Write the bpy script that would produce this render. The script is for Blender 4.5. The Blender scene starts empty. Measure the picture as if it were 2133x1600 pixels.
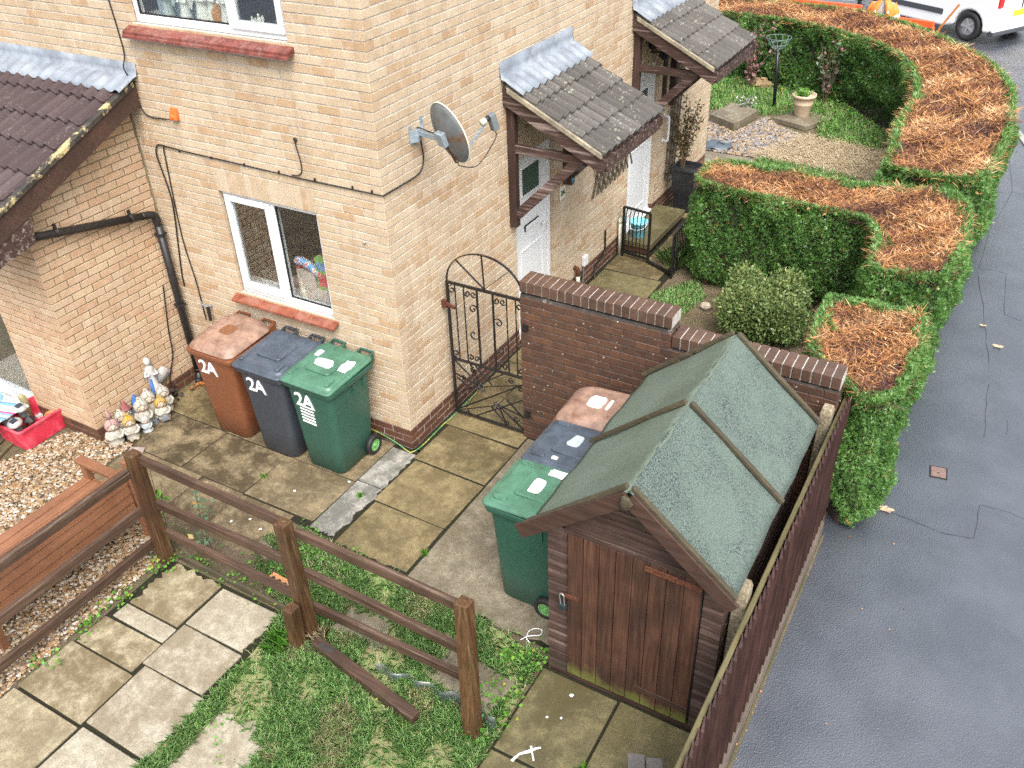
import bpy, bmesh, math, random
import numpy as np
from mathutils import Vector, Matrix
random.seed(11)
rng = np.random.default_rng(11)
sc = bpy.context.scene
col = sc.collection
PI = math.pi
def R(a): return math.radians(a)
# ------------------------------------------------------------------ camera
CAM = Vector((4.4016, -5.4001, 5.4900))
pit, yaw, roll = 0.604074, -0.541672, 0.037877
F = Vector((math.sin(yaw)*math.cos(pit), math.cos(yaw)*math.cos(pit), -math.sin(pit)))
r_ = Vector((math.cos(yaw), -math.sin(yaw), 0)); d_ = F.cross(r_)
RT = r_*math.cos(roll) + d_*math.sin(roll); DN = -r_*math.sin(roll) + d_*math.cos(roll)
cd = bpy.data.cameras.new('camera'); cam = bpy.data.objects.new('camera', cd); col.objects.link(cam)
cd.sensor_width = 36; cd.lens = 1878.99/2133*36; cd.clip_start = 0.1; cd.clip_end = 600
cam.matrix_world = Matrix(((RT.x, -DN.x, -F.x, CAM.x), (RT.y, -DN.y, -F.y, CAM.y), (RT.z, -DN.z, -F.z, CAM.z), (0, 0, 0, 1)))
sc.camera = cam
# ------------------------------------------------------------------ sky, sun, exposure
SUN_EL, SUN_ROT = R(55), R(138)
w = bpy.data.worlds.new('World'); sc.world = w; w.use_nodes = True
wn, wl = w.node_tree.nodes, w.node_tree.links
bg = wn['Background']
sky = wn.new('ShaderNodeTexSky'); sky.sky_type = 'NISHITA'; sky.sun_disc = False
sky.sun_elevation = SUN_EL; sky.sun_rotation = SUN_ROT; sky.dust_density = 6; sky.air_density = 1.3; sky.ozone_density = 1
hs = wn.new('ShaderNodeHueSaturation'); hs.inputs['Saturation'].default_value = 0.42
wl.new(sky.outputs[0], hs.inputs['Color']); wl.new(hs.outputs[0], bg.inputs['Color'])
bg.inputs['Strength'].default_value = 0.15
sd = bpy.data.lights.new('sun', 'SUN'); sun = bpy.data.objects.new('sun', sd); col.objects.link(sun)
sd.energy = 1.1; sd.angle = R(40); sd.color = (1.0, 0.965, 0.92)
# direction towards the sun (behind and right of the viewer, high, veiled by cloud)
SD = Vector((math.sin(SUN_ROT)*math.cos(SUN_EL), math.cos(SUN_ROT)*math.cos(SUN_EL), math.sin(SUN_EL)))
sun.rotation_euler = SD.to_track_quat('Z', 'Y').to_euler()
sc.view_settings.view_transform = 'Standard'; sc.view_settings.look = 'None'
sc.view_settings.gamma = 1; sc.view_settings.use_curve_mapping = False
sc.view_settings.exposure = 1.3
sc.cycles.use_denoising = False
sc.cycles.use_adaptive_sampling = False
sc.cycles.sample_clamp_indirect = 4
sc.cycles.max_bounces = 6; sc.cycles.transparent_max_bounces = 12
# ------------------------------------------------------------------ helpers: objects
def thing(name, label, cat, loc=(0, 0, 0), group=None, rotz=0):
    o = bpy.data.objects.new(name, None); col.objects.link(o)
    o.location = loc; o.rotation_euler = (0, 0, rotz); o.empty_display_size = 0.1
    o['label'] = label; o['category'] = cat
    if group: o['group'] = group
    return o
def tag(o, label, cat, group=None):
    o['label'] = label; o['category'] = cat
    if group: o['group'] = group
    return o
def link(name, data, mat, parent=None, loc=None, kind=None, local=False):
    o = bpy.data.objects.new(name, data); col.objects.link(o)
    if mat is not None and data is not None and len(data.materials) == 0: data.materials.append(mat)
    if parent is not None:
        o.parent = parent
        off = Vector((0, 0, 0)) if (local or parent.type != 'EMPTY') else -Vector(parent.location)
        o.location = off + Vector(loc or (0, 0, 0))
    elif loc: o.location = loc
    if kind: o['kind'] = kind
    return o
def copy_tree(o, parent=None):
    c = o.copy(); col.objects.link(c); c.parent = parent
    for ch in list(o.children): copy_tree(ch, c)
    return c
# ------------------------------------------------------------------ helpers: geometry
class MB:
    def __init__(s): s.v = []; s.f = []
    def add(s, vs, fs):
        n = len(s.v); s.v += [tuple(p) for p in vs]; s.f += [tuple(i+n for i in f) for f in fs]; return s
    def box(s, x0, x1, y0, y1, z0, z1):
        return s.add([(x0,y0,z0),(x1,y0,z0),(x1,y1,z0),(x0,y1,z0),(x0,y0,z1),(x1,y0,z1),(x1,y1,z1),(x0,y1,z1)],
                     [(0,3,2,1),(4,5,6,7),(0,1,5,4),(1,2,6,5),(2,3,7,6),(3,0,4,7)])
    def obox(s, c, a, b, d):
        c, a, b, d = Vector(c), Vector(a), Vector(b), Vector(d)
        if a.cross(b).dot(d) < 0: a = -a
        P = [c+i*a+j*b+k*d for k in (-1, 1) for (i, j) in ((-1,-1),(1,-1),(1,1),(-1,1))]
        return s.add(P, [(0,3,2,1),(4,5,6,7),(0,1,5,4),(1,2,6,5),(2,3,7,6),(3,0,4,7)])
    def beam(s, p, q, wd, ht, up=(0, 0, 1)):
        p, q = Vector(p), Vector(q); a = (q-p); L = a.length; a.normalize()
        sd_ = a.cross(Vector(up))
        if sd_.length < 1e-4: sd_ = a.cross(Vector((1, 0, 0)))
        sd_.normalize(); u = sd_.cross(a)
        return s.obox((p+q)/2, a*L/2, sd_*wd/2, u*ht/2)
    def tube(s, pts, r, n=6, caps=True, closed=False):
        pts = [Vector(p) for p in pts]; m = len(pts); rs = r if isinstance(r, (list, tuple)) else [r]*m
        t0 = (pts[1]-pts[0]).normalized(); up = Vector((0, 0, 1)) if abs(t0.z) < .9 else Vector((1, 0, 0))
        nrm = t0.cross(up).normalized(); vs = []; fs = []
        for i, p in enumerate(pts):
            if closed: t = (pts[(i+1) % m]-pts[i-1])
            else: t = pts[min(i+1, m-1)]-pts[max(i-1, 0)]
            t.normalize(); nrm = (nrm-t*nrm.dot(t)).normalized(); b = t.cross(nrm)
            for k in range(n):
                a = 2*PI*k/n; vs.append(p+(nrm*math.cos(a)+b*math.sin(a))*rs[i])
        for i in range(m if closed else m-1):
            j = (i+1) % m
            for k in range(n): fs.append((i*n+k, i*n+(k+1) % n, j*n+(k+1) % n, j*n+k))
        if caps and not closed: fs += [tuple(range(n))[::-1], tuple((m-1)*n+k for k in range(n))]
        return s.add(vs, fs)
    def lathe(s, prof, n=16, c=(0, 0, 0), cap=True):
        vs = []; fs = []; m = len(prof)
        for r, z in prof:
            for k in range(n):
                a = 2*PI*k/n; vs.append((c[0]+r*math.cos(a), c[1]+r*math.sin(a), c[2]+z))
        for i in range(m-1):
            for k in range(n): fs.append((i*n+k, i*n+(k+1) % n, (i+1)*n+(k+1) % n, (i+1)*n+k))
        if cap: fs += [tuple(range(n))[::-1], tuple((m-1)*n+k for k in range(n))]
        return s.add(vs, fs)
    def ell(s, c, r, n=10, m=7):
        c = Vector(c); r = r if isinstance(r, (tuple, list)) else (r, r, r)
        prof = [(math.sin(PI*i/m), -math.cos(PI*i/m)) for i in range(m+1)]
        vs = []; fs = []
        for a, z in prof:
            for k in range(n):
                t = 2*PI*k/n; vs.append((c.x+r[0]*max(a, .02)*math.cos(t), c.y+r[1]*max(a, .02)*math.sin(t), c.z+r[2]*z))
        for i in range(m):
            for k in range(n): fs.append((i*n+k, i*n+(k+1) % n, (i+1)*n+(k+1) % n, (i+1)*n+k))
        fs += [tuple(range(n))[::-1], tuple(m*n+k for k in range(n))]
        return s.add(vs, fs)
    def prism(s, poly, z0, z1):
        n = len(poly); vs = [(x, y, z0) for x, y in poly]+[(x, y, z1) for x, y in poly]
        return s.add(vs, [tuple(range(n))[::-1], tuple(range(n, 2*n))]+[(i, (i+1) % n, n+(i+1) % n, n+i) for i in range(n)])
    def extr(s, prof, f0, f1):
        """profile points (a,b) placed by f0(a,b) and f1(a,b)"""
        n = len(prof); vs = [f0(a, b) for a, b in prof]+[f1(a, b) for a, b in prof]
        return s.add(vs, [tuple(range(n))[::-1], tuple(range(n, 2*n))]+[(i, (i+1) % n, n+(i+1) % n, n+i) for i in range(n)])
    def loft(s, rings, cap0=True, cap1=True):
        n = len(rings[0]); vs = [p for r in rings for p in r]; fs = []
        for i in range(len(rings)-1):
            for k in range(n): fs.append((i*n+k, i*n+(k+1) % n, (i+1)*n+(k+1) % n, (i+1)*n+k))
        if cap0: fs.append(tuple(range(n))[::-1])
        if cap1: fs.append(tuple((len(rings)-1)*n+k for k in range(n)))
        return s.add(vs, fs)
    def mesh(s, name, smooth=False):
        me = bpy.data.meshes.new(name); me.from_pydata(s.v, [], s.f); me.validate()
        if smooth: me.shade_smooth()
        return me
    def build(s, name, mat, parent=None, smooth=False, bevel=0, kind=None, loc=None, local=False, fixn=True):
        me = s.mesh(name, smooth)
        if fixn:
            bm = bmesh.new(); bm.from_mesh(me); bmesh.ops.recalc_face_normals(bm, faces=bm.faces); bm.to_mesh(me); bm.free()
        o = link(name, me, mat, parent, loc, kind, local)
        if bevel:
            b = o.modifiers.new('bevel', 'BEVEL'); b.width = bevel; b.segments = 2; b.limit_method = 'ANGLE'
        if smooth == 'auto':
            pass
        return o
def rrect(cx, cy, wd, dp, r, z, n=4):
    pts = []
    for qx, qy, a0 in ((1, 1, 0), (-1, 1, 90), (-1, -1, 180), (1, -1, 270)):
        for k in range(n+1):
            a = R(a0+90*k/n); pts.append((cx+qx*(wd/2-r)+r*math.cos(a), cy+qy*(dp/2-r)+r*math.sin(a), z))
    return pts
def np_mesh(name, V, nper, tint, mat, parent=None, kind=None, tri=False):
    """V: (n*nper,3) float array, faces of nper verts each; tint: per-face float attribute"""
    V = np.asarray(V, dtype=np.float32); n = len(V)//nper
    me = bpy.data.meshes.new(name)
    me.vertices.add(len(V)); me.vertices.foreach_set('co', V.ravel())
    me.loops.add(n*nper); me.loops.foreach_set('vertex_index', np.arange(n*nper, dtype=np.int32))
    me.polygons.add(n); me.polygons.foreach_set('loop_start', (np.arange(n)*nper).astype(np.int32))
    me.update(calc_edges=True)
    if tint is not None:
        at = me.attributes.new('tint', 'FLOAT', 'FACE'); at.data.foreach_set('value', np.asarray(tint, dtype=np.float32))
    return link(name, me, mat, parent, None, kind)
def unit(a): return a/np.maximum(np.linalg.norm(a, axis=-1, keepdims=True), 1e-9)
def kites(P, D, N, L, W, bend=0.0):
    """leaf-shaped quads: base, side, tip, side"""
    D = unit(D); S = unit(np.cross(D, N)); N2 = np.cross(S, D); L = np.asarray(L)[:, None]; W = np.asarray(W)[:, None]
    mid = P+D*L*.45
    q = np.stack([P, mid+S*W/2+N2*L*bend, P+D*L, mid-S*W/2+N2*L*bend], axis=1)
    return q.reshape(-1, 3)
def catmull(pts, n=6):
    P = [Vector(p) for p in pts]; P = [P[0]*2-P[1]]+P+[P[-1]*2-P[-2]]; out = []
    for i in range(1, len(P)-2):
        for k in range(n):
            t = k/n; a, b, c, d = P[i-1:i+3]
            out.append(.5*((2*b)+(c-a)*t+(2*a-5*b+4*c-d)*t*t+(3*b-3*c+d-a)*t*t*t))
    out.append(P[-2]); return out
def project(p):
    q = Vector(p)-CAM; z = q.dot(F)
    if z <= .1: return None
    return (1066.5+1878.99*q.dot(RT)/z, 800+1878.99*q.dot(DN)/z, z)
# ------------------------------------------------------------------ helpers: materials
class NT:
    def __init__(s, name):
        s.m = bpy.data.materials.new(name); s.m.use_nodes = True
        s.n = s.m.node_tree.nodes; s.l = s.m.node_tree.links; s.b = s.n['Principled BSDF']; s.out = s.n['Material Output']
        s.geo = s.n.new('ShaderNodeNewGeometry'); s.tc = s.n.new('ShaderNodeTexCoord')
    def lk(s, a, b): s.l.new(a, b)
    def val(s, x, inp):
        if hasattr(x, 'is_linked') or hasattr(x, 'links'): s.l.new(x, inp)
        elif isinstance(x, (tuple, list)): inp.default_value = tuple(x)+((1,) if len(x) == 3 and len(inp.default_value) == 4 else ())
        else: inp.default_value = x
    def pos(s, obj=False, scale=(1, 1, 1), rot=(0, 0, 0)):
        src = s.tc.outputs['Object'] if obj else s.geo.outputs['Position']
        mp = s.n.new('ShaderNodeMapping'); s.l.new(src, mp.inputs['Vector']); mp.inputs['Scale'].default_value = scale; mp.inputs['Rotation'].default_value = rot
        return mp.outputs[0]
    def noise(s, vec, scale, detail=4, rough=.6, dist=0):
        n = s.n.new('ShaderNodeTexNoise'); s.l.new(vec, n.inputs['Vector']); n.inputs['Scale'].default_value = scale
        n.inputs['Detail'].default_value = detail; n.inputs['Roughness'].default_value = rough; n.inputs['Distortion'].default_value = dist
        return n.outputs['Fac']
    def voro(s, vec, scale, out='Distance', feature='F1'):
        n = s.n.new('ShaderNodeTexVoronoi'); n.feature = feature; s.l.new(vec, n.inputs['Vector']); n.inputs['Scale'].default_value = scale
        return n.outputs[out]
    def wave(s, vec, scale, dist=2, detail=3, axis='X'):
        n = s.n.new('ShaderNodeTexWave'); n.bands_direction = axis; s.l.new(vec, n.inputs['Vector']); n.inputs['Scale'].default_value = scale
        n.inputs['Distortion'].default_value = dist; n.inputs['Detail'].default_value = detail; return n.outputs['Fac']
    def ramp(s, fac, stops, interp='LINEAR'):
        n = s.n.new('ShaderNodeValToRGB'); s.val(fac, n.inputs[0]); e = n.color_ramp.elements; n.color_ramp.interpolation = interp
        while len(e) < len(stops): e.new(.5)
        for k, (p, c) in enumerate(stops):
            e[k].position = p; e[k].color = (tuple(c)+(1,)) if isinstance(c, (tuple, list)) else (c, c, c, 1)
        return n.outputs[0]
    def mix(s, fac, a, b, mode='MIX'):
        n = s.n.new('ShaderNodeMix'); n.data_type = 'RGBA'; n.blend_type = mode
        s.val(fac, n.inputs[0]); s.val(a, n.inputs[6]); s.val(b, n.inputs[7]); return n.outputs[2]
    def math(s, op, a, b=0.0, clamp=False):
        n = s.n.new('ShaderNodeMath'); n.operation = op; n.use_clamp = clamp; s.val(a, n.inputs[0]); s.val(b, n.inputs[1]); return n.outputs[0]
    def rnd(s):
        oi = s.n.new('ShaderNodeObjectInfo')
        return s.math('FRACT', s.math('ADD', oi.outputs['Random'], s.geo.outputs['Random Per Island']))
    def sep(s, vec, k):
        n = s.n.new('ShaderNodeSeparateXYZ'); s.l.new(vec, n.inputs[0]); return n.outputs[k]
    def attr(s, name):
        n = s.n.new('ShaderNodeAttribute'); n.attribute_name = name; return n.outputs['Fac']
    def bump(s, h, strength=.3, dist=.005):
        n = s.n.new('ShaderNodeBump'); n.inputs['Strength'].default_value = strength; n.inputs['Distance'].default_value = dist
        s.l.new(h, n.inputs['Height']); s.l.new(n.outputs[0], s.b.inputs['Normal'])
    def done(s, color, rough=.7, spec=.5, metal=0.0):
        s.val(color, s.b.inputs['Base Color']); s.val(rough, s.b.inputs['Roughness']); s.b.inputs['Specular IOR Level'].default_value = spec
        s.b.inputs['Metallic'].default_value = metal
        return s.m
def simple(name, c, rough=.5, var=.12, scale=25, bump=.1, bs=120, spec=.5, metal=0.0, dirt=None, obj=False):
    """one paint/plastic/metal: slight mottling, fine relief, optional dirt (colour, scale, lo, hi)"""
    t = NT(name); p = t.pos(obj)
    n = t.noise(p, scale, 5)
    dk = tuple(x*(1-var) for x in c); lt = tuple(min(1, x*(1+var)) for x in c)
    cc = t.mix(t.ramp(n, [(.34, 0.0), (.66, 1.0)]), dk, lt)
    if dirt:
        cc = t.mix(t.ramp(t.noise(p, dirt[1], 6, .7), [(dirt[2], 0.0), (dirt[3], 1.0)]), cc, dirt[0])
    if bump: t.bump(t.noise(p, bs, 3), bump, .003)
    return t.done(cc, t.ramp(t.noise(p, scale*1.7, 3), [(.3, max(0, rough-.1)), (.7, min(1, rough+.1))]), spec, metal)
def wood(name, c1, c2, axis='Z', rough=.6, algae=None, wear=None, gscale=1.0, pv=.25):
    """grained timber; grain runs along axis; algae=(colour, z0, z1) green growth near the ground; wear=(colour, lo, hi)"""
    t = NT(name); k = {'X': (2, 45, 45), 'Y': (45, 2, 45), 'Z': (45, 45, 2)}[axis]
    k = tuple(x*gscale for x in k); p = t.pos(scale=k); p0 = t.pos()
    g = t.noise(p, 1.0, 6, .65, .6); big = t.noise(p0, 2.3, 4)
    cc = t.mix(t.ramp(g, [(.32, 0.0), (.68, 1.0)]), c1, c2)
    cc = t.mix(t.ramp(big, [(.42, .0), (.64, .6)]), cc, tuple(x*.55 for x in c1))
    r = t.rnd(); cc = t.mix(t.ramp(r, [(0, 0.0), (1, pv)]), cc, tuple(x*.45 for x in c1))
    if wear: cc = t.mix(t.ramp(t.noise(t.pos(scale=tuple(x*.35 for x in k)), 1.4, 6, .75), [(wear[1], 0.0), (wear[2], 1.0)]), cc, wear[0])
    if algae:
        z = t.sep(t.geo.outputs['Position'], 2)
        f = t.ramp(t.math('SUBTRACT', 1.0, t.math('DIVIDE', t.math('ADD', z, t.math('MULTIPLY', t.noise(p0, 7, 5), algae[2]*.9)), algae[2]*1.5), True), [(.42, 0.0), (.85, .85)])
        cc = t.mix(f, cc, algae[0])
    t.bump(g, .5, .003)
    return t.done(cc, t.ramp(g, [(.3, rough-.15), (.7, rough+.15)]), .45)
def glass(name, tint=(.02, .025, .025), strength=1.0):
    t = NT(name); t.n.remove(t.b)
    g = t.n.new('ShaderNodeBsdfGlossy'); g.inputs['Roughness'].default_value = .015; g.inputs['Color'].default_value = (.92, .96, 1, 1)
    tr = t.n.new('ShaderNodeBsdfTransparent'); tr.inputs['Color'].default_value = (.93, .95, .945, 1)
    fr = t.n.new('ShaderNodeFresnel'); t.l.new(t.math('ADD', 2.0, t.math('MULTIPLY', t.geo.outputs['Backfacing'], 1/2.0-2.0)), fr.inputs['IOR'])
    m = t.n.new('ShaderNodeMixShader'); t.l.new(fr.outputs[0], m.inputs[0]); t.l.new(tr.outputs[0], m.inputs[1]); t.l.new(g.outputs[0], m.inputs[2])
    t.l.new(m.outputs[0], t.out.inputs['Surface']); return t.m
def leafmat(name, stops, rough=.5, trans=.3, spec=.4):
    t = NT(name); c = t.ramp(t.attr('tint'), stops)
    p = t.pos(); c = t.mix(t.ramp(t.noise(p, 3.0, 3), [(.3, 0.0), (.7, .35)]), c, tuple(x*.6 for x in stops[0][1]))
    t.done(c, rough, spec)
    tl = t.n.new('ShaderNodeBsdfTranslucent'); t.l.new(c, tl.inputs['Color'])
    m = t.n.new('ShaderNodeMixShader'); m.inputs[0].default_value = trans
    t.l.new(t.b.outputs[0], m.inputs[1]); t.l.new(tl.outputs[0], m.inputs[2]); t.l.new(m.outputs[0], t.out.inputs['Surface'])
    return t.m
def brickmat(name, ramp, drag=True, blot=.35, rough=.85, speck=None, dk=(.30, .17, .085), lt=(.60, .48, .35), st=(.28, .2, .13)):
    t = NT(name); p = t.pos()
    r = t.rnd(); c = t.ramp(r, ramp)
    n1 = t.noise(p, 55, 6, .7); n2 = t.noise(p, 9, 4)
    c = t.mix(t.ramp(n1, [(.40, 0.0), (.66, blot*1.5)]), c, dk)
    c = t.mix(t.ramp(n2, [(.48, 0.0), (.68, .4)]), c, lt)
    c = t.mix(t.ramp(t.noise(p, 1.1, 5, .6), [(.42, 0.0), (.7, .3)]), c, st)
    c = t.mix(t.ramp(t.noise(t.pos(scale=(7, 7, .55)), 1.0, 5, .65), [(.5, 0.0), (.68, .34)]), c, st)
    if speck: c = t.mix(t.ramp(t.voro(p, speck[1]), [(speck[2], 1.0), (speck[2]+.03, 0.0)]), c, speck[0])
    q = t.pos(scale=(28, 28, 110), rot=(.6, .6, 0)) if drag else t.pos(scale=(70, 70, 70))
    t.bump(t.mix(.5, t.noise(q, 1.6, 4, .7), n1), .8, .006)
    return t.done(c, rough, .35)
def slabmat(name, c1, c2, dark, amt=.8, wet=.35, dscale=2.2):
    t = NT(name); p0 = t.pos(); r = t.rnd()
    va = t.n.new('ShaderNodeVectorMath'); va.operation = 'ADD'; cx = t.n.new('ShaderNodeCombineXYZ'); t.l.new(t.math('MULTIPLY', r, 31.0), cx.inputs[0]); t.l.new(t.math('MULTIPLY', r, 17.0), cx.inputs[1])
    t.l.new(p0, va.inputs[0]); t.l.new(cx.outputs[0], va.inputs[1]); p = va.outputs[0]
    a = t.noise(p, 14, 8, .75); b = t.noise(p, dscale, 6, .7, .4)
    c = t.mix(t.ramp(a, [(.35, 0.0), (.65, 1.0)]), tuple(x*.8 for x in c1), tuple(x*1.08 for x in c2))
    c = t.mix(t.math('MULTIPLY', t.ramp(t.mix(.35, b, t.noise(p, 8, 6, .75)), [(.41, 0.0), (.545, amt)]), t.ramp(r, [(0, .55), (1, 1.0)])), c, dark)
    c = t.mix(t.ramp(t.noise(p, 90, 4, .8), [(.46, 0.0), (.62, .6)]), c, tuple(x*.4 for x in c1))
    c = t.mix(t.ramp(t.voro(p, 9), [(.02, .5), (.05, 0.0)]), c, (.4, .39, .34))
    t.bump(t.mix(.5, t.noise(p, 160, 4, .8), a), .6, .004)
    return t.done(c, t.ramp(b, [(.35, .75), (.7, wet)]), .5)
BUFF = [(0, (0.422, 0.329, 0.216)), (.15, (0.490, 0.408, 0.297)), (.3, (0.437, 0.344, 0.227)), (.45, (0.510, 0.433, 0.322)), (.6, (0.450, 0.358, 0.242)), (.72, (0.412, 0.283, 0.166)), (.8, (0.480, 0.393, 0.277)), (.9, (0.490, 0.408, 0.297)), (1, (0.377, 0.248, 0.141))]
M = {}
M['buff'] = brickmat('buff_brick', BUFF, blot=.22)
M['pink'] = brickmat('pink_buff_brick', [(0, (.48, .345, .225)), (.25, (.465, .31, .195)), (.45, (.525, .41, .28)), (.65, (.45, .295, .19)), (.8, (.50, .38, .265)), (1, (.42, .255, .15))], drag=False, blot=.16)
M['plinth'] = brickmat('brown_plinth_brick', [(0, (.10, .045, .028)), (.5, (.13, .058, .034)), (1, (.085, .04, .028))], drag=False, blot=.2, rough=.55, dk=(.035, .017, .012), lt=(.12, .06, .035), st=(.03, .018, .014))
M['brown'] = brickmat('brown_wall_brick', [(0, (.07, .036, .024)), (.3, (.095, .047, .029)), (.6, (.064, .036, .026)), (.8, (.125, .06, .034)), (1, (.078, .041, .028))], drag=False, blot=.15, rough=.6, speck=((.42, .40, .36), 12, .07), dk=(.035, .018, .012), lt=(.14, .075, .045), st=(.035, .021, .016))
M['coping'] = brickmat('brown_coping_brick', [(0, (.085, .048, .033)), (.5, (.115, .066, .045)), (1, (.075, .042, .031))], drag=False, blot=.3, rough=.45, dk=(.035, .02, .014), lt=(.15, .095, .07), st=(.04, .028, .02))
M['mortar'] = simple('pale_mortar', (.40, .375, .345), .9, .2, 30, .4, 200)
M['mortar_d'] = simple('olive_mortar', (.17, .14, .085), .9, .25, 20, .4, 200)
M['mortar_b'] = simple('dark_mortar', (.062, .052, .045), .9, .35, 12, .4, 200, dirt=((.34, .31, .28), 6, .60, .66))
M['upvc'] = simple('white_upvc', (.66, .67, .685), .3, .03, 8, .0, 60)
M['glass'] = glass('window_glass')
M['dglass'] = simple('obscured_door_glass', (.05, .075, .07), .15, .3, 60, .5, 140)
M['tile_red'] = simple('red_quarry_tile', (.205, .062, .034), .35, .3, 12, .15, 150, dirt=((.24, .11, .08), 6, .48, .68))
M['tile_upper'] = simple('dark_red_quarry_tile', (.17, .05, .038), .3, .35, 12, .15, 150, dirt=((.26, .14, .12), 5, .48, .66))
M['blackp'] = simple('black_plastic_pipe', (.016, .015, .016), .45, .3, 20, .1)
M['cable'] = simple('black_cable', (.012, .011, .011), .5, .2, 30, 0)
M['orange'] = simple('orange_vent_plastic', (.6, .12, .02), .5, .2, 30, .1)
M['lead'] = simple('lead_flashing', (.17, .195, .23), .5, .22, 5, .12, 40, dirt=((.27, .30, .335), 3, .45, .65))
M['iron'] = simple('black_painted_iron', (.012, .011, .011), .4, .4, 40, .3, 150, dirt=((.1, .04, .018), 14, .6, .72))
M['iron2'] = simple('black_gloss_railing', (.01, .01, .011), .3, .2, 40, .1)
M['galv'] = simple('galvanised_bracket', (.28, .34, .39), .45, .2, 30, .1, metal=.4, dirt=((.16, .07, .03), 20, .6, .7))
M['dish'] = simple('grey_dish_paint', (.115, .125, .13), .5, .15, 12, .3, 220, dirt=((.12, .065, .03), 6, .52, .66))
M['lnb'] = simple('grey_receiver_plastic', (.13, .15, .155), .5, .1, 12, .05)
M['cream'] = simple('cream_plastic', (.62, .6, .5), .4, .1, 12, .05)
M['white'] = simple('white_label', (.68, .69, .69), .55, .05, 20, .05)
M['whitep'] = simple('white_paint', (.78, .79, .80), .6, .06, 20, .1)
M['bin_brown'] = simple('brown_bin_plastic', (.165, .058, .026), .42, .12, 30, .12, 260)
M['bin_brown_lid'] = simple('faded_brown_bin_lid', (.245, .155, .115), .5, .3, 9, .1, 200, dirt=((.13, .06, .035), 5.5, .52, .7))
M['bin_black'] = simple('charcoal_bin_plastic', (.038, .045, .058), .42, .12, 30, .12, 260)
M['bin_black_lid'] = simple('charcoal_bin_lid', (.055, .070, .092), .35, .25, 8, .1, 200)
M['bin_green'] = simple('green_bin_plastic', (.025, .082, .058), .42, .12, 30, .12, 260)
M['bin_green_lid'] = simple('green_bin_lid', (.06, .15, .098), .35, .2, 8, .1, 200, dirt=((.045, .05, .03), 11, .62, .74))
M['rubber'] = simple('black_rubber', (.014, .014, .015), .6, .2, 40, .2)
M['rimg'] = simple('green_wheel_rim', (.15, .36, .12), .45, .1, 30, 0)
M['rimk'] = simple('black_wheel_rim', (.03, .03, .035), .45, .1, 30, 0)
M['sticker_g'] = simple('grey_sticker', (.36, .42, .45), .5, .15, 60, .05)
M['sticker_b'] = simple('brown_bare_patch', (.17, .075, .035), .5, .15, 40, .05)
M['padlock'] = simple('black_padlock', (.02, .03, .035), .35, .1, 30, 0)
M['steel'] = simple('bright_steel', (.55, .57, .6), .3, .1, 30, 0, metal=.9)
M['rust'] = simple('rusty_iron', (.085, .026, .010), .8, .6, 60, .5, 120)
M['concrete'] = slabmat('weathered_concrete', (.20, .17, .118), (.275, .24, .175), (.085, .07, .042), .85)
M['post_conc'] = simple('exposed_aggregate_concrete', (.22, .185, .125), .9, .45, 45, .8, 90)
M['slab_dark'] = slabmat('mossy_patio_slab', (.185, .142, .08), (.27, .215, .125), (.036, .027, .015), 1.0, .28, 3.0)
M['slab_olive'] = slabmat('olive_patio_slab', (.19, .148, .07), (.25, .198, .10), (.062, .048, .024), .9, .3, 2.2)
M['slab_pale'] = slabmat('pale_path_slab', (.315, .28, .21), (.405, .37, .295), (.15, .115, .065), .75, .6, 2.8)
M['slab_tan'] = slabmat('tan_path_slab', (.27, .225, .14), (.36, .31, .21), (.115, .085, .04), .95, .55, 3.0)
M['slab_white'] = slabmat('lichen_white_slab', (.30, .29, .255), (.40, .385, .345), (.05, .05, .043), 1.0, .5, 3.4)
M['slab_wet'] = slabmat('wet_green_slab', (.155, .135, .062), (.205, .175, .085), (.065, .057, .028), .85, .2, 1.8)
M['wood_fence'] = wood('brown_stained_timber', (.045, .024, .015), (.115, .068, .045), 'X', .6, wear=((.21, .165, .12), .58, .72))
M['wood_fence_y'] = wood('brown_stained_timber_y', (.045, .024, .015), (.115, .068, .045), 'Y', .6, wear=((.21, .165, .12), .58, .72))
M['wood_post'] = wood('brown_post_timber', (.042, .019, .009), (.135, .068, .028), 'Z', .55, wear=((.15, .125, .05), .54, .7))
M['wood_bench'] = wood('orange_brown_bench_timber', (.20, .085, .042), (.27, .125, .066), 'Y', .5, pv=.1)
M['wood_shed'] = wood('shed_door_timber', (.032, .0125, .008), (.122, .054, .030), 'Z', .65, algae=((.21, .27, .05), 0, .46), pv=.35)
M['wood_ship'] = wood('shiplap_timber', (.034, .018, .014), (.115, .068, .055), 'X', .65, algae=((.09, .085, .05), 0, .25), wear=((.23, .175, .15), .56, .72))
M['wood_barge'] = wood('bargeboard_timber', (.042, .021, .015), (.08, .043, .031), 'X', .6)
M['wood_porch'] = wood('porch_timber', (.035, .017, .013), (.07, .038, .030), 'Z', .6, wear=((.30, .25, .235), .6, .75))
M['wood_porch_x'] = wood('porch_rafter_timber', (.03, .015, .012), (.085, .047, .038), 'X', .6, wear=((.27, .21, .195), .52, .66))
M['wood_batten'] = wood('mossy_batten', (.045, .036, .020), (.095, .078, .042), 'X', .7, wear=((.035, .028, .02), .5, .7))
M['wood_batten_y'] = wood('mossy_capping', (.085, .072, .03), (.15, .128, .058), 'Y', .7, wear=((.1, .09, .05), .5, .7))
M['wood_feather'] = wood('dark_featheredge', (.028, .012, .0105), (.085, .040, .034), 'Z', .6, pv=.4, wear=((.17, .115, .10), .62, .76))
M['wood_gravel'] = wood('weathered_gravel_board', (.10, .078, .06), (.16, .13, .105), 'Y', .75)
M['wood_grey'] = wood('grey_end_grain', (.16, .15, .14), (.25, .24, .225), 'Z', .7)
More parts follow.
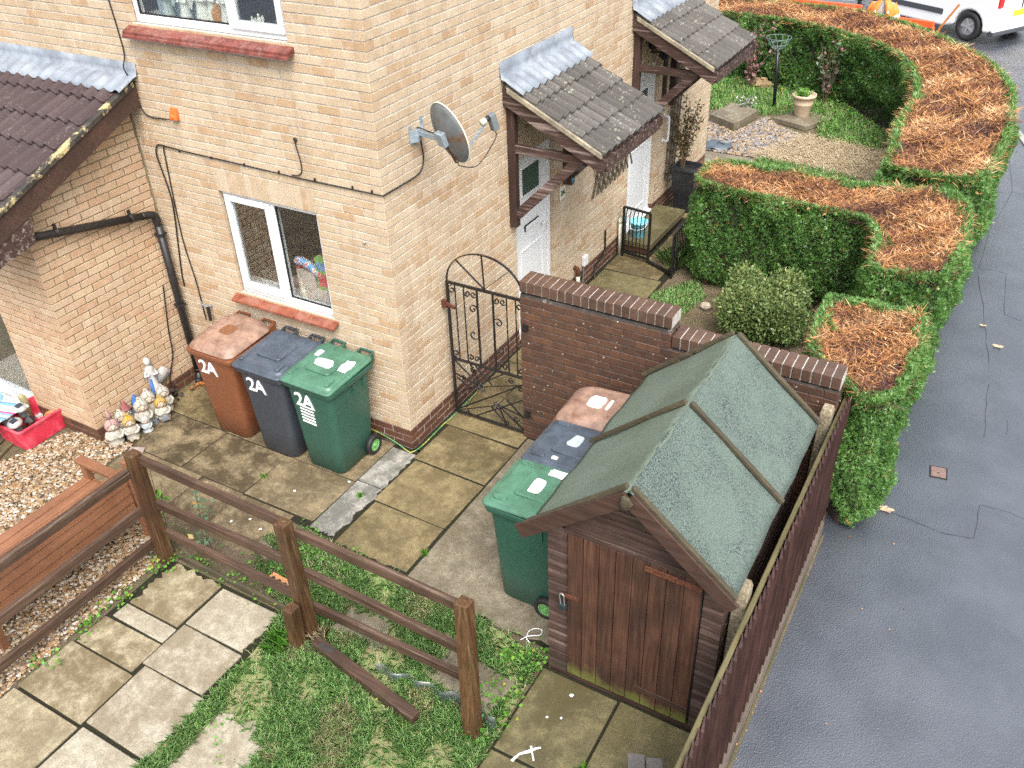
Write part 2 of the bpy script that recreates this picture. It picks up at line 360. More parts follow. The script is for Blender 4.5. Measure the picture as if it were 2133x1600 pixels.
M['cane'] = wood('grey_trellis_lath', (.075, .058, .045), (.13, .105, .085), 'Z', .7)
# ================================================================== brickwork
CH = .075
_bm = {}
def brick_pts(L, H, dep=.1025, c=.003):
    a, b = L/2, H/2
    fr = [(-a+c, 0, -b+c), (a-c, 0, -b+c), (a-c, 0, b-c), (-a+c, 0, b-c)]
    md = [(-a, c, -b), (a, c, -b), (a, c, b), (-a, c, b)]
    bk = [(-a, dep, -b), (a, dep, -b), (a, dep, b), (-a, dep, b)]
    fs = [(0, 1, 2, 3)]
    for i in range(4):
        j = (i+1) % 4; fs += [(i, i+4, j+4, j)]; fs += [(i+4, i+8, j+8, j+4)]
    return fr+md+bk, fs
class Wall:
    """P(u,d,z): u along the face, d depth behind it"""
    def __init__(s, P): s.P = P
    def place(s, u, z, L, H, dj, mesh_key):
        """centre position of a brick's front face and shared mesh"""
        k = (mesh_key, round(L, 3), round(H, 3))
        if k not in _bm:
            vs, fs = brick_pts(L, H); o = Vector(s.P(0, 0, 0)); V = [Vector(s.P(*p))-o for p in vs]
            me = bpy.data.meshes.new('brick'); me.from_pydata([tuple(v) for v in V], [], fs)
            b = bmesh.new(); b.from_mesh(me); bmesh.ops.recalc_face_normals(b, faces=b.faces)
            b.faces.ensure_lookup_table()
            b.to_mesh(me); b.free()
            n = Vector(s.P(0, -1, 0))-o
            if me.polygons[0].normal.dot(n) < 0: me.flip_normals()
            _bm[k] = me
        return _bm[k], Vector(s.P(u, dj, z))
def courses(L, c0, c1, first_full, openings, rev=False, joint=.01, start=0.0):
    """list of (u0,u1,z0,z1) measured from the corner; first_full(course) -> stretcher ('s'), or quoin owned by other wall ('q')"""
    out = []
    for c in range(c0, c1):
        z0, z1 = c*CH+.005, (c+1)*CH-.005; kind = first_full(c)
        u = start if kind == 's' else (start+.1125 if kind == 'q' else start-.1125)
        while u < L:
            a, b = max(u, start), min(u+.215, L); u += .225
            segs = [(a, b)]
            for (o0, o1, p0, p1) in openings:
                if z1 <= p0+.01 or z0 >= p1-.01: continue
                ns = []
                for (x, y) in segs:
                    if y <= o0 or x >= o1: ns.append((x, y))
                    else:
                        if x < o0-.0: ns.append((x, o0))
                        if y > o1: ns.append((o1, y))
                segs = ns
            out += [(x, y, z0, z1) for x, y in segs if y-x > .03]
    return out
def soldiers(u0, u1, z0):
    n = max(1, round((u1-u0)/.075)); p = (u1-u0)/n
    return [(u0+i*p+.005, u0+(i+1)*p-.005, z0+.005, z0+.22) for i in range(n)]
def lay(parts, owner_of, root, joined_name, nmax, plinth, mat_main, mat_plinth):
    """parts: list of (Wall, key, bricks). nmax largest in the picture become objects, the rest one mesh of the root"""
    allb = []
    for wi, (W, key, bl) in enumerate(parts):
        for (a, b, z0, z1) in bl:
            c = W.P((a+b)/2, 0, (z0+z1)/2); pr = project(c); size = -1
            if pr and -20 < pr[0] < 2153 and -20 < pr[1] < 1620:
                e1, e2 = project(W.P(a, 0, z0)), project(W.P(b, 0, z0)); e3 = project(W.P(a, 0, z1))
                if e1 and e2 and e3: size = abs((e2[0]-e1[0])*(e3[1]-e1[1])-(e2[1]-e1[1])*(e3[0]-e1[0]))
            allb.append((size, wi, a, b, z0, z1))
    allb.sort(key=lambda t: -t[0]); V = []; Fc = []; MI = []
    for k, (size, wi, a, b, z0, z1) in enumerate(allb):
        W, key, _ = parts[wi]; dj = random.uniform(-.0015, .0025); pl = (z1 < plinth)
        if k < nmax and size > 0:
            me, pos = W.place((a+b)/2, (z0+z1)/2, b-a, z1-z0, dj, key+('p' if pl else ''))
            if not me.materials: me.materials.append(mat_plinth if pl else mat_main)
            link('brick', me, None, owner_of(wi), loc=pos)
        else:
            vs, fs = brick_pts(b-a, z1-z0); n = len(V); o = Vector(W.P(0, 0, 0))
            V += [tuple(Vector(W.P((a+b)/2+p[0], p[1]+dj, (z0+z1)/2+p[2]))) for p in vs]
            Fc += [tuple(i+n for i in f) for f in fs]; MI += [1 if pl else 0]*len(fs)
    me = bpy.data.meshes.new(joined_name); me.from_pydata(V, [], Fc)
    me.materials.append(mat_main); me.materials.append(mat_plinth); me.polygons.foreach_set('material_index', MI)
    b = bmesh.new(); b.from_mesh(me); bmesh.ops.recalc_face_normals(b, faces=b.faces); b.to_mesh(me); b.free()
    return link(joined_name, me, None, root, kind='stuff')
def backing(mb, P, u0, u1, z0, z1, openings, d0=.006, d1=.1, e=.004):
    ops = [(a-e, b+e, c-e, d+e) for a, b, c, d in openings]
    us = sorted({u0, u1, *[x for o in ops for x in o[:2] if u0 < x < u1]}); zs = sorted({z0, z1, *[x for o in ops for x in o[2:] if z0 < x < z1]})
    for i in range(len(us)-1):
        for j in range(len(zs)-1):
            cu, cz = (us[i]+us[i+1])/2, (zs[j]+zs[j+1])/2
            if any(a < cu < b and c < cz < d for a, b, c, d in ops): continue
            c = [P(u, d, z) for z in (zs[j], zs[j+1]) for (u, d) in ((us[i], d0), (us[i+1], d0), (us[i+1], d1), (us[i], d1))]
            mb.add(c, [(0,3,2,1),(4,5,6,7),(0,1,5,4),(1,2,6,5),(2,3,7,6),(3,0,4,7)])
# ------------------------------------------------------------------ the house
HB = 5.1
house = thing('brick_house', 'buff brick house with brown brick base, white windows and two porch doors', 'house', (-1.5, 2, 0))
WX, WX2 = -.755, -1.925           # lower window jambs
UX, UX2 = -.76, -2.5              # upper window jambs
PA = lambda u, d, z: (-u, d, z)   # wall A: u = distance left of the corner
PB = lambda u, d, z: (-d, u, z)   # wall B: u = distance from the corner along +y
opA = [(-WX, -WX2, 1.275, 2.325), (-WX-.0, -WX2+.0, 2.325, 2.55), (-UX, -UX2, 3.75, 4.875), (2.86, 7, -1, 3.15)]
D1, D2 = (2.13, 2.99), (5.06, 5.98)
opB = [(D1[0], D1[1], .075, 2.175), (D1[0]-.0, D1[1]+.0, 2.175, 2.4), (D2[0], D2[1], .15, 2.25), (D2[0], D2[1], 2.25, 2.475)]
mb = MB(); backing(mb, PA, .1, 6.0, -.15, HB, [opA[0], opA[2], opA[3]]); wallA = mb.build('wall', M['mortar'], house)
mb = MB(); backing(mb, PB, .006, 8.17, -.15, HB, [opB[0], opB[2]]); wallB = mb.build('wall', M['mortar'], house)
bA = courses(6.0, -1, 67, lambda c: 's' if c % 2 == 0 else 'q', opA)+soldiers(-WX, -WX2, 2.325)
bB = courses(8.17, -1, 67, lambda c: 'q' if c % 2 == 0 else 's', opB)+soldiers(D1[0], D1[1], 2.175)+soldiers(D2[0], D2[1], 2.25)
WA, WB = Wall(PA), Wall(PB)
lay([(WA, 'A', bA), (WB, 'B', bB)], lambda wi: wallA if wi == 0 else wallB, house, 'brickwork', 300, .23, M['buff'], M['plinth'])
# rear walls and a plain roof, out of the picture but closing the building
mb = MB(); mb.box(-6, -.1, 8.0, 8.17, -.15, HB); mb.box(-6, -5.9, .1, 8.0, -.15, HB); mb.build('rear_wall', M['mortar'], house)
mb = MB(); mb.extr([(-.25, HB), (8.42, HB), (8.42, HB+.1), (4.08, HB+2.3), (-.25, HB+.1)], lambda a, b: (-6.2, a, b), lambda a, b: (.2, a, b))
M['roofplain'] = simple('dark_roof_tile', (.06, .05, .047), .8, .3, 10, .4)
mb.build('roof', M['roofplain'], house)
# rooms behind the windows
M['room'] = simple('dim_room_paint', (.46, .40, .35), .9, .1, 5, 0)
M['room_up'] = simple('dim_plum_wallpaper', (.13, .07, .085), .9, .2, 30, 0)
def room(x0, x1, y0, y1, z0, z1, mat):
    mb = MB(); t = .04
    mb.box(x0-t, x1+t, y1, y1+t, z0, z1); mb.box(x0-t, x0, y0, y1, z0, z1); mb.box(x1, x1+t, y0, y1, z0, z1)
    mb.box(x0-t, x1+t, y0, y1+t, z0-t, z0); mb.box(x0-t, x1+t, y0, y1+t, z1, z1+t)
    return mb.build('room', mat, house)
room(-2.7, -.3, .115, 2.3, .05, 2.42, M['room']); room(-3.4, -.3, .115, 2.6, 2.75, 5.0, M['room_up'])
M['gap_shade'] = simple('gap_shade_black', (.03, .027, .025), .8, .3, 20, .2)  # near-black colour standing in for shade in gaps, seams and holes
def window(x0, x1, z0, z1, split, sash_left, y=.045):
    """frame between jambs; split = mullion position; a proud opening sash on one side"""
    f = .062; d = .07; mb = MB()
    mb.box(x0+.008, x1-.004, y, y+d, z0, z0+f); mb.box(x0+.008, x1-.004, y, y+d, z1-f*.7, z1-.004)
    mb.box(x0+.008, x0+f*.8, y, y+d, z0+f, z1-f*.7); mb.box(x1-f*.8, x1-.004, y, y+d, z0+f, z1-f*.7)
    mb.box(split-.03, split+.03, y, y+d, z0+f, z1-f*.7)
    wd = mb.build('window', M['upvc'], house, bevel=.004)
    a0, a1 = (x0+f*.55, split-.008) if sash_left else (split+.008, x1-f*.55)
    mb = MB(); s = .062; y0 = y-.022; b0, b1 = z0+f*.75, z1-f*.5
    mb.box(a0, a1, y0, y+.03, b0, b0+s); mb.box(a0, a1, y0, y+.03, b1-s, b1); mb.box(a0, a0+s, y0, y+.03, b0+s, b1-s); mb.box(a1-s, a1, y0, y+.03, b0+s, b1-s)
    mb.build('sash', M['upvc'], wd, bevel=.006)
    mb = MB(); mb.box(a0+s-.01, a1-s+.01, y+.008, y+.014, b0+s-.01, b1-s+.01); mb.build('pane', M['glass'], wd)
    c0, c1 = (split+.03, x1-f*.8) if sash_left else (x0+f*.8, split-.03)
    mb = MB(); mb.box(c0-.01, c1+.01, y+.03, y+.036, z0+f-.01, z1-f*.7+.01); mb.build('pane', M['glass'], wd)
    mb = MB(); mb.box(c0, c1, y+.012, y+.028, z0+f, z0+f+.012); mb.box(c0, c0+.012, y+.012, y+.028, z0+f+.012, z1-f*.7); mb.box(c1-.012, c1, y+.012, y+.028, z0+f+.012, z1-f*.7); mb.build('gasket', M['cable'], wd)
    mb = MB(); mb.box(x0, x0+.008, y+.005, y+.06, z0, z1); mb.build('joint_gap', M['gap_shade'], wd)
    return wd
win1 = window(WX2, WX, 1.275, 2.325, -1.33, True)
win2 = window(UX2, UX, 3.75, 4.875, -1.37, False)
def sill(parent, x0, x1, n, zt, mat, double):
    p = (x1-x0)/n; y0, y1 = -.085, .045; s = .05
    for i in range(n):
        a, b = x0+i*p+.0015, x0+(i+1)*p-.0015; j = random.uniform(-.0008, .0008)
        MB().extr([(y0, zt-.025-s), (y1, zt-.025), (y1, zt), (y0, zt-s)], lambda yy, zz: (a, yy, zz+j), lambda yy, zz: (b, yy, zz+j)).build('sill_tile', mat, parent, bevel=.0015)
        if double:
            MB().extr([(y0-.012, zt-.052-s), (.0, zt-.052-.008), (.0, zt-.028-.008), (y0-.012, zt-.028-s)], lambda yy, zz: (a, yy, zz), lambda yy, zz: (b, yy, zz)).build('sill_tile', mat, parent, bevel=.0015)
sill(win1, -1.985, -.70, 8, 1.268, M['tile_red'], False)
sill(win2, -2.56, -.70, 11, 3.742, M['tile_upper'], True)
# doors in wall B
def front_door(y0, y1, z0, z1, glassy):
    x = -.055; mb = MB(); f = .07
    mb.box(x-.06, x, y0+.004, y0+f, z0, z1-.004); mb.box(x-.06, x, y1-f, y1-.004, z0, z1-.004); mb.box(x-.06, x, y0+f, y1-f, z1-f, z1-.004)
    mb.box(x-.06, x+.01, y0+f, y1-f, z0, z0+.05)
    fr = mb.build('door_frame', M['upvc'], house, bevel=.004)
    a, b, c, d = y0+f+.006, y1-f-.006, z0+.055, z1-f-.006
    X = x-.012
    dr = MB().box(X-.04, X, a, b, c, d).build('door', M['upvc'], house, bevel=.003)
    mid = (a+b)/2
    def mould(p0, p1, q0, q1, t=.018, h=.011):
        mb = MB()
        mb.box(X, X+h, p0, p1, q0, q0+t); mb.box(X, X+h, p0, p1, q1-t, q1); mb.box(X, X+h, p0, p0+t, q0+t, q1-t); mb.box(X, X+h, p1-t, p1, q0+t, q1-t)
        return mb.build('moulding', M['upvc'], dr, bevel=.004)
    if glassy == 1:
        mould(a+.15, b-.15, c+1.55, c+1.88); MB().box(X, X+.004, a+.168, b-.168, c+1.57, c+1.86).build('pane', M['dglass'], dr)
        mould(a+.1, b-.1, c+.2, c+.95); mould(a+.13, b-.13, c+1.38, c+1.44)
    else:
        mould(a+.1, b-.1, c+.12, c+1.0); mould(a+.14, b-.14, c+1.25, c+1.75); MB().box(X, X+.004, a+.158, b-.158, c+1.27, c+1.73).build('pane', M['dglass'], dr)
    if glassy == 1:
        mb = MB(); mb.box(X+.002, X+.018, mid-.14, mid+.14, c+1.16, c+1.21); mb.build('letter_flap', M['upvc'], dr, bevel=.004)
        mb = MB(); mb.box(X, X+.016, mid-.155, mid+.155, c+1.212, c+1.222); mb.box(X, X+.016, mid-.155, mid-.143, c+1.15, c+1.212); mb.build('letterbox', M['cable'], dr)
    mb = MB(); mb.box(X, X+.014, b-.055, b-.025, c+.98, c+1.20); mb.beam((X+.035, b-.04, c+1.11), (X+.035, b-.15, c+1.11), .02, .02); mb.beam((X, b-.04, c+1.11), (X+.04, b-.04, c+1.11), .018, .018)
    mb.build('handle', M['upvc'], dr, bevel=.003)
    MB().box(X-.002, X+.001, a-.004, a+.002, c, d).build('joint_gap', M['gap_shade'], dr)
    return dr
front_door(D1[0], D1[1], .075, 2.175, 1)
front_door(D2[0], D2[1], .15, 2.25, 2)
MB().extr([(-.06, .14), (.09, .10), (.09, .125), (-.06, .17)], lambda a, b: (a, D2[0]+.01, b), lambda a, b: (a, D2[1]-.01, b)).build('threshold', M['upvc'], house, bevel=.003)
# plinth-level bits, wall sign, vent, old screw holes
o = MB().box(.0, .012, 3.10, 3.235, 1.385, 1.535).build('number_plaque', M['cream'], None, bevel=.003); tag(o, 'small cream plaque reading 2A beside the nearer front door', 'sign')
def text(body, size, mat, parent, mw, name='lettering', ext=.0015, offs=0.0, spacing=1.0):
    cu = bpy.data.curves.new(name, 'FONT'); cu.body = body; cu.size = size; cu.extrude = ext; cu.offset = offs; cu.align_x = 'CENTER'; cu.align_y = 'CENTER'; cu.space_character = spacing
    tmp = bpy.data.objects.new('tmp', cu); col.objects.link(tmp)
    me = bpy.data.meshes.new_from_object(tmp.evaluated_get(bpy.context.evaluated_depsgraph_get())); bpy.data.objects.remove(tmp)
    me.materials.clear(); me.materials.append(mat); ob = bpy.data.objects.new(name, me); col.objects.link(ob)
    if parent is not None: ob.parent = parent
    ob.matrix_local = mw
    return ob
def frame(o, ex, ey):
    ex = Vector(ex).normalized(); ey = Vector(ey).normalized(); ez = ex.cross(ey)
    return Matrix(((ex.x, ey.x, ez.x, o[0]), (ex.y, ey.y, ez.y, o[1]), (ex.z, ey.z, ez.z, o[2]), (0, 0, 0, 1)))
text('2A', .085, M['cable'], o, frame((.014, 3.1675, 1.46), (0, 1, 0), (0, 0, 1)), offs=.003)
# ------------------------------------------------------------------ lean-to extension
EX, EY = -2.85, -1.36
ext = thing('brick_extension', 'single-storey pinkish brick lean-to with brown tiled roof beside the bins', 'building', (-4, -.7, 0))
PE = lambda u, d, z: (EX-d, EY+u, z)
PF = lambda u, d, z: (EX-u, EY+d, z)
def roofz(y): return 3.225+.395*y      # underside line of the tiles
opF = [(.93, 4, .05, 2.1)]
mb = MB()
mb.extr([(EY+.006, -.15), (-.001, -.15), (-.001, roofz(0)-.02), (EY+.006, roofz(EY)-.05)], lambda a, b: (EX-.1, a, b), lambda a, b: (EX-.006, a, b))
wallE = mb.build('wall', M['mortar_d'], ext)
mb = MB(); backing(mb, PF, .1, 3.1, -.15, 2.6, opF); wallF = mb.build('wall', M['mortar_d'], ext)
bE = [b for b in courses(-EY, -1, 44, lambda c: 's' if c % 2 == 0 else 'q', []) if b[3] < roofz(EY+(b[0]+b[1])/2)-.01]
bE = [(a, min(b, -EY-.012), c, d) for a, b, c, d in bE if min(b, -EY-.012)-a > .03]
bF = courses(3.1, -1, 34, lambda c: 'q' if c % 2 == 0 else 's', opF)
lay([(Wall(PE), 'E', bE), (Wall(PF), 'F', bF)], lambda wi: wallE if wi == 0 else wallF, ext, 'brickwork', 300, .16, M['pink'], M['plinth'])
MB().box(EX-.02, EX+.012, -.012, -.002, .0, roofz(0)-.05).build('mortar_joint', M['mortar_d'], ext)
# patio door in the extension's front
mb = MB(); x0 = EX-.93; y = EY+.05
for a, b, c, d in ((x0-.09, x0-.004, .054, 2.09), (x0-1.2, x0-1.11, .054, 2.09)): mb.box(a, b, y, y+.07, c, d)
mb.box(x0-1.11, x0-.09, y, y+.07, .054, .17); mb.box(x0-1.11, x0-.09, y, y+.07, 2.0, 2.09)
pd = mb.build('patio_door', M['upvc'], ext, bevel=.004)
MB().box(x0-1.12, x0-.08, y+.03, y+.036, .16, 2.01).build('pane', M['glass'], pd)
MB().box(x0-1.3, x0+.03, EY-.06, EY+.05, .0, .05).build('threshold', M['upvc'], ext, bevel=.004)
mb = MB(); mb.box(x0-1.3, x0+.05, EY+.9, EY+.95, .05, 2.3); mb.box(x0-1.3, x0+.05, EY+.13, EY+.95, .0, .05); mb.box(x0+.05, x0+.1, EY+.13, EY+.95, 0, 2.3); mb.build('room', M['room'], ext)
# ------------------------------------------------------------------ profiled roof tiles
def tilemat(name, c1, c2, lich, amt):
    t = NT(name); p = t.pos(); r = t.rnd()
    c = t.mix(t.noise(p, 30, 6, .7), c1, c2); c = t.mix(t.ramp(r, [(0, 0.0), (1, .35)]), c, tuple(x*.6 for x in c1))
    c = t.mix(t.ramp(t.noise(p, 5, 6, .75), [(.5, 0.0), (.75, .5)]), c, tuple(x*.5 for x in c1))
    blot = t.math('MULTIPLY', t.ramp(t.noise(p, 38, 3, .5), [(.58, 0.0), (.61, 1.0)]), t.ramp(t.noise(p, 4.5, 3), [(.48, 0.0), (.60, 1.0)]))
    c = t.mix(t.math('MULTIPLY', blot, amt), c, lich)
    t.bump(t.noise(p, 150, 5, .8), .5, .003)
    return t.done(c, t.ramp(r, [(0, .5), (1, .75)]), .45)
M['tile_ext'] = tilemat('brown_roof_tile', (.040, .025, .026), (.072, .047, .048), (.30, .30, .25), .16)
M['tile_porch'] = tilemat('grey_roof_tile', (.050, .046, .043), (.096, .087, .078), (.38, .40, .30), .4)
M['verge'] = simple('lichened_verge_mortar', (.25, .22, .16), .9, .4, 14, .6, 90, dirt=((.06, .055, .04), 7, .5, .7))
M['verge_peel'] = simple('peeling_black_verge', (.035, .031, .026), .6, .4, 14, .4, 90, dirt=((.42, .34, .17), 6, .52, .58))
def rolltile_mesh(name, wd, ln, th=.016, lift=.036):
    """two-roll interlocking tile; local x across, y up the slope (0 = lower edge), z off the roof"""
    n = 16; prof = []
    for i in range(n+1):
        u = i/n; ph = (u*2) % 1.0
        h = .044*max(0, math.sin(PI*min(1, ph/.62)))**1.0 if ph < .62 else 0.0
        prof.append((u*wd, h))
    vs = []; fs = []
    for (y, dz) in ((0, lift), (ln, 0)):
        vs += [(x, y, h+dz+th) for x, h in prof]; vs += [(x, y, h+dz-(.012 if y == 0 else 0)) for x, h in prof]
    m = n+1
    for i in range(n):
        fs.append((i, i+1, 2*m+i+1, 2*m+i)); fs.append((m+i+1, m+i, i, i+1)[::1])
    fs.append((0, 2*m, 3*m, m)); fs.append((n, m+n, 3*m+n, 2*m+n))
    me = bpy.data.meshes.new(name); me.from_pydata(vs, [], fs)
    b = bmesh.new(); b.from_mesh(me); bmesh.ops.recalc_face_normals(b, faces=b.faces); b.to_mesh(me); b.free()
    if me.polygons[0].normal.z < 0: me.flip_normals()
    return me
def tiles(parent, org, ux, uy, nx, ny, wd, ln, exp, mat, name='roof_tile'):
    ux, uy = Vector(ux).normalized(), Vector(uy).normalized(); uz = ux.cross(uy)
    me = rolltile_mesh(name, wd, ln); me.materials.append(mat)
    off = -Vector(parent.location) if parent.type == 'EMPTY' else Vector((0, 0, 0))
    for j in range(ny):
        for i in range(nx):
            o = bpy.data.objects.new(name, me); col.objects.link(o); o.parent = parent
            p = Vector(org)+ux*(i*wd)+uy*(j*exp)+uz*random.uniform(-.002, .003)+uy*random.uniform(-.004, .004)
            o.matrix_local = Matrix(((ux.x, uy.x, uz.x, p.x+off.x), (ux.y, uy.y, uz.y, p.y+off.y), (ux.z, uy.z, uz.z, p.z+off.z), (0, 0, 0, 1)))
# extension roof: falls from wall A towards -y
sl = Vector((0, 1, .395)).normalized()
rf = MB().extr([(-1.78, roofz(-1.78)-.05), (0, roofz(0)-.05), (0, roofz(0)), (-1.78, roofz(-1.78))], lambda a, b: (-5.6, a, b), lambda a, b: (-2.68, a, b)).build('roof', M['wood_barge'], ext)
tiles(rf, (-2.70-9*.30, -1.80, roofz(-1.80)+.004), (1, 0, 0), sl, 9, 6, .30, .40, .315, M['tile_ext'])
MB().extr([(-1.80, roofz(-1.80)-.005), (-.05, roofz(-.05)-.005), (-.05, roofz(-.05)+.045), (-1.80, roofz(-1.80)+.045)], lambda a, b: (-2.70, a, b), lambda a, b: (-2.635, a, b)).build('verge_strip', M['verge_peel'], rf, bevel=.006)
MB().extr([(-1.84, roofz(-1.84)-.20), (-.02, roofz(0)-.19), (-.02, roofz(0)-.008), (-1.84, roofz(-1.84)-.008)], lambda a, b: (-2.69, a, b), lambda a, b: (-2.655, a, b)).build('bargeboard', M['wood_barge'], rf, bevel=.003)
MB().extr([(-1.82, roofz(-1.82)-.34), (-1.40, roofz(-1.40)-.42), (-1.36, roofz(-1.36)-.15), (-1.82, roofz(-1.82)-.2)], lambda a, b: (-2.70, a, b), lambda a, b: (-2.66, a, b)).build('boxed_eave_end', M['wood_porch_x'], rf, bevel=.003)
mb = MB(); mb.box(-5.6, -2.72, -1.83, -1.79, roofz(-1.8)-.25, roofz(-1.8)-.02); mb.build('fascia', M['wood_barge'], rf)
def flashing(parent, P, u0, u1, ztop, zj, run, drop, nr, pitch):
    """upstand on the wall plus an apron dressed over the tile rolls; P(u, out, z)"""
    mb = MB(); n = nr*8
    us = [u0+(u1-u0)*i/n for i in range(n+1)]
    rows = [(.006, ztop, 0), (.007, (ztop+zj)/2, 0), (.02, zj+.02, .1), (.05, zj-.002, .6), (run*.6, zj-drop*.6, 1), (run, zj-drop, 1)]
    vs = []; fs = []
    for (o, z, k) in rows:
        for u in us:
            ph = ((u-u0)/pitch*1.0) % 1.0; h = .026*max(0, math.sin(PI*min(1, ph/.62))) if ph < .62 else 0
            vs.append(P(u, o, z+h*k+random.uniform(-.0005, .0005)+.03*(k > 0)*k))
    m = n+1
    for i in range(len(rows)-1):
        for j in range(n): fs.append((i*m+j, i*m+j+1, (i+1)*m+j+1, (i+1)*m+j))
    o = MB().add(vs, fs).build('lead_flashing', M['lead'], parent, smooth=True)
    sm = o.modifiers.new('thick', 'SOLIDIFY'); sm.thickness = .003
    return o
flashing(rf, lambda u, o, z: (u, -o, z), -5.4, -2.61, 3.40, 3.265, .24, .095, 18, .15)
# ------------------------------------------------------------------ porch canopies
def canopy(y0, y1, label):
    zt = 2.98; sl_ = .50; X = 1.04
    c = thing('porch_canopy', label, 'canopy', (0.3, (y0+y1)/2, 2.4), group='tiled porch canopies over the front doors')
    zr = lambda x: zt-sl_*x
    MB().extr([(.0, zr(0)-.03), (X, zr(X)-.03), (X, zr(X)-.005), (.0, zr(0)-.005)], lambda a, b: (a, y0+.03, b), lambda a, b: (a, y1-.03, b)).build('roof_deck', M['wood_barge'], c)
    d = Vector((-1, 0, sl_)).normalized(); nt = 5; wdt = (y1-y0)/nt
    tiles(c, (X+.03, y0, zr(X+.03)+.006), (0, 1, 0), d, nt, 4, wdt, .36, .27, M['tile_porch'])
    # mortar-bedded verge, rafters, fascia
    for yy in (y0, y1):
        s = -1 if yy == y0 else 1
        MB().extr([(.06, zr(.06)-.02), (X+.01, zr(X)-.02), (X+.01, zr(X)+.035), (.06, zr(.06)+.035)], lambda a, b: (a, yy-.022, b), lambda a, b: (a, yy+.022, b)).build('verge_mortar', M['verge'], c, bevel=.008)
        yr = yy-s*.035
        MB().extr([(.0, zr(0)-.17), (X+.0, zr(X)-.17), (X+.05, zr(X)-.10), (X+.05, zr(X)-.035), (.0, zr(0)-.012)], lambda a, b: (a, yr-.028, b), lambda a, b: (a, yr+.028, b)).build('bargeboard', M['wood_porch_x'], c, bevel=.004)
        yb = yy-s*.10
        MB().box(.004, .085, yb-.04, yb+.04, 1.53, zr(.04)-.13).build('wall_post', M['wood_porch'], c, bevel=.005)
        MB().beam((.08, yb, 2.36), (.80, yb, 2.36), .055, .085).build('tie_beam', M['wood_porch_x'], c, bevel=.004)
        MB().beam((.075, yb, 1.66), (.80, yb, 2.38), .06, .10, (1, 0, 1)).build('brace', M['wood_porch_x'], c, bevel=.004)
    MB().box(X+.0, X+.03, y0+.07, y1-.07, zr(X)-.165, zr(X)-.03).build('fascia', M['wood_porch_x'], c, bevel=.004)
    flashing(c, lambda u, o, z: (o, u, z), y0-.03, y1+.03, 3.21, 3.03, .25, .125, nt*2, wdt/2)
    return c
canopy(1.93, 3.38, 'grey tiled porch canopy over the nearer white door, beside the satellite dish')
canopy(4.99, 6.50, 'grey tiled porch canopy over the farther white door, beside the hedge garden')
# ================================================================== the ground
def asphalt(name):
    t = NT(name); p = t.pos()
    n = t.noise(p, 150, 4, .7); big = t.noise(p, 1.3, 5, .6); v = t.voro(p, 90)
    c = t.mix(t.ramp(n, [(.35, 0.0), (.65, 1.0)]), (.017, .021, .029), (.044, .052, .068))
    c = t.mix(t.ramp(big, [(.42, 0.0), (.62, .6)]), c, (.066, .074, .092))
    c = t.mix(t.ramp(t.noise(p, 420, 2), [(.66, 0.0), (.72, .35)]), c, (.2, .2, .21))
    cr = t.ramp(t.noise(p, .9, 4), [(.4, .12), (.62, .30)])
    t.bump(t.mix(.5, v, t.noise(p, 75, 5, .75)), .75, .007)
    m = t.done(c, .5, .5); b = t.b.inputs
    b['Coat Weight'].default_value = 1.0; b['Coat IOR'].default_value = 2.0; t.l.new(cr, b['Coat Roughness'])
    t.l.new(b['Normal'].links[0].from_socket, b['Coat Normal']); return m
M['asphalt'] = asphalt('wet_asphalt')
def soil(name, c1, c2, c3):
    t = NT(name); p = t.pos()
    c = t.mix(t.noise(p, 40, 7, .75), c1, c2); c = t.mix(t.ramp(t.noise(p, 3, 5), [(.4, 0.0), (.65, .8)]), c, c3)
    t.bump(t.noise(p, 60, 7, .8), 1.0, .02); return t.done(c, .8, .3)
M['soil'] = soil('bare_soil', (.11, .082, .055), (.20, .155, .105), (.075, .078, .03))
M['joint'] = soil('mossy_joint_soil', (.012, .01, .006), (.026, .022, .012), (.02, .024, .008))
M['soil_straw'] = soil('strawy_soil', (.28, .21, .12), (.42, .34, .22), (.16, .12, .07))
M['gravel_bed'] = soil('gravel_bed', (.10, .07, .04), (.16, .115, .07), (.07, .05, .035))
def sheet(name, poly, z, mat, th=.0, kind='structure', parent=None):
    me = bpy.data.meshes.new(name); me.from_pydata([(x, y, z) for x, y in poly], [], [tuple(range(len(poly)))])
    o = link(name, me, mat, parent)
    if kind: o['kind'] = kind
    return o
road = sheet('road', [(-120, -60), (120, -60), (120, 160), (-120, 160)], -.11, M['asphalt'])
# pavement: beside the fence and hedge, round the corner behind the garden
curve_o = [(4.35, 11.4), (4.05, 12.3), (3.3, 13.3), (2.2, 14.1), (.9, 14.7), (-.8, 15.1), (-12, 15.4)]
curve_i = [(-12, 13.6), (-.7, 13.4), (.8, 13.1), (2.0, 12.2), (3.1, 11.0), (3.78, 9.6), (3.85, 8.2), (3.74, 5), (3.74, -9)]
pave_poly = [(6.2, -9), (6.2, 3), (5.5, 7), (4.8, 9.9)]+curve_o+curve_i
pv = bpy.data.meshes.new('pavement')
mbp = MB().prism(pave_poly[::-1] if False else pave_poly, -.13, -.004); pavement = mbp.build('pavement', M['asphalt'], None); pavement['kind'] = 'structure'
M['kerb'] = slabmat('kerb_concrete', (.38, .37, .35), (.45, .44, .42), (.2, .19, .18), .6)
kl = [(6.25, 3), (5.55, 7), (4.85, 9.9)]+[(x+.07, y+.03) for x, y in curve_o[:3]]+[(x+.03, y+.09) for x, y in curve_o[3:]]
kp = catmull([(x, y, 0) for x, y in kl], 10); kb = None
kroot = thing('kerb', 'pale concrete kerb along the pavement edge by the road', 'kerb', (5, 8, 0))
acc = 0; st = kp[0]
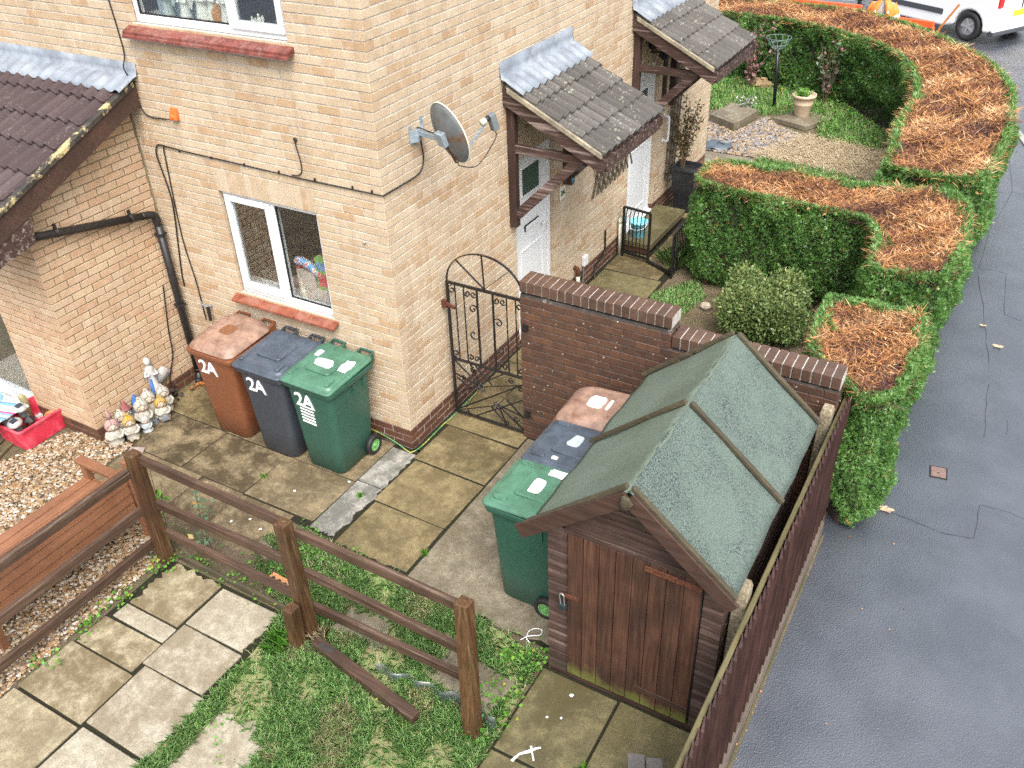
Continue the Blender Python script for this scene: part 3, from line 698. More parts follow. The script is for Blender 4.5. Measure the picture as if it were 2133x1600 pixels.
for q in kp[1:]:
    if (q-st).length > .85:
        dirv = (q-st).normalized(); MB().beam(st+dirv*.004+Vector((0, 0, -.055)), q-dirv*.004+Vector((0, 0, -.055)), .12, .125).build('kerb_stone', M['kerb'], kroot, bevel=.012); st = q
sheet('garden_soil', [(-9, -9), (3.76, -9), (3.76, 5), (3.86, 8.2), (3.8, 9.6), (3.1, 11.0), (2.0, 12.2), (.8, 13.1), (-.7, 13.42), (-9, 13.6)], -.006, M['soil'])
M['tar'] = simple('crack_tar', (.022, .023, .026), .35, .2, 30, .3, 100)
def crack(pts, wd=.008):
    wd *= .5
    n = 5; P = []
    for a, b in zip(pts[:-1], pts[1:]):
        for k in range(n): P.append((a[0]+(b[0]-a[0])*k/n+random.uniform(-.008, .008), a[1]+(b[1]-a[1])*k/n+random.uniform(-.008, .008)))
    P.append(pts[-1]); vs = []; fs = []
    for i, p in enumerate(P):
        q = P[min(i+1, len(P)-1)]; o = P[max(i-1, 0)]; dx, dy = q[0]-o[0], q[1]-o[1]; L = math.hypot(dx, dy) or 1
        ww = wd*random.uniform(.4, 1.0)/2; vs += [(p[0]-dy/L*ww, p[1]+dx/L*ww, -.001), (p[0]+dy/L*ww, p[1]-dx/L*ww, -.001)]
    for i in range(len(P)-1): fs.append((2*i, 2*i+1, 2*i+3, 2*i+2))
    return MB().add(vs, fs).build('crack', M['tar'], pavement, fixn=False)
crack([(4.16, 1.24), (4.4, 1.2), (4.65, 1.16), (4.89, 1.22), (4.875, 1.68), (5.05, 1.70), (5.4, 1.64)], .012)
crack([(4.72, 3.69), (4.75, 3.2), (4.79, 2.72)], .012); crack([(4.96, 3.1), (4.98, 2.85)], .009)
crack([(4.28, 6.36), (4.45, 6.42), (4.64, 6.39)], .014); crack([(4.3, 6.3), (4.5, 5.2), (4.68, 4.08)], .014); crack([(4.16, 11.2), (4.42, 9.2), (4.28, 7.6), (4.3, 6.4)], .014); crack([(4.15, 9.04), (4.42, 9.17), (4.6, 9.1)], .014)
crack([(4.62, 6.38), (4.70, 5.3), (4.9, 5.22)], .012)
# ------------------------------------------------------------------ paving slabs
def slab(parent, x0, x1, y0, y1, mat, z=.0, th=.05, rot=0, name='slab', jit=.006, chip=None):
    """one flag; y0<y1"""
    j = lambda: random.uniform(-jit, jit)
    g = .004; poly = [(x0+g+j(), y0+g+j()), (x1-g+j(), y0+g+j()), (x1-g+j(), y1-g+j()), (x0+g+j(), y1-g+j())]
    if rot:
        cx, cy = (x0+x1)/2, (y0+y1)/2; c, s = math.cos(R(rot)), math.sin(R(rot))
        poly = [(cx+(x-cx)*c-(y-cy)*s, cy+(x-cx)*s+(y-cy)*c) for x, y in poly]
    if chip is not None:
        poly = chip(poly)
    o = MB().prism(poly, z-th, z).build(name, mat, parent, bevel=.006)
    return o
def ragged(edge, amp=.02, n=14):
    def f(poly):
        out = []
        for i in range(4):
            a, b = poly[i], poly[(i+1) % 4]; out.append(a)
            if i in edge:
                for k in range(1, n):
                    t = k/n; dx, dy = b[0]-a[0], b[1]-a[1]; L = math.hypot(dx, dy); r = random.uniform(-amp, amp)
                    out.append((a[0]+dx*t+dy/L*r, a[1]+dy*t-dx/L*r))
        return out
    return f
patio = sheet('patio', [(-2.8, -1.3), (.1, -1.35), (.1, .02), (-2.8, .02)], -.0045, M['joint'])
SD_, SO_ = M['slab_dark'], M['slab_olive']
for (x0, x1, y0, y1, m) in ((-2.84, -1.845, -.645, 0, SO_), (-1.845, -1.03, -.645, 0, SD_), (-1.03, -.205, -.645, 0, SD_), (-2.66, -1.845, -1.26, -.645, SD_), (-1.845, -1.03, -1.26, -.645, SD_), (-1.03, -.205, -1.26, -.645, SD_),
                            (-2.5, -1.55, -1.85, -1.26, SD_), (-1.55, -1.03, -1.86, -1.26, SD_), (-1.03, -.40, -1.84, -1.27, SD_)):
    slab(patio, x0, x1, y0, y1, m, z=random.uniform(-.003, .004))
slab(patio, -.205, .085, -.62, -.05, M['slab_white'], z=.003, chip=ragged((1,), .018)); slab(patio, -.20, .085, -1.32, -.62, M['slab_white'], z=.005, chip=ragged((0, 1), .02))
path = sheet('side_path', [(.1, -1.4), (2.3, -1.5), (2.3, .7), (.9, .7), (.9, 3.7), (.0, 3.7), (.0, 0), (.1, 0)], -.0045, M['joint'])
for (x0, x1, y0, y1, m, r) in ((.03, .9, .50, 1.15, SO_, 0), (.03, .9, 1.15, 1.8, SO_, 0), (.03, .9, 1.8, 2.45, SO_, 0), (.03, .9, 2.45, 3.1, SO_, 0), (.03, .9, 3.1, 3.7, SO_, 0), (.08, .9, -.12, .49, SO_, -1.5), (.095, .89, -.77, -.13, SO_, -1.5), (.12, .88, -1.36, -.78, SO_, 0)):
    slab(path, x0, x1, y0, y1, m, rot=r, z=random.uniform(-.003, .003), chip=ragged((0,), .02) if y0 == -1.36 else None)
slab(path, .905, 2.30, -1.47, .67, M['concrete'], z=.002, chip=ragged((0,), .03))
ffp = sheet('front_path', [(.0, 3.7), (.9, 3.7), (.9, 7.2), (0, 7.2)], -.0045, M['joint'])
slab(ffp, .05, .86, 3.72, 4.27, M['slab_wet']); slab(ffp, .05, .80, 4.28, 4.86, SO_); slab(ffp, .45, .85, 4.87, 5.5, SO_); slab(ffp, .45, .85, 5.5, 6.15, SO_); slab(ffp, .02, .8, 6.2, 6.9, SO_)
slab(ffp, -.02, .75, 7.2, 8.3, M['concrete']); slab(ffp, -.8, .65, 8.35, 8.9, M['concrete'])
stp = thing('door_step', 'low concrete step outside the farther white door', 'step', (.2, 5.5, 0))
MB().box(.01, .45, 4.86, 6.13, .085, .165).build('step_slab', M['slab_wet'], stp, bevel=.008)
for k in range(6): MB().box(.02, .40, 4.88+k*.2075, 4.88+k*.2075+.2, .004, .08).build('brick', M['plinth'], stp, bevel=.003)
lp = sheet('garden_path', [(-.98, -6), (.33, -6), (.33, -2.18), (-.98, -2.18)], -.0045, M['joint'])
PL, TN = M['slab_pale'], M['slab_tan']
for (x0, x1, y0, y1, m, ch) in ((-.90, -.36, -2.69, -2.20, TN, ragged((2, 3), .03)), (-.92, -.35, -2.86, -2.70, PL, None), (-.97, -.34, -3.16, -2.87, TN, ragged((3,), .012)), (-1.0, -.31, -3.65, -3.17, TN, None), (-1.0, -.3, -4.25, -3.67, TN, None), (-1.0, -.3, -4.85, -4.27, TN, None),
                                (-.34, .27, -2.635, -2.215, PL, ragged((1,), .02)), (-.335, .28, -3.06, -2.645, PL, None), (-.295, .325, -3.62, -3.07, PL, None), (-.28, .32, -4.2, -3.64, PL, None), (-.28, .32, -4.8, -4.22, PL, None)):
    slab(lp, x0, x1, y0, y1, m, z=random.uniform(.004, .014), chip=ch)
sf = sheet('shed_apron', [(2.32, -3.6), (3.62, -3.6), (3.62, -1.6), (2.32, -1.6)], -.0045, M['joint'])
slab(sf, 2.33, 2.935, -2.4, -1.66, M['slab_wet']); slab(sf, 2.945, 3.60, -2.4, -1.66, M['slab_wet']); slab(sf, 2.33, 2.935, -3.2, -2.41, M['slab_wet']); slab(sf, 2.945, 3.6, -3.2, -2.41, M['slab_wet'])
ls = slab(None, 1.64, 2.22, -2.2, -1.86, M['concrete'], z=.045, rot=-8, name='loose_slab'); tag(ls, 'loose rough concrete slab lying in grass behind the rail fence end post', 'slab')
ls2 = slab(None, .66, 1.15, -2.18, -1.82, M['concrete'], z=.02, rot=14, name='loose_slab'); tag(ls2, 'half-sunk broken slab in grass behind the middle rail fence post', 'slab')
bp = slab(None, .45, 1.05, -3.75, -3.06, PL, z=.005, rot=10, name='sunken_slab', chip=ragged((0, 1, 2, 3), .05)); tag(bp, 'pale slab sunken in the lawn at the bottom edge', 'slab')
# ------------------------------------------------------------------ pebbles
def gravelmat(name, stops):
    t = NT(name); p = t.pos(); c = t.ramp(t.attr('tint'), stops, 'CONSTANT')
    c = t.mix(t.ramp(t.noise(p, 60, 4), [(.4, 0.0), (.7, .35)]), c, (.2, .13, .07)); return t.done(c, .5, .45)
M['pebble'] = gravelmat('golden_pebbles', [(0, (.20, .125, .06)), (.15, (.30, .23, .15)), (.3, (.15, .085, .04)), (.42, (.35, .31, .25)), (.55, (.25, .145, .055)), (.68, (.10, .08, .06)), (.78, (.27, .19, .115)), (.92, (.46, .44, .40))])
M['pebble_b'] = gravelmat('blue_grey_gold_chippings', [(0, (.24, .165, .09)), (.2, (.11, .12, .145)), (.38, (.31, .235, .15)), (.55, (.155, .165, .19)), (.7, (.20, .135, .07)), (.85, (.31, .29, .265))])
def inpoly(x, y, poly):
    ins = np.zeros(len(x), bool); n = len(poly)
    for i in range(n):
        x0, y0 = poly[i]; x1, y1 = poly[(i+1) % n]
        cnd = ((y0 > y) != (y1 > y)) & (x < (x1-x0)*(y-y0)/((y1-y0) or 1e-9)+x0); ins ^= cnd
    return ins
def scatter(poly, dens, excl=()):
    xs = [p[0] for p in poly]; ys = [p[1] for p in poly]; n = int((max(xs)-min(xs))*(max(ys)-min(ys))*dens)
    x = rng.uniform(min(xs), max(xs), n); y = rng.uniform(min(ys), max(ys), n); k = inpoly(x, y, poly)
    for e in excl: k &= ~inpoly(x, y, e)
    return x[k], y[k]
_oct = np.array([(1,0,0),(0,1,0),(-1,0,0),(0,-1,0),(0,0,1),(.7,.7,.45),(-.7,.7,.45),(-.7,-.7,.45),(.7,-.7,.45)], float)
_of = np.array([(0,5,8),(5,4,8),(0,1,5),(1,6,5),(5,6,4),(1,2,6),(2,7,6),(6,7,4),(2,3,7),(3,8,7),(7,8,4),(3,0,8)])
def pebbles(name, poly, dens, r0, r1, mat, excl=(), z=0.0, label=None, cat='gravel'):
    x, y = scatter(poly, dens, excl); n = len(x); r = rng.uniform(r0, r1, n); a = rng.uniform(0, 2*PI, n); e = rng.uniform(.55, 1, n); h = rng.uniform(.45, .8, n)
    T = _oct[_of].reshape(-1, 3)
    L = T[None]*np.stack([r, r*e, r*h], 1)[:, None, :]
    c, s = np.cos(a)[:, None], np.sin(a)[:, None]
    V = np.stack([L[..., 0]*c-L[..., 1]*s+x[:, None], L[..., 0]*s+L[..., 1]*c+y[:, None], L[..., 2]+z+rng.uniform(0, .012, n)[:, None]], -1)
    o = np_mesh(name, V.reshape(-1, 3), 3, np.repeat(rng.random(n), len(_of)), mat, None, 'stuff')
    if label: tag(o, label, cat)
    return o
GR = [(-6, -6), (-1.08, -6), (-1.08, -2.15), (-1.5, -1.9), (-2.52, -1.87), (-2.52, -1.27), (-2.75, -1.27), (-3.3, -1.42), (-3.45, -1.95), (-4.6, -2.9), (-6, -2.9)]
sheet('gravel_bed', GR, -.002, M['gravel_bed'])
GV = [(-3.6, -4.2), (-1.02, -4.2), (-1.05, -2.12), (-1.5, -1.88), (-2.52, -1.86), (-2.52, -1.25), (-2.78, -1.25), (-3.3, -1.4), (-3.45, -1.95), (-3.6, -2.3)]
pebbles('pebble_gravel', GV, 3600, .009, .021, M['pebble'], label='golden pebble gravel under the bench', cat='gravel')
FG = [(-.9, 8.95), (.45, 8.9), (1.3, 9.2), (1.2, 10.2), (.5, 10.6), (.2, 11.0), (-.1, 10.0), (-.65, 10.3), (-.9, 10.6)]
sheet('chipping_bed', FG, -.002, M['gravel_bed'])
pebbles('stone_chippings', FG, 1500, .014, .034, M['pebble_b'], label='grey and gold stone chippings in the far garden', cat='gravel')
ST = [(.5, 8.95), (2.2, 8.6), (2.75, 8.3), (2.5, 9.9), (1.7, 10.3), (1.1, 10.25)]
x, y = None, None
sheet('straw_patch', ST, -.001, M['soil_straw'])
# ------------------------------------------------------------------ grass
M['grass'] = leafmat('lawn_grass', [(0, (.17, .33, .09)), (.3, (.28, .52, .165)), (.55, (.40, .64, .25)), (.75, (.55, .62, .30)), (.9, (.62, .54, .33)), (1, (.66, .56, .36))], .4, .4)
M['weed'] = leafmat('weed_leaves', [(0, (.05, .15, .02)), (.5, (.11, .30, .035)), (.85, (.2, .42, .06)), (1, (.4, .33, .05))], .4, .3)
M['straw'] = leafmat('dry_straw', [(0, (.36, .27, .15)), (.5, (.52, .42, .27)), (1, (.64, .55, .39))], .7, .15)
def blades(name, x, y, hmin, hmax, wd, mat, label, cat='grass', lean=.7, z=0.0, tint=None, kind='stuff'):
    n = len(x); P = np.stack([x, y, np.full(n, z)], 1); a = rng.uniform(0, 2*PI, n)
    hx = np.stack([np.cos(a), np.sin(a), np.zeros(n)], 1); h = rng.uniform(hmin, hmax, n); ln = rng.uniform(.15, 1, n)*lean
    up = np.array([0, 0, 1.0]); d1 = unit(up+hx*ln[:, None]*.5); d2 = unit(up*(1-.6*ln[:, None])+hx*ln[:, None]*1.3)
    S = np.stack([-np.sin(a), np.cos(a), np.zeros(n)], 1)*(wd*rng.uniform(.6, 1.2, n))[:, None]
    A = P; Bm = P+d1*(h*.5)[:, None]; C = Bm+d2*(h*.55)[:, None]
    q = np.stack([A-S/2, A+S/2, Bm+S*.42, C, Bm-S*.42], 1)
    o = np_mesh(name, q.reshape(-1, 3), 5, tint if tint is not None else np.clip(rng.normal(.42, .24, n), 0, 1), mat, None, kind)
    if label: tag(o, label, cat)
    return o
LAWN = [(.30, -2.2), (.45, -1.45), (.85, -1.42), (.92, -1.50), (1.9, -1.52), (2.28, -1.6), (2.32, -2.3), (2.30, -3.4), (1.7, -4.2), (.3, -4.4), (.35, -2.9)]
M['turf'] = soil('thin_turf', (.19, .26, .09), (.30, .33, .14), (.33, .27, .16))
sheet('lawn', LAWN, -.001, M['turf'])
EXC = [[(1.68, -2.16), (2.18, -2.2), (2.2, -1.9), (1.66, -1.86)], [(.7, -2.15), (1.1, -2.1), (1.1, -1.86), (.72, -1.9)], [(.52, -3.9), (1.0, -3.9), (.98, -3.14), (.5, -3.1)]]
x, y = scatter(LAWN, 11000, EXC); nz = np.sin(x*5.1+1.3)*np.cos(y*4.3)+np.sin(x*11+y*7)*.5
tn = np.clip(rng.normal(.43, .19, len(x))+np.where(nz > .6, .35, 0), 0, 1)
keep = ~((nz < -.35) & (rng.random(len(x)) < .85)); x, y, tn = x[keep], y[keep], tn[keep]
blades('lawn_grass', x, y, .04, .11, .0055, M['grass'], 'short wet lawn grass around the rail fence posts', tint=tn, lean=1.7)
PT = [(-.2, -1.35), (.45, -1.4), (.5, -1.75), (.55, -2.15), (.32, -2.2), (-.25, -1.95), (-.45, -1.6)]
x, y = scatter(PT, 7000); blades('border_grass', x, y, .02, .07, .005, M['grass'], 'thin grass and weeds along the patio edge by the loose bricks', lean=1.5, tint=np.clip(rng.normal(.4, .25, len(x)), 0, 1))
x, y = scatter(ST, 2600)
n = len(x); a = rng.uniform(0, 2*PI, n); D = np.stack([np.cos(a), np.sin(a), rng.uniform(-.05, .25, n)], 1); P = np.stack([x, y, rng.uniform(.0, .05, n)], 1)
tag(np_mesh('straw', kites(P, D, np.tile([0, 0, 1.0], (n, 1)), rng.uniform(.08, .22, n), np.full(n, .010)), 4, rng.random(n), M['straw'], None, 'stuff'), 'dry straw strewn on the far front garden', 'straw')
GG = [(-1.3, 10.8), (-.55, 11.1), (.1, 11.0), (.55, 11.35), (1.1, 10.9), (1.3, 10.2), (2.3, 10.0), (2.5, 10.6), (1.2, 12.2), (-.3, 12.8), (-1.5, 12.9)]
x, y = scatter(GG, 1200); blades('garden_grass', x, y, .06, .16, .02, M['grass'], 'rough green grass under the far hedge', tint=np.clip(rng.normal(.45, .3, len(x)), 0, 1))
G2 = [(1.2, 5.6), (2.9, 5.6), (2.9, 8.3), (1.9, 8.75), (.7, 8.85), (.8, 7)]
x, y = scatter(G2, 1400); blades('garden_grass', x, y, .06, .14, .016, M['grass'], 'green grass strip between the two hedge arms', tint=np.clip(rng.normal(.3, .12, len(x)), 0, 1))
G3 = [(.9, 3.9), (1.25, 4.5), (1.5, 4.1), (1.35, 3.2), (1.1, 2.6), (.95, 2.7)]
x, y = scatter(G3, 5200); blades('garden_grass', x, y, .03, .08, .008, M['grass'], 'grass patch beside the front path under the near hedge', tint=np.clip(rng.normal(.42, .2, len(x)), 0, 1))
# creeping weeds: round leaves lying in clusters
def leaves(name, poly_or_pts, dens, size, mat, label, cat='weeds', zmax=.06, clump=0, kind='stuff', flat=.7):
    if clump:
        cx, cy = scatter(poly_or_pts, clump); m = max(1, int(dens))
        x = np.repeat(cx, m)+rng.normal(0, .045, len(cx)*m); y = np.repeat(cy, m)+rng.normal(0, .045, len(cx)*m)
    else: x, y = scatter(poly_or_pts, dens)
    n = len(x); P = np.stack([x, y, rng.uniform(.004, zmax, n)], 1); a = rng.uniform(0, 2*PI, n)
    D = np.stack([np.cos(a), np.sin(a), rng.uniform(-.3, .5, n)], 1); N = unit(np.stack([rng.normal(0, 1-flat, n), rng.normal(0, 1-flat, n), np.ones(n)], 1)); L = rng.uniform(.5, 1.2, n)*size
    o = np_mesh(name, kites(P, D, N, L, L*.85, .08), 4, np.clip(rng.normal(.5, .25, n), 0, 1), mat, None, kind)
    return tag(o, label, cat)
leaves('weeds', [(-1.06, -4.0), (-.92, -4.0), (-.9, -2.7), (-.82, -2.3), (-.72, -2.12), (-1.08, -2.2)], 16, .034, M['weed'], 'low green weeds between the left fence rails and path slabs', clump=42)
leaves('weeds', [(-.95, -2.18), (.5, -2.2), (.5, -2.05), (-.9, -2.02)], 10, .03, M['weed'], 'weeds growing under the front fence rails', clump=80)
leaves('weeds', [(2.12, -1.5), (2.36, -1.5), (2.36, -2.25), (2.22, -2.7), (2.1, -2.3), (2.05, -1.75)], 14, .032, M['weed'], 'bright weeds at the shed corner beside the loose slab', clump=80, zmax=.09)
leaves('weeds', LAWN, 7, .026, M['weed'], 'broad-leaved weeds scattered through the lawn', clump=6, zmax=.06)
leaves('weeds', PT, 12, .032, M['weed'], 'clover at the patio edge by the white slab', clump=30)
leaves('garden_weeds', GG, 420, .05, M['weed'], 'leafy weeds in the far garden border', zmax=.15)
M['fallen'] = leafmat('fallen_leaf', [(0, (.30, .10, .03)), (.5, (.42, .17, .05)), (1, (.5, .36, .2))], .6, .1)
leaves('fallen_leaf_litter', [(3.74, -2.6), (3.84, -2.6), (3.80, .6), (3.73, .6)], 60, .02, M['fallen'], 'tiny orange hedge clippings along the gravel board', cat='leaf litter', zmax=.012)
leaves('hedge_clippings', [(3.85, -2), (4.6, -2), (4.5, 4), (4.15, 6)], 5, .016, M['fallen'], 'scattered orange clippings on the wet pavement', cat='leaf litter', zmax=.006)
leaves('soil_litter', [(1.0, 1.0), (3.5, 1.0), (3.4, 3), (2.6, 4.3), (1.6, 4.2), (1.0, 2.6)], 150, .02, M['fallen'], 'leaf litter on the bed behind the brown wall', cat='leaf litter', zmax=.01)
# ================================================================== wheelie bins
def wheelie_bin(label, loc, rotz, body, lid, rim, style, marks):
    t = thing('wheelie_bin', label, 'bin', loc, 'wheelie bins of house 2A', rotz)
    K = dict(local=True)
    def ring(wd, y0, y1, r, z): return rrect(0, (y0+y1)/2, wd, y1-y0, r, z, 5)
    rings = [ring(.40, -.255, .20, .07, .0), ring(.44, -.275, .225, .08, .02), ring(.465, -.29, .235, .075, .3), ring(.50, -.305, .25, .065, .7), ring(.525, -.315, .26, .055, .93), ring(.525, -.315, .26, .055, .935)]
    MB().loft(rings).build('body', body, t, smooth=True, **K)
    rim_r = [ring(.53, -.318, .262, .05, .915), ring(.575, -.34, .275, .045, .93), ring(.585, -.345, .28, .045, .965), ring(.58, -.342, .28, .045, .985), ring(.50, -.30, .24, .04, .985)]
    MB().loft(rim_r, False, False).build('rim', body, t, smooth=True, bevel=.003, **K)
    def lring(wd, y0, y1, r, z, tilt=.035):
        p = rrect(0, (y0+y1)/2, wd, y1-y0, r, 0, 6)
        return [(x, y, z+tilt*(y+.36)/.7+.012*(1-(x/.3)**2)) for x, y, _ in p]
    if style == 'flat':
        lr = [lring(.585, -.36, .285, .05, .985), lring(.592, -.365, .288, .05, .992), lring(.585, -.36, .285, .05, 1.004), lring(.545, -.325, .265, .055, 1.010), lring(.53, -.31, .255, .06, 1.026), lring(.50, -.285, .24, .07, 1.030), lring(.30, -.18, .14, .05, 1.030), lring(.28, -.165, .125, .05, 1.025)]
    else:
        lr = [lring(.56, -.33, .285, .09, .985), lring(.57, -.34, .288, .10, .992), lring(.56, -.33, .285, .11, 1.006), lring(.50, -.30, .265, .13, 1.040), lring(.44, -.265, .24, .13, 1.062), lring(.36, -.21, .19, .10, 1.066), lring(.28, -.165, .125, .06, 1.064)]
    ld = MB().loft(lr).build('lid', lid, t, smooth=True, bevel=.002, **K)
    L = lambda x, y: (.035*(y+.36)/.7+.012*(1-(x/.3)**2))
    for s in (-1, 1):
        if style == 'flat':
            g = [rrect(s*.215, -.235, .05, .12, .022, 1.026+L(s*.2, -.23), 4), rrect(s*.215, -.235, .042, .11, .02, 1.045+L(s*.2, -.23), 4), rrect(s*.215, -.235, .03, .09, .014, 1.043+L(s*.2, -.23), 4)]
            MB().loft(g).build('grip', lid, ld, smooth=True, bevel=.003, **K)
        else:
            MB().tube([(s*.235, -.24+k*.036, 1.022+.020*math.sin(PI*k/8)) for k in range(9)], [.004+.016*math.sin(PI*k/8) for k in range(9)], 8).build('grip', lid, ld, smooth=True, **K)
            MB().loft([rrect(s*.268, -.10, .012, .20, .005, .998, 3), rrect(s*.262, -.10, .012, .16, .005, 1.022, 3)]).build('scoop', body, ld, smooth=True, **K)
    # raised panel in the lid
    pn = [rrect(0, -.02, .285, .30, .03, 1.022+L(0, 0), 4), rrect(0, -.02, .275, .29, .03, 1.036+L(0, 0), 4), rrect(0, -.02, .25, .265, .025, 1.034+L(0, 0), 4)]
    if style == 'flat': MB().loft(pn).build('lid_panel', lid, ld, smooth=True, bevel=.002, **K)
    # hinge bar and the two carry handles
    for s in (-1, 1):
        mb = MB(); c = s*.165
        mb.tube([(c-.075, .24, 1.02), (c-.075, .315, 1.035), (c-.07, .355, 1.04), (c+.07, .355, 1.04), (c+.075, .315, 1.035), (c+.075, .24, 1.02)], .013, 7)
        mb.box(c-.088, c-.066, .235, .34, .955, 1.035); mb.box(c+.066, c+.088, .235, .34, .955, 1.035)
        mb.build('handle', body, t, bevel=.003, **K)
        # side ribs under the rim
        for yy in (-.02, .13): MB().box(s*.252-.008, s*.252+.014*s+.008, yy, yy+.012, .80, .92).build('rib', body, t, **K)
        # wheel
        w0 = MB(); ax = s*.255; cz, cy, rr = .10, .16, .10
        prof = [(.062, -.025), (.092, -.027), (.1, -.018), (.1, .018), (.092, .027), (.062, .025)]
        n = 22; vs = []; fs = []
        for (r, o) in prof:
            for k in range(n): a = 2*PI*k/n; vs.append((ax+o, cy+r*math.cos(a), cz+r*math.sin(a)))
        m = len(prof)
        for i in range(m):
            for k in range(n): fs.append((i*n+k, i*n+(k+1) % n, ((i+1) % m)*n+(k+1) % n, ((i+1) % m)*n+k))
        wh = MB().add(vs, fs).build('wheel', M['rubber'], t, smooth=True, **K)
        rm = MB(); n = 18
        for (r0, r1, o0, o1) in ((.052, .066, -.022, .022), (.0, .018, -.03, .03)):
            vs = []; fs = []
            for (r, o) in ((max(r0, .002), o0), (r1, o0), (r1, o1), (max(r0, .002), o1)):
                for k in range(n): a = 2*PI*k/n; vs.append((ax+o, cy+r*math.cos(a), cz+r*math.sin(a)))
            for i in range(4):
                for k in range(n): fs.append((i*n+k, i*n+(k+1) % n, ((i+1) % 4)*n+(k+1) % n, ((i+1) % 4)*n+k))
            rm.add(vs, fs)
        for k in range(7):
            a = 2*PI*k/7; rm.beam((ax+.008*s, cy+.012*math.cos(a), cz+.012*math.sin(a)), (ax+.012*s, cy+.058*math.cos(a), cz+.058*math.sin(a)), .012, .012, (1, 0, 0))
        rm.box(ax-.006, ax+.006, cy-.05, cy+.05, cz-.05, cz+.05)
        rm.build('rim', rim, wh, bevel=.001, **K)
    MB().tube([(-.24, .16, .10), (.24, .16, .10)], .012, 8).build('axle', M['steel'], t, **K)
    # markings
    zt = 1.0372
    def sticker(name, pts, mat, dz=0.0):
        vs = [(x, y, zt+dz+L(x, y)+.0005-.0125*(x/.3)**2*0) for x, y in pts]; n = len(vs)
        MB().add([(x, y, z+.0012) for x, y, z in vs]+[(x, y, z-.004) for x, y, z in vs], [tuple(range(n))]+[(i, (i+1) % n, n+(i+1) % n, n+i) for i in range(n)]).build(name, mat, ld, **K)
    def rag(cx, cy, a, b, n=18, amp=.08):
        return [(cx+a*math.copysign(abs(math.cos(q))**.5, math.cos(q))*(1+random.uniform(-amp, amp)), cy+b*math.copysign(abs(math.sin(q))**.5, math.sin(q))*(1+random.uniform(-amp, amp))) for q in [2*PI*i/n for i in range(n)]]
    for mk in marks:
        if mk == 'num':
            sl = Vector((0, -.020, .4)).normalized()
            yf = lambda z: -.302-.03*(z-.6)/.6
            text('2A', .205, M['whitep'], t, frame((-.06, -.3135, .80), (1, 0, 0), (0, -.047, 1)), 'number', ext=.004, offs=.002, spacing=.86)
        elif mk == 'strikes':
            for k in range(6):
                z = .745-k*.036; mb = MB(); a0 = -.13; prev = None
                mb.beam((a0, -.3155+.047*(.775-z), z), (.03, -.3155+.047*(.775-z), z-.006), .004, .014 if k < 5 else .02)
                mb.build('paint_stripe', M['whitep'], t, **K)
        else:
            kind, cx, cy, a, b, mat, amp, dz = mk; sticker('sticker', rag(cx, cy, a, b, amp=amp), M[mat], dz)
    return t
W_ = 'white'
wheelie_bin('brown wheelie bin with faded pink-brown lid and white 2A below the window', (-1.76, -.37, 0), 0, M['bin_brown'], M['bin_brown_lid'], M['rimk'], 'dome', ['num', ('s', 0, -.02, .075, .075, 'sticker_b', .02, .028)])
wheelie_bin('charcoal wheelie bin with white 2A between the brown and green bins', (-1.13, -.385, 0), 0, M['bin_black'], M['bin_black_lid'], M['rimk'], 'flat', ['num'])
wheelie_bin('green wheelie bin with struck-through white 2A at the house corner', (-.565, -.365, 0), R(-1), M['bin_green'], M['bin_green_lid'], M['rimg'], 'flat', ['num', 'strikes', ('s', -.02, -.03, .095, .06, W_, .12, 0), ('s', .20, .02, .05, .085, W_, .18, .0), ('s', -.17, .08, .035, .05, 'sticker_g', .1, 0)])
wheelie_bin('green wheelie bin against the shed side, front of its row of three', (1.965, -.975, 0), R(-90), M['bin_green'], M['bin_green_lid'], M['rimg'], 'flat', [('s', .0, -.06, .085, .07, W_, .05, 0), ('s', -.19, .04, .045, .075, W_, .2, 0)])
wheelie_bin('charcoal wheelie bin with grey sticker in the middle of the row by the shed', (1.975, -.405, 0), R(-91), M['bin_black'], M['bin_black_lid'], M['rimk'], 'flat', [('s', -.04, -.04, .075, .055, 'sticker_g', .02, 0), ('s', .21, -.09, .018, .026, W_, .02, 0)])
wheelie_bin('brown wheelie bin with faded lid and white sticker nearest the brown wall', (1.935, .155, 0), R(-89), M['bin_brown'], M['bin_brown_lid'], M['rimk'], 'dome', [('s', -.0, -.06, .085, .07, W_, .07, .028), ('s', .0, .055, .075, .014, W_, .02, .028)])
# ================================================================== brown garden wall
gw = thing('garden_wall', 'dark brown brick garden wall with brick-on-edge coping, stepping down behind the shed', 'wall', (2.2, .78, 0))
PG = lambda u, d, z: (.855+u, .68+d, z)
G0, GS, G1 = 0, 1.435, 2.81
mb = MB(); mb.box(.861, .855+GS-.01, .686, .874, -.1, 1.60); mb.box(.855+GS-.01, .855+G1-.006, .686, .874, -.1, 1.435); gback = mb.build('wall_core', M['mortar_b'], gw)
bl = courses(G1, -1, 19, lambda c: 's' if c % 2 == 0 else 'h', [])
bl += [(a, min(b, GS), c, d) for a, b, c, d in courses(G1, 19, 21, lambda c: 's' if c % 2 == 0 else 'h', []) if a < GS-.03]
lay([(Wall(PG), 'G', bl)], lambda wi: gw, gw, 'brickwork', 300, -5, M['brown'], M['brown'])
PGr = lambda u, d, z: (.855+u, .88-d, z); rear = [(a, b, c, d) for a, b, c, d in bl]
V = MB()
for a, b, c, d in rear:
    vs, fs = brick_pts(b-a, d-c, .08); V.add([PGr((a+b)/2+p[0], p[1], (c+d)/2+p[2]) for p in vs], fs)
V.build('rear_brickwork', M['brown'], gw, kind='stuff')
for c in range(0, 21):     # end face by the gate
    MB().box(.853, .858, .690, .870, c*CH+.006, c*CH+.069).build('brick', M['brown'], gw, bevel=.002)
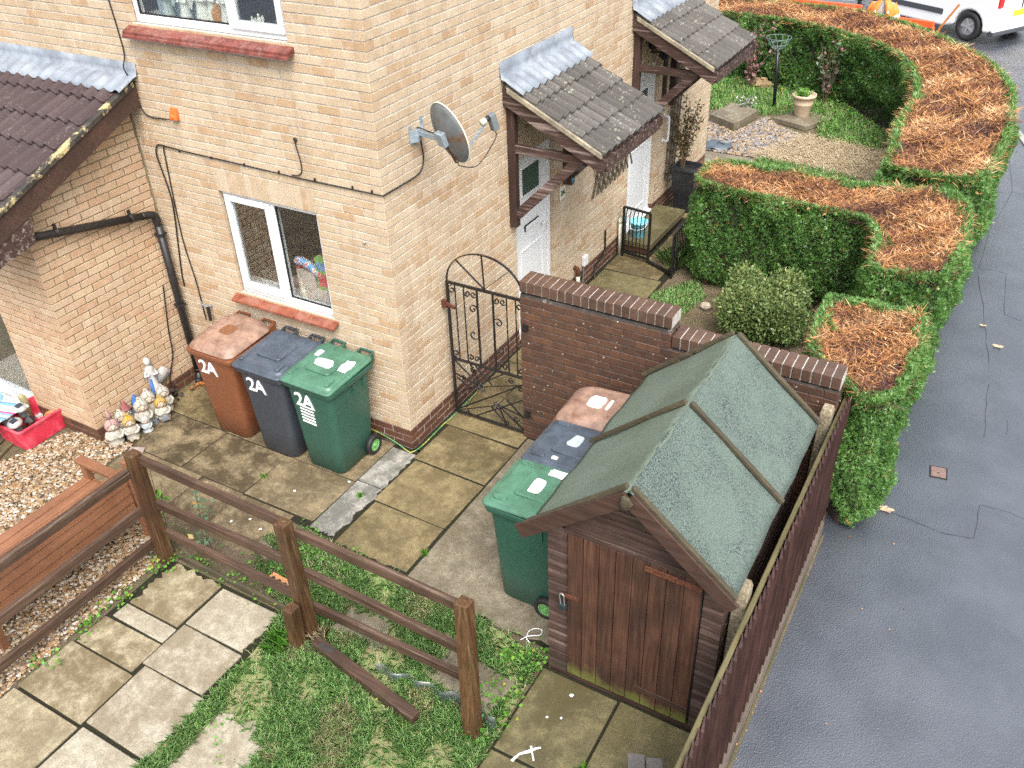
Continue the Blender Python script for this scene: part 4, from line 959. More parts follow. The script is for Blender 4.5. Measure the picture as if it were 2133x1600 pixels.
def cop(x0, x1, zt):
    n = round((x1-x0)/.077); p = (x1-x0)/n
    for i in range(n):
        j = random.uniform(-.003, .003); a = x0+i*p+.005; b = x0+(i+1)*p-.005
        MB().box(a, b, .672+j, .887+j, zt-.105, zt+random.uniform(-.002, .003)).build('coping_brick', M['coping'], gw, bevel=.004)
    MB().box(x0+.003, x1-.003, .684, .876, zt-.112, zt-.008).build('coping_mortar', M['mortar'], gw)
cop(.855, .855+GS, 1.735); cop(.855+GS+.004, .855+G1, 1.565)
# ================================================================== wrought iron gate
gt = thing('iron_gate', 'black wrought iron garden gate with arched top and scrolls, between house and wall', 'gate', (.48, .70, 0))
YG = .70
def g3(x, z, y=YG): return (x, y, z)
X0, X1 = .065, .885
mb = MB()
for a, b in (((X0, .03), (X0, 1.535)), ((X1, .03), (X1, 1.535))): mb.beam(g3(*a), g3(*b), .024, .024, (0, 1, 0))
for z, h in ((.04, .022), (.68, .022), (1.525, .026)): mb.beam(g3(X0+.012, z), g3(X1-.012, z), .022, h)
mb.build('frame', M['iron'], gt, bevel=.002)
cx, rx, rz = (X0+X1)/2, (X1-X0)/2, .35
arc = [g3(cx+rx*math.cos(a), 1.535+rz*math.sin(a)) for a in [PI*k/24 for k in range(25)]]
mb = MB(); vs = []; fs = []
for k in range(25):
    a = PI*k/24; o = Vector((math.cos(a)/rx, 0, math.sin(a)/rz)).normalized(); p = Vector(arc[k])
    for (s, q) in ((-.012, -.004), (.012, -.004), (.012, .004), (-.012, .004)): vs.append(tuple(p+Vector((0, s, 0))+o*q))
for k in range(24):
    for i in range(4): fs.append((4*k+i, 4*k+(i+1) % 4, 4*k+4+(i+1) % 4, 4*k+4+i))
mb.add(vs, fs); mb.build('arch', M['iron'], gt)
for a in (48, 92, 136):
    p = g3(cx+rx*math.cos(R(a)), 1.535+rz*math.sin(R(a))); MB().beam(g3(cx, 1.54), p, .006, .018, (0, 1, 0)).build('arch_spoke', M['iron'], gt)
bars = [.085+X0, .18+X0, .325+X0, .495+X0, .64+X0, .735+X0]
for i, x in enumerate(bars):
    tw = i in (0, 1, 4, 5); mb = MB()
    if tw:
        n = 26; vs = []; fs = []
        for k in range(n+1):
            z = .69+.83*k/n; f = max(0, min(1, (k-4)/3))*max(0, min(1, (n-4-k)/3)); an = k*.75*f; ww = .0075
            for c in range(4): vs.append((x+ww*math.cos(an+PI/4+c*PI/2), YG+ww*math.sin(an+PI/4+c*PI/2), z))
        for k in range(n):
            for c in range(4): fs.append((4*k+c, 4*k+(c+1) % 4, 4*k+4+(c+1) % 4, 4*k+4+c))
        mb.add(vs, fs)
    else: mb.beam(g3(x, .69), g3(x, 1.515), .016, .016, (0, 1, 0))
    mb.build('bar', M['iron'], gt)
def scroll(cx, cz, r, a0, turns, dirn=1, tail=None):
    pts = []
    n = 22
    for k in range(n+1):
        t = k/n; rr = r*(1-.78*t); a = R(a0)+dirn*turns*2*PI*t; pts.append(g3(cx+rr*math.cos(a), cz+rr*math.sin(a)))
    if tail: pts = [g3(*p) for p in tail]+pts
    vs = []; fs = []; P = [Vector(p) for p in pts]
    for i, p in enumerate(P):
        d = (P[min(i+1, len(P)-1)]-P[max(i-1, 0)]).normalized(); nn = Vector((-d.z, 0, d.x))
        for s, q in ((-.008, -.003), (.008, -.003), (.008, .003), (-.008, .003)): vs.append(tuple(p+Vector((0, s, 0))+nn*q))
    for i in range(len(P)-1):
        for c in range(4): fs.append((4*i+c, 4*i+(c+1) % 4, 4*i+4+(c+1) % 4, 4*i+4+c))
    return MB().add(vs, fs).build('scroll', M['iron'], gt)
for z, s in ((1.455, 1), (.745, -1)):
    scroll(X0+.048, z, .044, 90*s, 1.2, s); scroll(X1-.048, z, .044, 90*s, 1.2, -s)
    for bx in (bars[1]+.038, bars[3]+.038): scroll(bx, z, .036, 180, 1.2, s)
    for bx in (bars[2]-.038, bars[4]-.038): scroll(bx, z, .036, 0, 1.2, -s)
scroll(bars[2]-.05, 1.30, .05, 0, 1.2, 1); scroll(bars[2]-.06, 1.02, .06, 0, .9, -1, [(bars[2]-.008, 1.18), (bars[2]-.004, 1.1)])
scroll(bars[3]+.05, 1.22, .05, 180, 1.2, -1); scroll(bars[3]+.06, .94, .06, 180, .9, 1, [(bars[3]+.008, 1.1), (bars[3]+.004, 1.02)])
def gbar(a, b, wd=.009): MB().beam(g3(*a), g3(*b), wd, .014, (0, 1, 0)).build('brace_bar', M['iron'], gt)
# diagonal sunburst panel
gbar((X0+.01, .06), (X1-.01, .62), .013); gbar((X0+.01, .25), (X1-.25, .66), .011); gbar((X0+.23, .05), (X1-.01, .44), .011)
h1, h2 = (X0+.31, .43), (X0+.50, .27)
for e in ((X0+.02, .66), (X0+.02, .50), (X0+.20, .67)): gbar(h1, e)
gbar((X0+.03, .46), (X0+.22, .36)); gbar((X0+.26, .66), (X0+.44, .49)); gbar(h1, (X0+.12, .12), .006); gbar(h1, (X1-.03, .60), .006)
for e in ((X1-.02, .05), (X1-.02, .22), (X0+.59, .05)): gbar(h2, e)
gbar((X0+.42, .225), (X0+.60, .05)); gbar((X1-.22, .37), (X1-.03, .20)); gbar(h2, (X0+.06, .07), .006); gbar(h2, (X1-.10, .58), .006)
for hx, hz in (h1, h2):
    for k in range(6):
        a = R(60*k+30); ring_ = [g3(hx+.03*math.cos(a)+.02*math.cos(b), hz+.03*math.sin(a)+.02*math.sin(b), YG-.012) for b in [2*PI*q/9 for q in range(9)]]
        MB().tube(ring_, .004, 4, closed=True).build('rosette_petal', M['iron'], gt)
scroll(X0+.11, .47, .036, 180, 1.1, -1); scroll(X0+.235, .60, .036, 90, 1.1, 1); scroll(X1-.12, .17, .036, 0, 1.1, -1); scroll(X1-.24, .085, .036, 270, 1.1, 1); scroll(X0+.05, .14, .03, 90, 1.1, 1); scroll(X1-.06, .55, .034, 0, 1.1, -1); scroll(X1-.16, .605, .034, 90, 1.1, 1); scroll(X0+.13, .065, .022, 90, 1.1, -1)
for z in (.30, 1.27):
    mb = MB(); mb.box(X1+.0, X1+.055, .655, .676, z-.03, z+.03); mb.tube([(X1+.01, .665, z-.04), (X1+.01, .665, z+.04)], .011, 8); mb.build('hinge', M['iron'], gt, bevel=.002)
mb = MB(); mb.box(.003, .05, .67, .70, 1.25, 1.33); mb.beam((.03, .685, 1.30), (.15, .685, 1.27), .02, .035); mb.build('latch', M['rust'], gt, bevel=.002)
# ================================================================== shed
sh = thing('garden_shed', 'small brown timber garden shed with green felt roof and padlocked door', 'shed', (2.95, -.8, 0))
SX0, SX1, SY0, SY1, SC = 2.36, 3.56, -1.63, .10, 2.955
EV, RG = 1.47, 1.97
mb = MB(); mb.extr([(SX0+.03, .03), (SX1-.03, .03), (SX1-.03, EV), (SC, RG-.02), (SX0+.03, EV)], lambda a, b: (a, SY0+.03, b), lambda a, b: (a, SY1-.02, b))
mb.build('dark_infill', M['gap_shade'], sh)  # solid near-black fill, painted as the shade behind the boards
MB().box(SX0+.01, SX1-.01, SY0+.02, SY1-.01, .0, .028).build('floor_bearer', M['wood_barge'], sh)
bh = .1
def shiplap(x0, x1, z, y, name='shiplap_board', slope=None):
    """one horizontal board with a scooped top edge, in the front or rear plane"""
    prof = [(y, z), (y, z+bh*.62), (y+.008, z+bh*.8), (y+.011, z+bh-.001), (y+.02, z+bh-.001), (y+.02, z)]
    return MB().extr(prof, lambda a, b: (x0, a, b), lambda a, b: (x1, a, b)).build(name, M['wood_ship'], sh)
for k in range(15):
    z = .03+k*bh
    if z+bh < 1.50:
        shiplap(SX0, 2.505, z, SY0); shiplap(3.43, SX1, z, SY0)
        prof = [(SX0, z), (SX0, z+bh*.62), (SX0+.008, z+bh*.8), (SX0+.011, z+bh-.001), (SX0+.02, z+bh-.001), (SX0+.02, z)]
        MB().extr(prof, lambda a, b: (a, SY0+.02, b), lambda a, b: (a, SY1, b)).build('side_board', M['wood_ship'], sh)
        prof = [(SX1, z), (SX1, z+bh*.62), (SX1-.008, z+bh*.8), (SX1-.011, z+bh-.001), (SX1-.02, z+bh-.001), (SX1-.02, z)]
        MB().extr(prof, lambda a, b: (a, SY0+.02, b), lambda a, b: (a, SY1, b)).build('side_board', M['wood_ship'], sh)
for k in range(6):     # gable boards above the door
    z = 1.455+k*bh; hw = max(0, (RG-z)/(RG-EV)*.6); hw2 = max(.02, (RG-z-bh)/(RG-EV)*.6)
    if hw > .06:
        MB().add([(SC-hw, SY0-.002, z+.002), (SC+hw, SY0-.002, z+.002), (SC+hw2, SY0-.002, z+bh-.004), (SC-hw2, SY0-.002, z+bh-.004), (SC-hw, SY0+.02, z+.002), (SC+hw, SY0+.02, z+.002), (SC+hw2, SY0+.02, z+bh-.004), (SC-hw2, SY0+.02, z+bh-.004)], [(0, 1, 2, 3), (4, 7, 6, 5), (0, 4, 5, 1), (1, 5, 6, 2), (2, 6, 7, 3), (3, 7, 4, 0)]).build('gable_board', M['wood_ship'], sh, bevel=.003)
MB().box(2.50, 3.47, SY0-.022, SY0-.004, 1.435, 1.475).build('door_head_trim', M['wood_ship'], sh, bevel=.003)
dd = MB().box(2.515, 3.42, SY0-.004, SY0+.01, .055, 1.43).build('door', M['gap_shade'], sh)
n = 8
for i in range(n):
    a = 2.515+(3.42-2.515)*i/n; b = 2.515+(3.42-2.515)*(i+1)/n
    MB().box(a+.0022, b-.0022, SY0-.020-random.uniform(0, .002), SY0-.003, .055, 1.43).build('door_board', M['wood_shed'], dd, bevel=.003)
MB().box(2.36, 3.56, SY0-.012, SY0+.02, .002, .032).build('sill_board', M['wood_barge'], sh)
mb = MB(); mb.beam((3.05, SY0-.026, 1.385), (3.42, SY0-.026, 1.372), .008, .045); mb.build('hinge', M['rust'], dd, bevel=.002)
mb = MB(); mb.beam((3.05, SY0-.026, .22), (3.42, SY0-.026, .21), .008, .045); mb.build('hinge', M['wood_barge'], dd, bevel=.002)
mb = MB(); mb.box(2.47, 2.60, SY0-.028, SY0-.02, .835, .87); mb.build('hasp', M['rust'], dd, bevel=.002)
pk = thing('padlock', 'black and silver padlock hanging on the shed door hasp', 'padlock', (2.49, SY0-.04, .80))
MB().tube([(2.478, SY0-.04, .78), (2.47, SY0-.042, .85), (2.475, SY0-.043, .875), (2.49, SY0-.045, .88), (2.503, SY0-.045, .87), (2.508, SY0-.045, .78)], .0055, 8).build('shackle', M['steel'], pk)
MB().loft([rrect(2.494, SY0-.045, .052, .026, .01, .735, 3), rrect(2.494, SY0-.045, .056, .03, .012, .75, 3), rrect(2.494, SY0-.045, .056, .03, .012, .785, 3)]).build('lock_body', M['padlock'], pk, bevel=.003)
# felt roof
def feltmat():
    t = NT('green_mineral_felt'); p = t.pos(); n = t.noise(p, 210, 3, .8); big = t.noise(p, 2.2, 6, .7)
    c = t.mix(t.ramp(n, [(.35, 0.0), (.65, 1.0)]), (.045, .068, .058), (.15, .192, .165))
    z = t.sep(t.geo.outputs['Position'], 0)
    c = t.mix(t.math('MULTIPLY', t.ramp(t.noise(p, 95, 4, .8), [(.50, 0.0), (.55, 1.0)]), t.ramp(big, [(.42, .25), (.58, 1.0)])), c, (.02, .03, .034))
    left = t.ramp(z, [(.0, 1.0), (1.0, 1.0)])
    t.bump(n, .7, .004); return t.done(c, .85, .35)
M['felt'] = feltmat()
def feltmat2():  # felt of the left slope, with broad olive patches in its colour
    t = NT('left_green_felt'); p = t.pos(); n = t.noise(p, 210, 3, .8); big = t.noise(p, 1.8, 6, .7)
    c = t.mix(t.ramp(n, [(.35, 0.0), (.65, 1.0)]), (.062, .088, .070), (.17, .21, .165))
    c = t.mix(t.ramp(big, [(.4, 0.0), (.7, .6)]), c, (.075, .088, .055))
    q = t.pos(scale=(1, 14, 1)); t.bump(t.mix(.65, n, t.noise(q, 1.0, 2)), .7, .01); return t.done(c, .9, .3)
M['felt_l'] = feltmat2()
RY0, RY1 = -1.745, .165
LX, RX, ZL, ZR = 2.275, 3.635, 1.475, 1.475
RZ = 2.045
def roofside(xe, ze, mat, name):
    nx, ny = 14, 40; vs = []; d = Vector((xe-SC, 0, ze-RZ)); nrm = Vector((-(ze-RZ), 0, (xe-SC))).normalized()
    if nrm.z < 0: nrm = -nrm
    for i in range(nx+1):
        for j in range(ny+1):
            u = i/nx; y = RY0+(RY1-RY0)*j/ny
            rip = .006*math.sin(y*55+math.sin(y*13)*2)*max(0, 1-u*1.9)*(1 if xe < SC else .25)
            wv = .006*math.sin(y*7+u*5)+.004*math.sin(y*17-u*9)
            vs.append(Vector((SC, y, RZ))+d*u+nrm*(rip+wv-.02*(1-u)*0)-Vector((0, 0, .012 if u == 1 else 0)))
    fs = [(i*(ny+1)+j, i*(ny+1)+j+1, (i+1)*(ny+1)+j+1, (i+1)*(ny+1)+j) for i in range(nx) for j in range(ny)]
    o = MB().add(vs, fs).build(name, mat, sh, smooth=True)
    s = o.modifiers.new('thick', 'SOLIDIFY'); s.thickness = .018; s.offset = -1 if True else 1
    if o.data.polygons[0].normal.z < 0: o.data.flip_normals()
    return o
roofside(LX, ZL, M['felt_l'], 'roof_felt'); roofside(RX, ZR, M['felt'], 'roof_felt')
for yy, th in ((RY0+.015, .05), (-.80, .032), (RY1-.012, .03)):
    for xe, ze in ((LX-.01, ZL), (RX+.01, ZR)):
        MB().beam((SC+(.018 if xe > SC else -.018), yy, RZ+.018), (xe, yy, ze+.016), .034, .026).build('roof_batten', M['wood_batten'], sh, bevel=.003)
for xe, ze, s in ((LX-.06, ZL-.045, -1), (RX-.0, ZR-.03, 1)):
    MB().beam((SC, RY0-.004, RZ-.055), (xe, RY0-.004, ze-.03), .022, .105).build('bargeboard', M['wood_barge'], sh, bevel=.003)
mb = MB(); mb.ell((SC-.005, RY0-.03, RZ-.075), (.04, .018, .05), 8, 6); 
o = mb.build('finial', M['wood_batten'], sh)
for v in o.data.vertices: v.co += Vector((random.uniform(-.008, .008), random.uniform(-.004, .004), random.uniform(-.008, .008)))
# ================================================================== feather-edge fence by the pavement
fe = thing('featheredge_fence', 'dark brown upright-board fence beside the wet pavement', 'fence', (3.7, -1, 0))
FX, FT = 3.735, 1.30
yb = 1.12; i = 0
def fb(y):   # slight lean of the run
    return FX-.004*math.sin(y*1.7)
while yb > -4.4:
    pitch = .088; x = fb(yb); zt = FT+random.uniform(-.012, .012)+.02*math.sin(yb*1.1); zb = .16
    prof = [(0, 0), (.006, .0), (.034, -.105), (.014, -.105)]
    MB().extr([(x-.018+a, yb+b) for a, b in prof], lambda a, b: (a, b, zb), lambda a, b: (a, b, zt)).build('board', M['wood_feather'], fe)
    yb -= pitch; i += 1
MB().box(FX-.056, FX-.022, -4.45, 1.10, FT-.085, FT-.03).build('top_rail', M['wood_batten_y'], fe, bevel=.008)
MB().box(FX-.075, FX-.022, -4.45, 1.10, .28, .34).build('lower_rail', M['wood_barge'], fe, bevel=.006)
MB().box(FX-.02, FX+.03, -4.45, .66, -.1, .155).build('gravel_board', M['wood_gravel'], fe, bevel=.005)
MB().prism([(FX+.03, -4.45), (FX+.062, -4.45), (FX+.055, -1), (FX+.05, .66), (FX+.03, .66)], -.05, .006).build('concrete_haunch', M['soil'], fe, bevel=.006)
for y in (.56, -1.47, -3.45):
    MB().loft([rrect(FX-.115, y, .095, .11, .006, -.1, 1), rrect(FX-.115, y, .09, .105, .006, 1.33, 1), rrect(FX-.115, y, .072, .085, .006, 1.365, 1)]).build('concrete_post', M['post_conc'], fe, bevel=.004)
# ================================================================== post and rail fence
pr = thing('rail_fence', 'brown post and rail fence turning a corner between patio, path and lawn', 'fence', (.5, -2.2, 0))
def post(b, t, s=.10, nm='post'):
    b, t = Vector(b), Vector(t); return MB().beam(b-Vector((0, 0, .1)), t, s, s, (0, 1, 0)).build(nm, M['wood_post'], pr, bevel=.006)
post((-1.0, -2.21, 0), (-1.03, -2.175, 1.13)); post((.63, -2.255, 0), (.555, -2.215, 1.13)); post((2.18, -2.40, 0), (2.085, -2.24, 1.15))
post((.60, -2.375, 0), (.60, -2.36, .42), .095, 'stub_post')
def rail(p, q, th=.042, h=.082, y=0): return MB().beam(p, q, th, h).build('rail', M['wood_fence'], pr, bevel=.005)
for z0, z1, z2 in ((1.055, 1.055, 1.03), (.60, .655, .575), (.285, .29, .27)):
    rail((-.98, -2.145, z0), (.52, -2.165, z1)); rail((.62, -2.17, z1-.03), (2.06, -2.20+.03*(1.1-z2), z2))
MB().beam((-.95, -2.14, .03), (.52, -2.16, .03), .03, .06).build('base_rail', M['wood_batten'], pr, bevel=.004)
for z in (.93, .535, .17):
    MB().beam((-1.085, -2.13, z+.01), (-1.085, -5.2, z+.02), .042, .085).build('rail', M['wood_fence_y'], pr, bevel=.005)
post((-1.02, -5.0, 0), (-1.02, -5.0, 1.12))
lg = MB(); lg.beam((.74, -2.32, .055), (1.78, -2.50, .055), .085, .095); o = lg.build('fallen_rail', M['wood_fence'], None, bevel=.006); tag(o, 'dark brown timber rail lying fallen in the lawn by the middle post', 'timber')
MB().box(.80, .93, -2.37, -2.325, .096, .106).build('mortise_shade', M['gap_shade'], o)  # near-black patch painted as the shade in a mortise, nothing is cut
ob = thing('timber_offcut', 'grey weathered square timber block on the slab at the bottom edge', 'timber', (3.34, -2.2, 0))
MB().obox((3.30, -2.235, .15), (.05, .02, 0), (-.03, .07, 0), (0, 0, .15)).build('block', M['wood_grey'], ob, bevel=.006); MB().obox((3.405, -2.195, .14), (.05, .02, 0), (-.03, .07, 0), (0, 0, .14)).build('block', M['wood_grey'], ob, bevel=.006)
# ================================================================== bench
bn = thing('garden_bench', 'orange-brown wooden garden bench on gravel behind the left fence rails', 'bench', (-1.6, -2.75, 0))
BX, BY0, BY1 = -1.36, -3.47, -2.06
for k, z in enumerate((.385, .475, .565, .655, .745)):
    MB().obox((BX-.0-.02*(z-.4), (BY0+BY1)/2, z), (.011, 0, .003), (0, (BY1-BY0)/2-.05, 0), (-.004, 0, .041)).build('back_slat', M['wood_bench'], bn, bevel=.004)
for y in (BY0, BY1):
    MB().beam((BX-.03, y, 0), (BX+.0, y, .84), .06, .055, (0, 1, 0)).build('back_leg', M['wood_bench'], bn, bevel=.005)
    MB().box(-2.02, -1.955, y-.03, y+.03, 0, .575).build('front_leg', M['wood_bench'], bn, bevel=.005)
    MB().box(-2.06, BX-.02, y-.045, y+.045, .575, .615).build('armrest', M['wood_bench'], bn, bevel=.008)
    MB().box(-1.96, BX-.02, y-.02, y+.02, .33, .40).build('seat_rail', M['wood_bench'], bn)
for k in range(6): MB().box(-2.03+k*.105, -1.935+k*.105, BY0+.02, BY1-.02, .40, .422).build('seat_slat', M['wood_bench'], bn, bevel=.004)
for y in (BY1,):
    for z in (.70, .60): MB().ell((BX+.033, y, z), (.012, .014, .014), 8, 5).build('bolt', M['steel'], bn)
# ================================================================== hedges
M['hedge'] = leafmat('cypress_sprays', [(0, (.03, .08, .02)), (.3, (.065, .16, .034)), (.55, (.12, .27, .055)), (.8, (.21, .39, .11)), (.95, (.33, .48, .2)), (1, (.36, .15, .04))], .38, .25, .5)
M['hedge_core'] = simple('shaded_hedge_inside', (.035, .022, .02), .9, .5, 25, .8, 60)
M['deadtop'] = leafmat('dead_brown_clippings', [(0, (.075, .038, .038)), (.25, (.14, .07, .055)), (.42, (.30, .13, .055)), (.62, (.52, .245, .09)), (.82, (.67, .38, .165)), (1, (.74, .52, .31))], .7, .1, .2)
M['twig_top'] = simple('cut_twigs', (.075, .045, .042), .85, .5, 40, .5, 120)
def fan(P, D, N, L, W, k=3, spread=.55):
    out = []
    S = unit(np.cross(unit(D), N))
    for i in range(k):
        f = (i-(k-1)/2)*spread
        out.append(kites(P, D+S*f, N+rng.normal(0, .25, P.shape), L*(1-.22*abs(i-(k-1)/2)), W, .03).reshape(-1, 4, 3))
    return np.concatenate(out, 0)
def hedge(label, poly, h, dens, size, topdens, base_in=.08, edge_z=1.0, hgrp='cypress hedges of the front gardens', close=True):
    A = np.array(poly); t = thing('hedge', label, 'hedge', (float(A[:, 0].mean()), float(A[:, 1].mean()), 0), hgrp)
    n = len(A); area = 0.5*sum(A[i, 0]*A[(i+1) % n, 1]-A[(i+1) % n, 0]*A[i, 1] for i in range(n))
    if area < 0: A = A[::-1]
    cen = A.mean(0); E = np.roll(A, -1, 0)-A; Ln = np.linalg.norm(E, axis=1)
    nv = np.stack([E[:, 1], -E[:, 0]], 1)/np.maximum(Ln, 1e-6)[:, None]
    vn = unit(nv+np.roll(nv, 1, 0))
    # sides
    cnt = int(Ln.sum()*h*dens); seg = rng.choice(n, cnt, p=Ln/Ln.sum()); tt = rng.random(cnt)
    z = h*(1-rng.random(cnt)**1.15*.985)
    xy = A[seg]+E[seg]*tt[:, None]; nn = unit(vn[seg]*(1-tt)[:, None]+vn[(seg+1) % n]*tt[:, None])
    s = xy[:, 0]*3.1+xy[:, 1]*2.3
    bul = .05*np.sin(s*1.3+z*4)+.035*np.sin(s*3.7-z*7)+.02*np.sin(s*9+z*13)
    prof = -.05*(z/h > .93)*((z/h-.93)/.07)-.10*np.clip(1-z/(.25*h), 0, 1)**2
    off = bul+prof+rng.normal(0, .02, cnt)
    P = np.stack([xy[:, 0]+nn[:, 0]*off, xy[:, 1]+nn[:, 1]*off, z], 1)
    N3 = np.concatenate([nn, np.zeros((cnt, 1))], 1)
    D = N3*rng.uniform(.15, .9, cnt)[:, None]+rng.normal(0, .55, (cnt, 3))+np.array([0, 0, .35])
    L = size*rng.uniform(.6, 1.35, cnt); Nf = unit(np.cross(D, rng.normal(0, 1, (cnt, 3)))+N3*1.2)
    q = fan(P-unit(D)*L[:, None]*.35, D, Nf, L, L*.14, 4, .8)
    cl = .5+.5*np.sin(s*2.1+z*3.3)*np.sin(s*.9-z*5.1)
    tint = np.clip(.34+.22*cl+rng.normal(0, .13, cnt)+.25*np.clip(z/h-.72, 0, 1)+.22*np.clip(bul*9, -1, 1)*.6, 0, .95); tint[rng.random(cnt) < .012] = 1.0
    # green rim on the top
    c2 = int(Ln.sum()*dens*.12); seg = rng.choice(n, c2, p=Ln/Ln.sum()); tt = rng.random(c2); d = rng.random(c2)**1.6*.06*(1+.5*np.sin(seg*1.7+tt*9))
    xy = A[seg]+E[seg]*tt[:, None]; nn = unit(vn[seg]*(1-tt)[:, None]+vn[(seg+1) % n]*tt[:, None])
    P2 = np.stack([xy[:, 0]-nn[:, 0]*d, xy[:, 1]-nn[:, 1]*d, h-.03+rng.uniform(-.02, .05, c2)], 1)
    D2 = np.concatenate([nn*rng.uniform(-.3, 1, c2)[:, None], np.full((c2, 1), .55)], 1)+rng.normal(0, .4, (c2, 3)); L2 = size*rng.uniform(.7, 1.4, c2)
    q2 = fan(P2, D2, unit(rng.normal(0, .5, (c2, 3))+np.array([0, 0, 1.0])), L2, L2*.14, 4, .8)
    t2 = np.clip(.62+rng.normal(0, .16, c2), 0, .95)
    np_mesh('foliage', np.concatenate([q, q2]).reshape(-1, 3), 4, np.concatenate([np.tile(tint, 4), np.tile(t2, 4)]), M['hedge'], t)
    # solid core painted dark as shade inside the hedge, with a lumpy brown top
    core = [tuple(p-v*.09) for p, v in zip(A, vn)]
    MB().prism(core, .0, h-.07).build('dark_core', M['hedge_core'], t)
    # clipped top: dead sprays and cut twigs
    inner = [tuple(p-v*.02) for p, v in zip(A, vn)]
    x, y = scatter(inner, topdens); m = len(x)
    zz = h-.055+.03*np.sin(x*5+y*3)+.02*np.sin(x*13-y*11)+rng.uniform(-.02, .045, m)
    a = rng.uniform(0, 2*PI, m); D = np.stack([np.cos(a), np.sin(a), rng.uniform(-.25, .7, m)], 1); L = size*rng.uniform(.8, 2.0, m)
    thin = rng.random(m) < .8
    Wd = np.where(thin, size*.13, L*.22); L = np.where(thin, L*1.9, L)
    pt = np.sin(x*3.3+1)*np.cos(y*2.9)+.6*np.sin(x*7.1-y*5.3)
    q3 = kites(np.stack([x, y, zz], 1), D, unit(rng.normal(0, .6, (m, 3))+np.array([0, 0, 1.0])), L, Wd, .04)
    tp = np.clip(.50+.24*pt+rng.normal(0, .24, m), 0, 1)
    np_mesh('clipped_top', q3, 4, tp, M['deadtop'], t)
    # a lumpy mat of cut twigs under them
    return t
def smooth_poly(pts, n=5):
    return [(p.x, p.y) for p in catmull([(x, y, 0) for x, y in pts], n)]
hedge('short end hedge with brown top beside the fence and brown wall', [(3.26, 1.36), (3.42, 1.12), (3.62, .98), (3.78, .80), (3.95, .80), (4.06, .98), (4.10, 1.3), (4.09, 1.9), (4.03, 2.30), (3.6, 2.34), (3.2, 2.32), (3.2, 1.9)], 1.36, 8000, .040, 8500)
hedge('L-shaped middle hedge with brown top arm reaching towards the house', [(1.22, 4.42), (2.25, 4.33), (3.12, 4.26), (3.30, 3.9), (3.36, 3.3), (3.44, 3.10), (3.8, 3.12), (4.08, 3.25), (4.12, 3.7), (4.12, 4.6), (4.06, 5.1), (3.85, 5.42), (3.4, 5.36), (2.75, 5.2), (1.9, 5.28), (1.25, 5.28), (1.05, 5.1), (1.08, 4.6)], 1.31, 5200, .046, 6000)
inn = [(2.97, 5.95), (2.93, 6.6), (2.85, 7.4), (2.82, 8.3), (2.80, 9.2), (2.5, 10.4), (2.08, 11.2), (1.6, 11.75), (1.0, 12.15), (-.1, 12.66), (-1.4, 12.8), (-3.2, 12.85)]
out = [(-3.2, 14.3), (-.55, 14.15), (1.03, 13.86), (2.24, 12.95), (3.37, 11.5), (3.8, 10.6), (4.05, 9.7), (4.16, 8.4), (4.18, 7.4), (4.14, 6.5), (4.05, 6.02), (3.7, 5.84), (3.2, 5.86)]
hedge('long curving hedge with brown top round the far front garden', smooth_poly(inn, 3)+smooth_poly(out, 3), 1.30, 2300, .066, 2900)
# ================================================================== shrubs and plants
M['box'] = leafmat('box_shrub_leaves', [(0, (.05, .085, .022)), (.4, (.12, .19, .055)), (.7, (.20, .28, .10)), (.9, (.32, .35, .13)), (1, (.36, .33, .10))], .45, .2)
M['stem'] = simple('woody_stem', (.11, .07, .04), .8, .3, 40, .4)
def shrub(name, label, c, r, dens, size, mat, stems=8, cat='shrub', lumps=9):
    t = thing(name, label, cat, (c[0], c[1], 0)); V = []; T = []
    for k in range(lumps):
        if k == 0: cc = np.array([c[0], c[1], r[2]*.5]); rr = np.array(r)*.72
        else:
            a = 2*PI*k/(lumps-1)+rng.uniform(-.3, .3); e = rng.uniform(.5, .8); cc = np.array([c[0]+r[0]*e*math.cos(a), c[1]+r[1]*e*math.sin(a), r[2]*rng.uniform(.35, .85)]); rr = np.array(r)*rng.uniform(.28, .48)
        m = int(dens*rr[0]*rr[1]*12); u = unit(rng.normal(0, 1, (m, 3))); P = cc+u*rr*(rng.uniform(.55, 1.08, (m, 1))+(rng.random((m, 1)) < .05)*rng.uniform(.05, .3, (m, 1))); k2 = P[:, 2] > .02; P = P[k2]; u = u[k2]; m = len(P)
        D = u*.8+rng.normal(0, .6, (m, 3))+np.array([0, 0, .3]); L = size*rng.uniform(.6, 1.3, m)
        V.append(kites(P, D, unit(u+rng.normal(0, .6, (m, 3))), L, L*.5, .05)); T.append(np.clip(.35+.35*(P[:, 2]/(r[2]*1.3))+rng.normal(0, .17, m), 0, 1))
    np_mesh('foliage', np.concatenate(V), 4, np.concatenate(T), mat, t)
    for k in range(stems):
        a = 2*PI*k/stems; MB().tube([(c[0]+.03*math.cos(a), c[1]+.03*math.sin(a), -.02), (c[0]+r[0]*.3*math.cos(a), c[1]+r[1]*.3*math.sin(a), r[2]*.45), (c[0]+r[0]*.6*math.cos(a), c[1]+r[1]*.6*math.sin(a), r[2]*.9)], [.014, .010, .005], 5).build('stem', M['stem'], t)
    return t
shrub('rounded_shrub', 'rounded yellow-green shrub behind the brown garden wall', (2.36, 3.52), (.47, .45, .62), 2400, .044, M['box'], lumps=16)
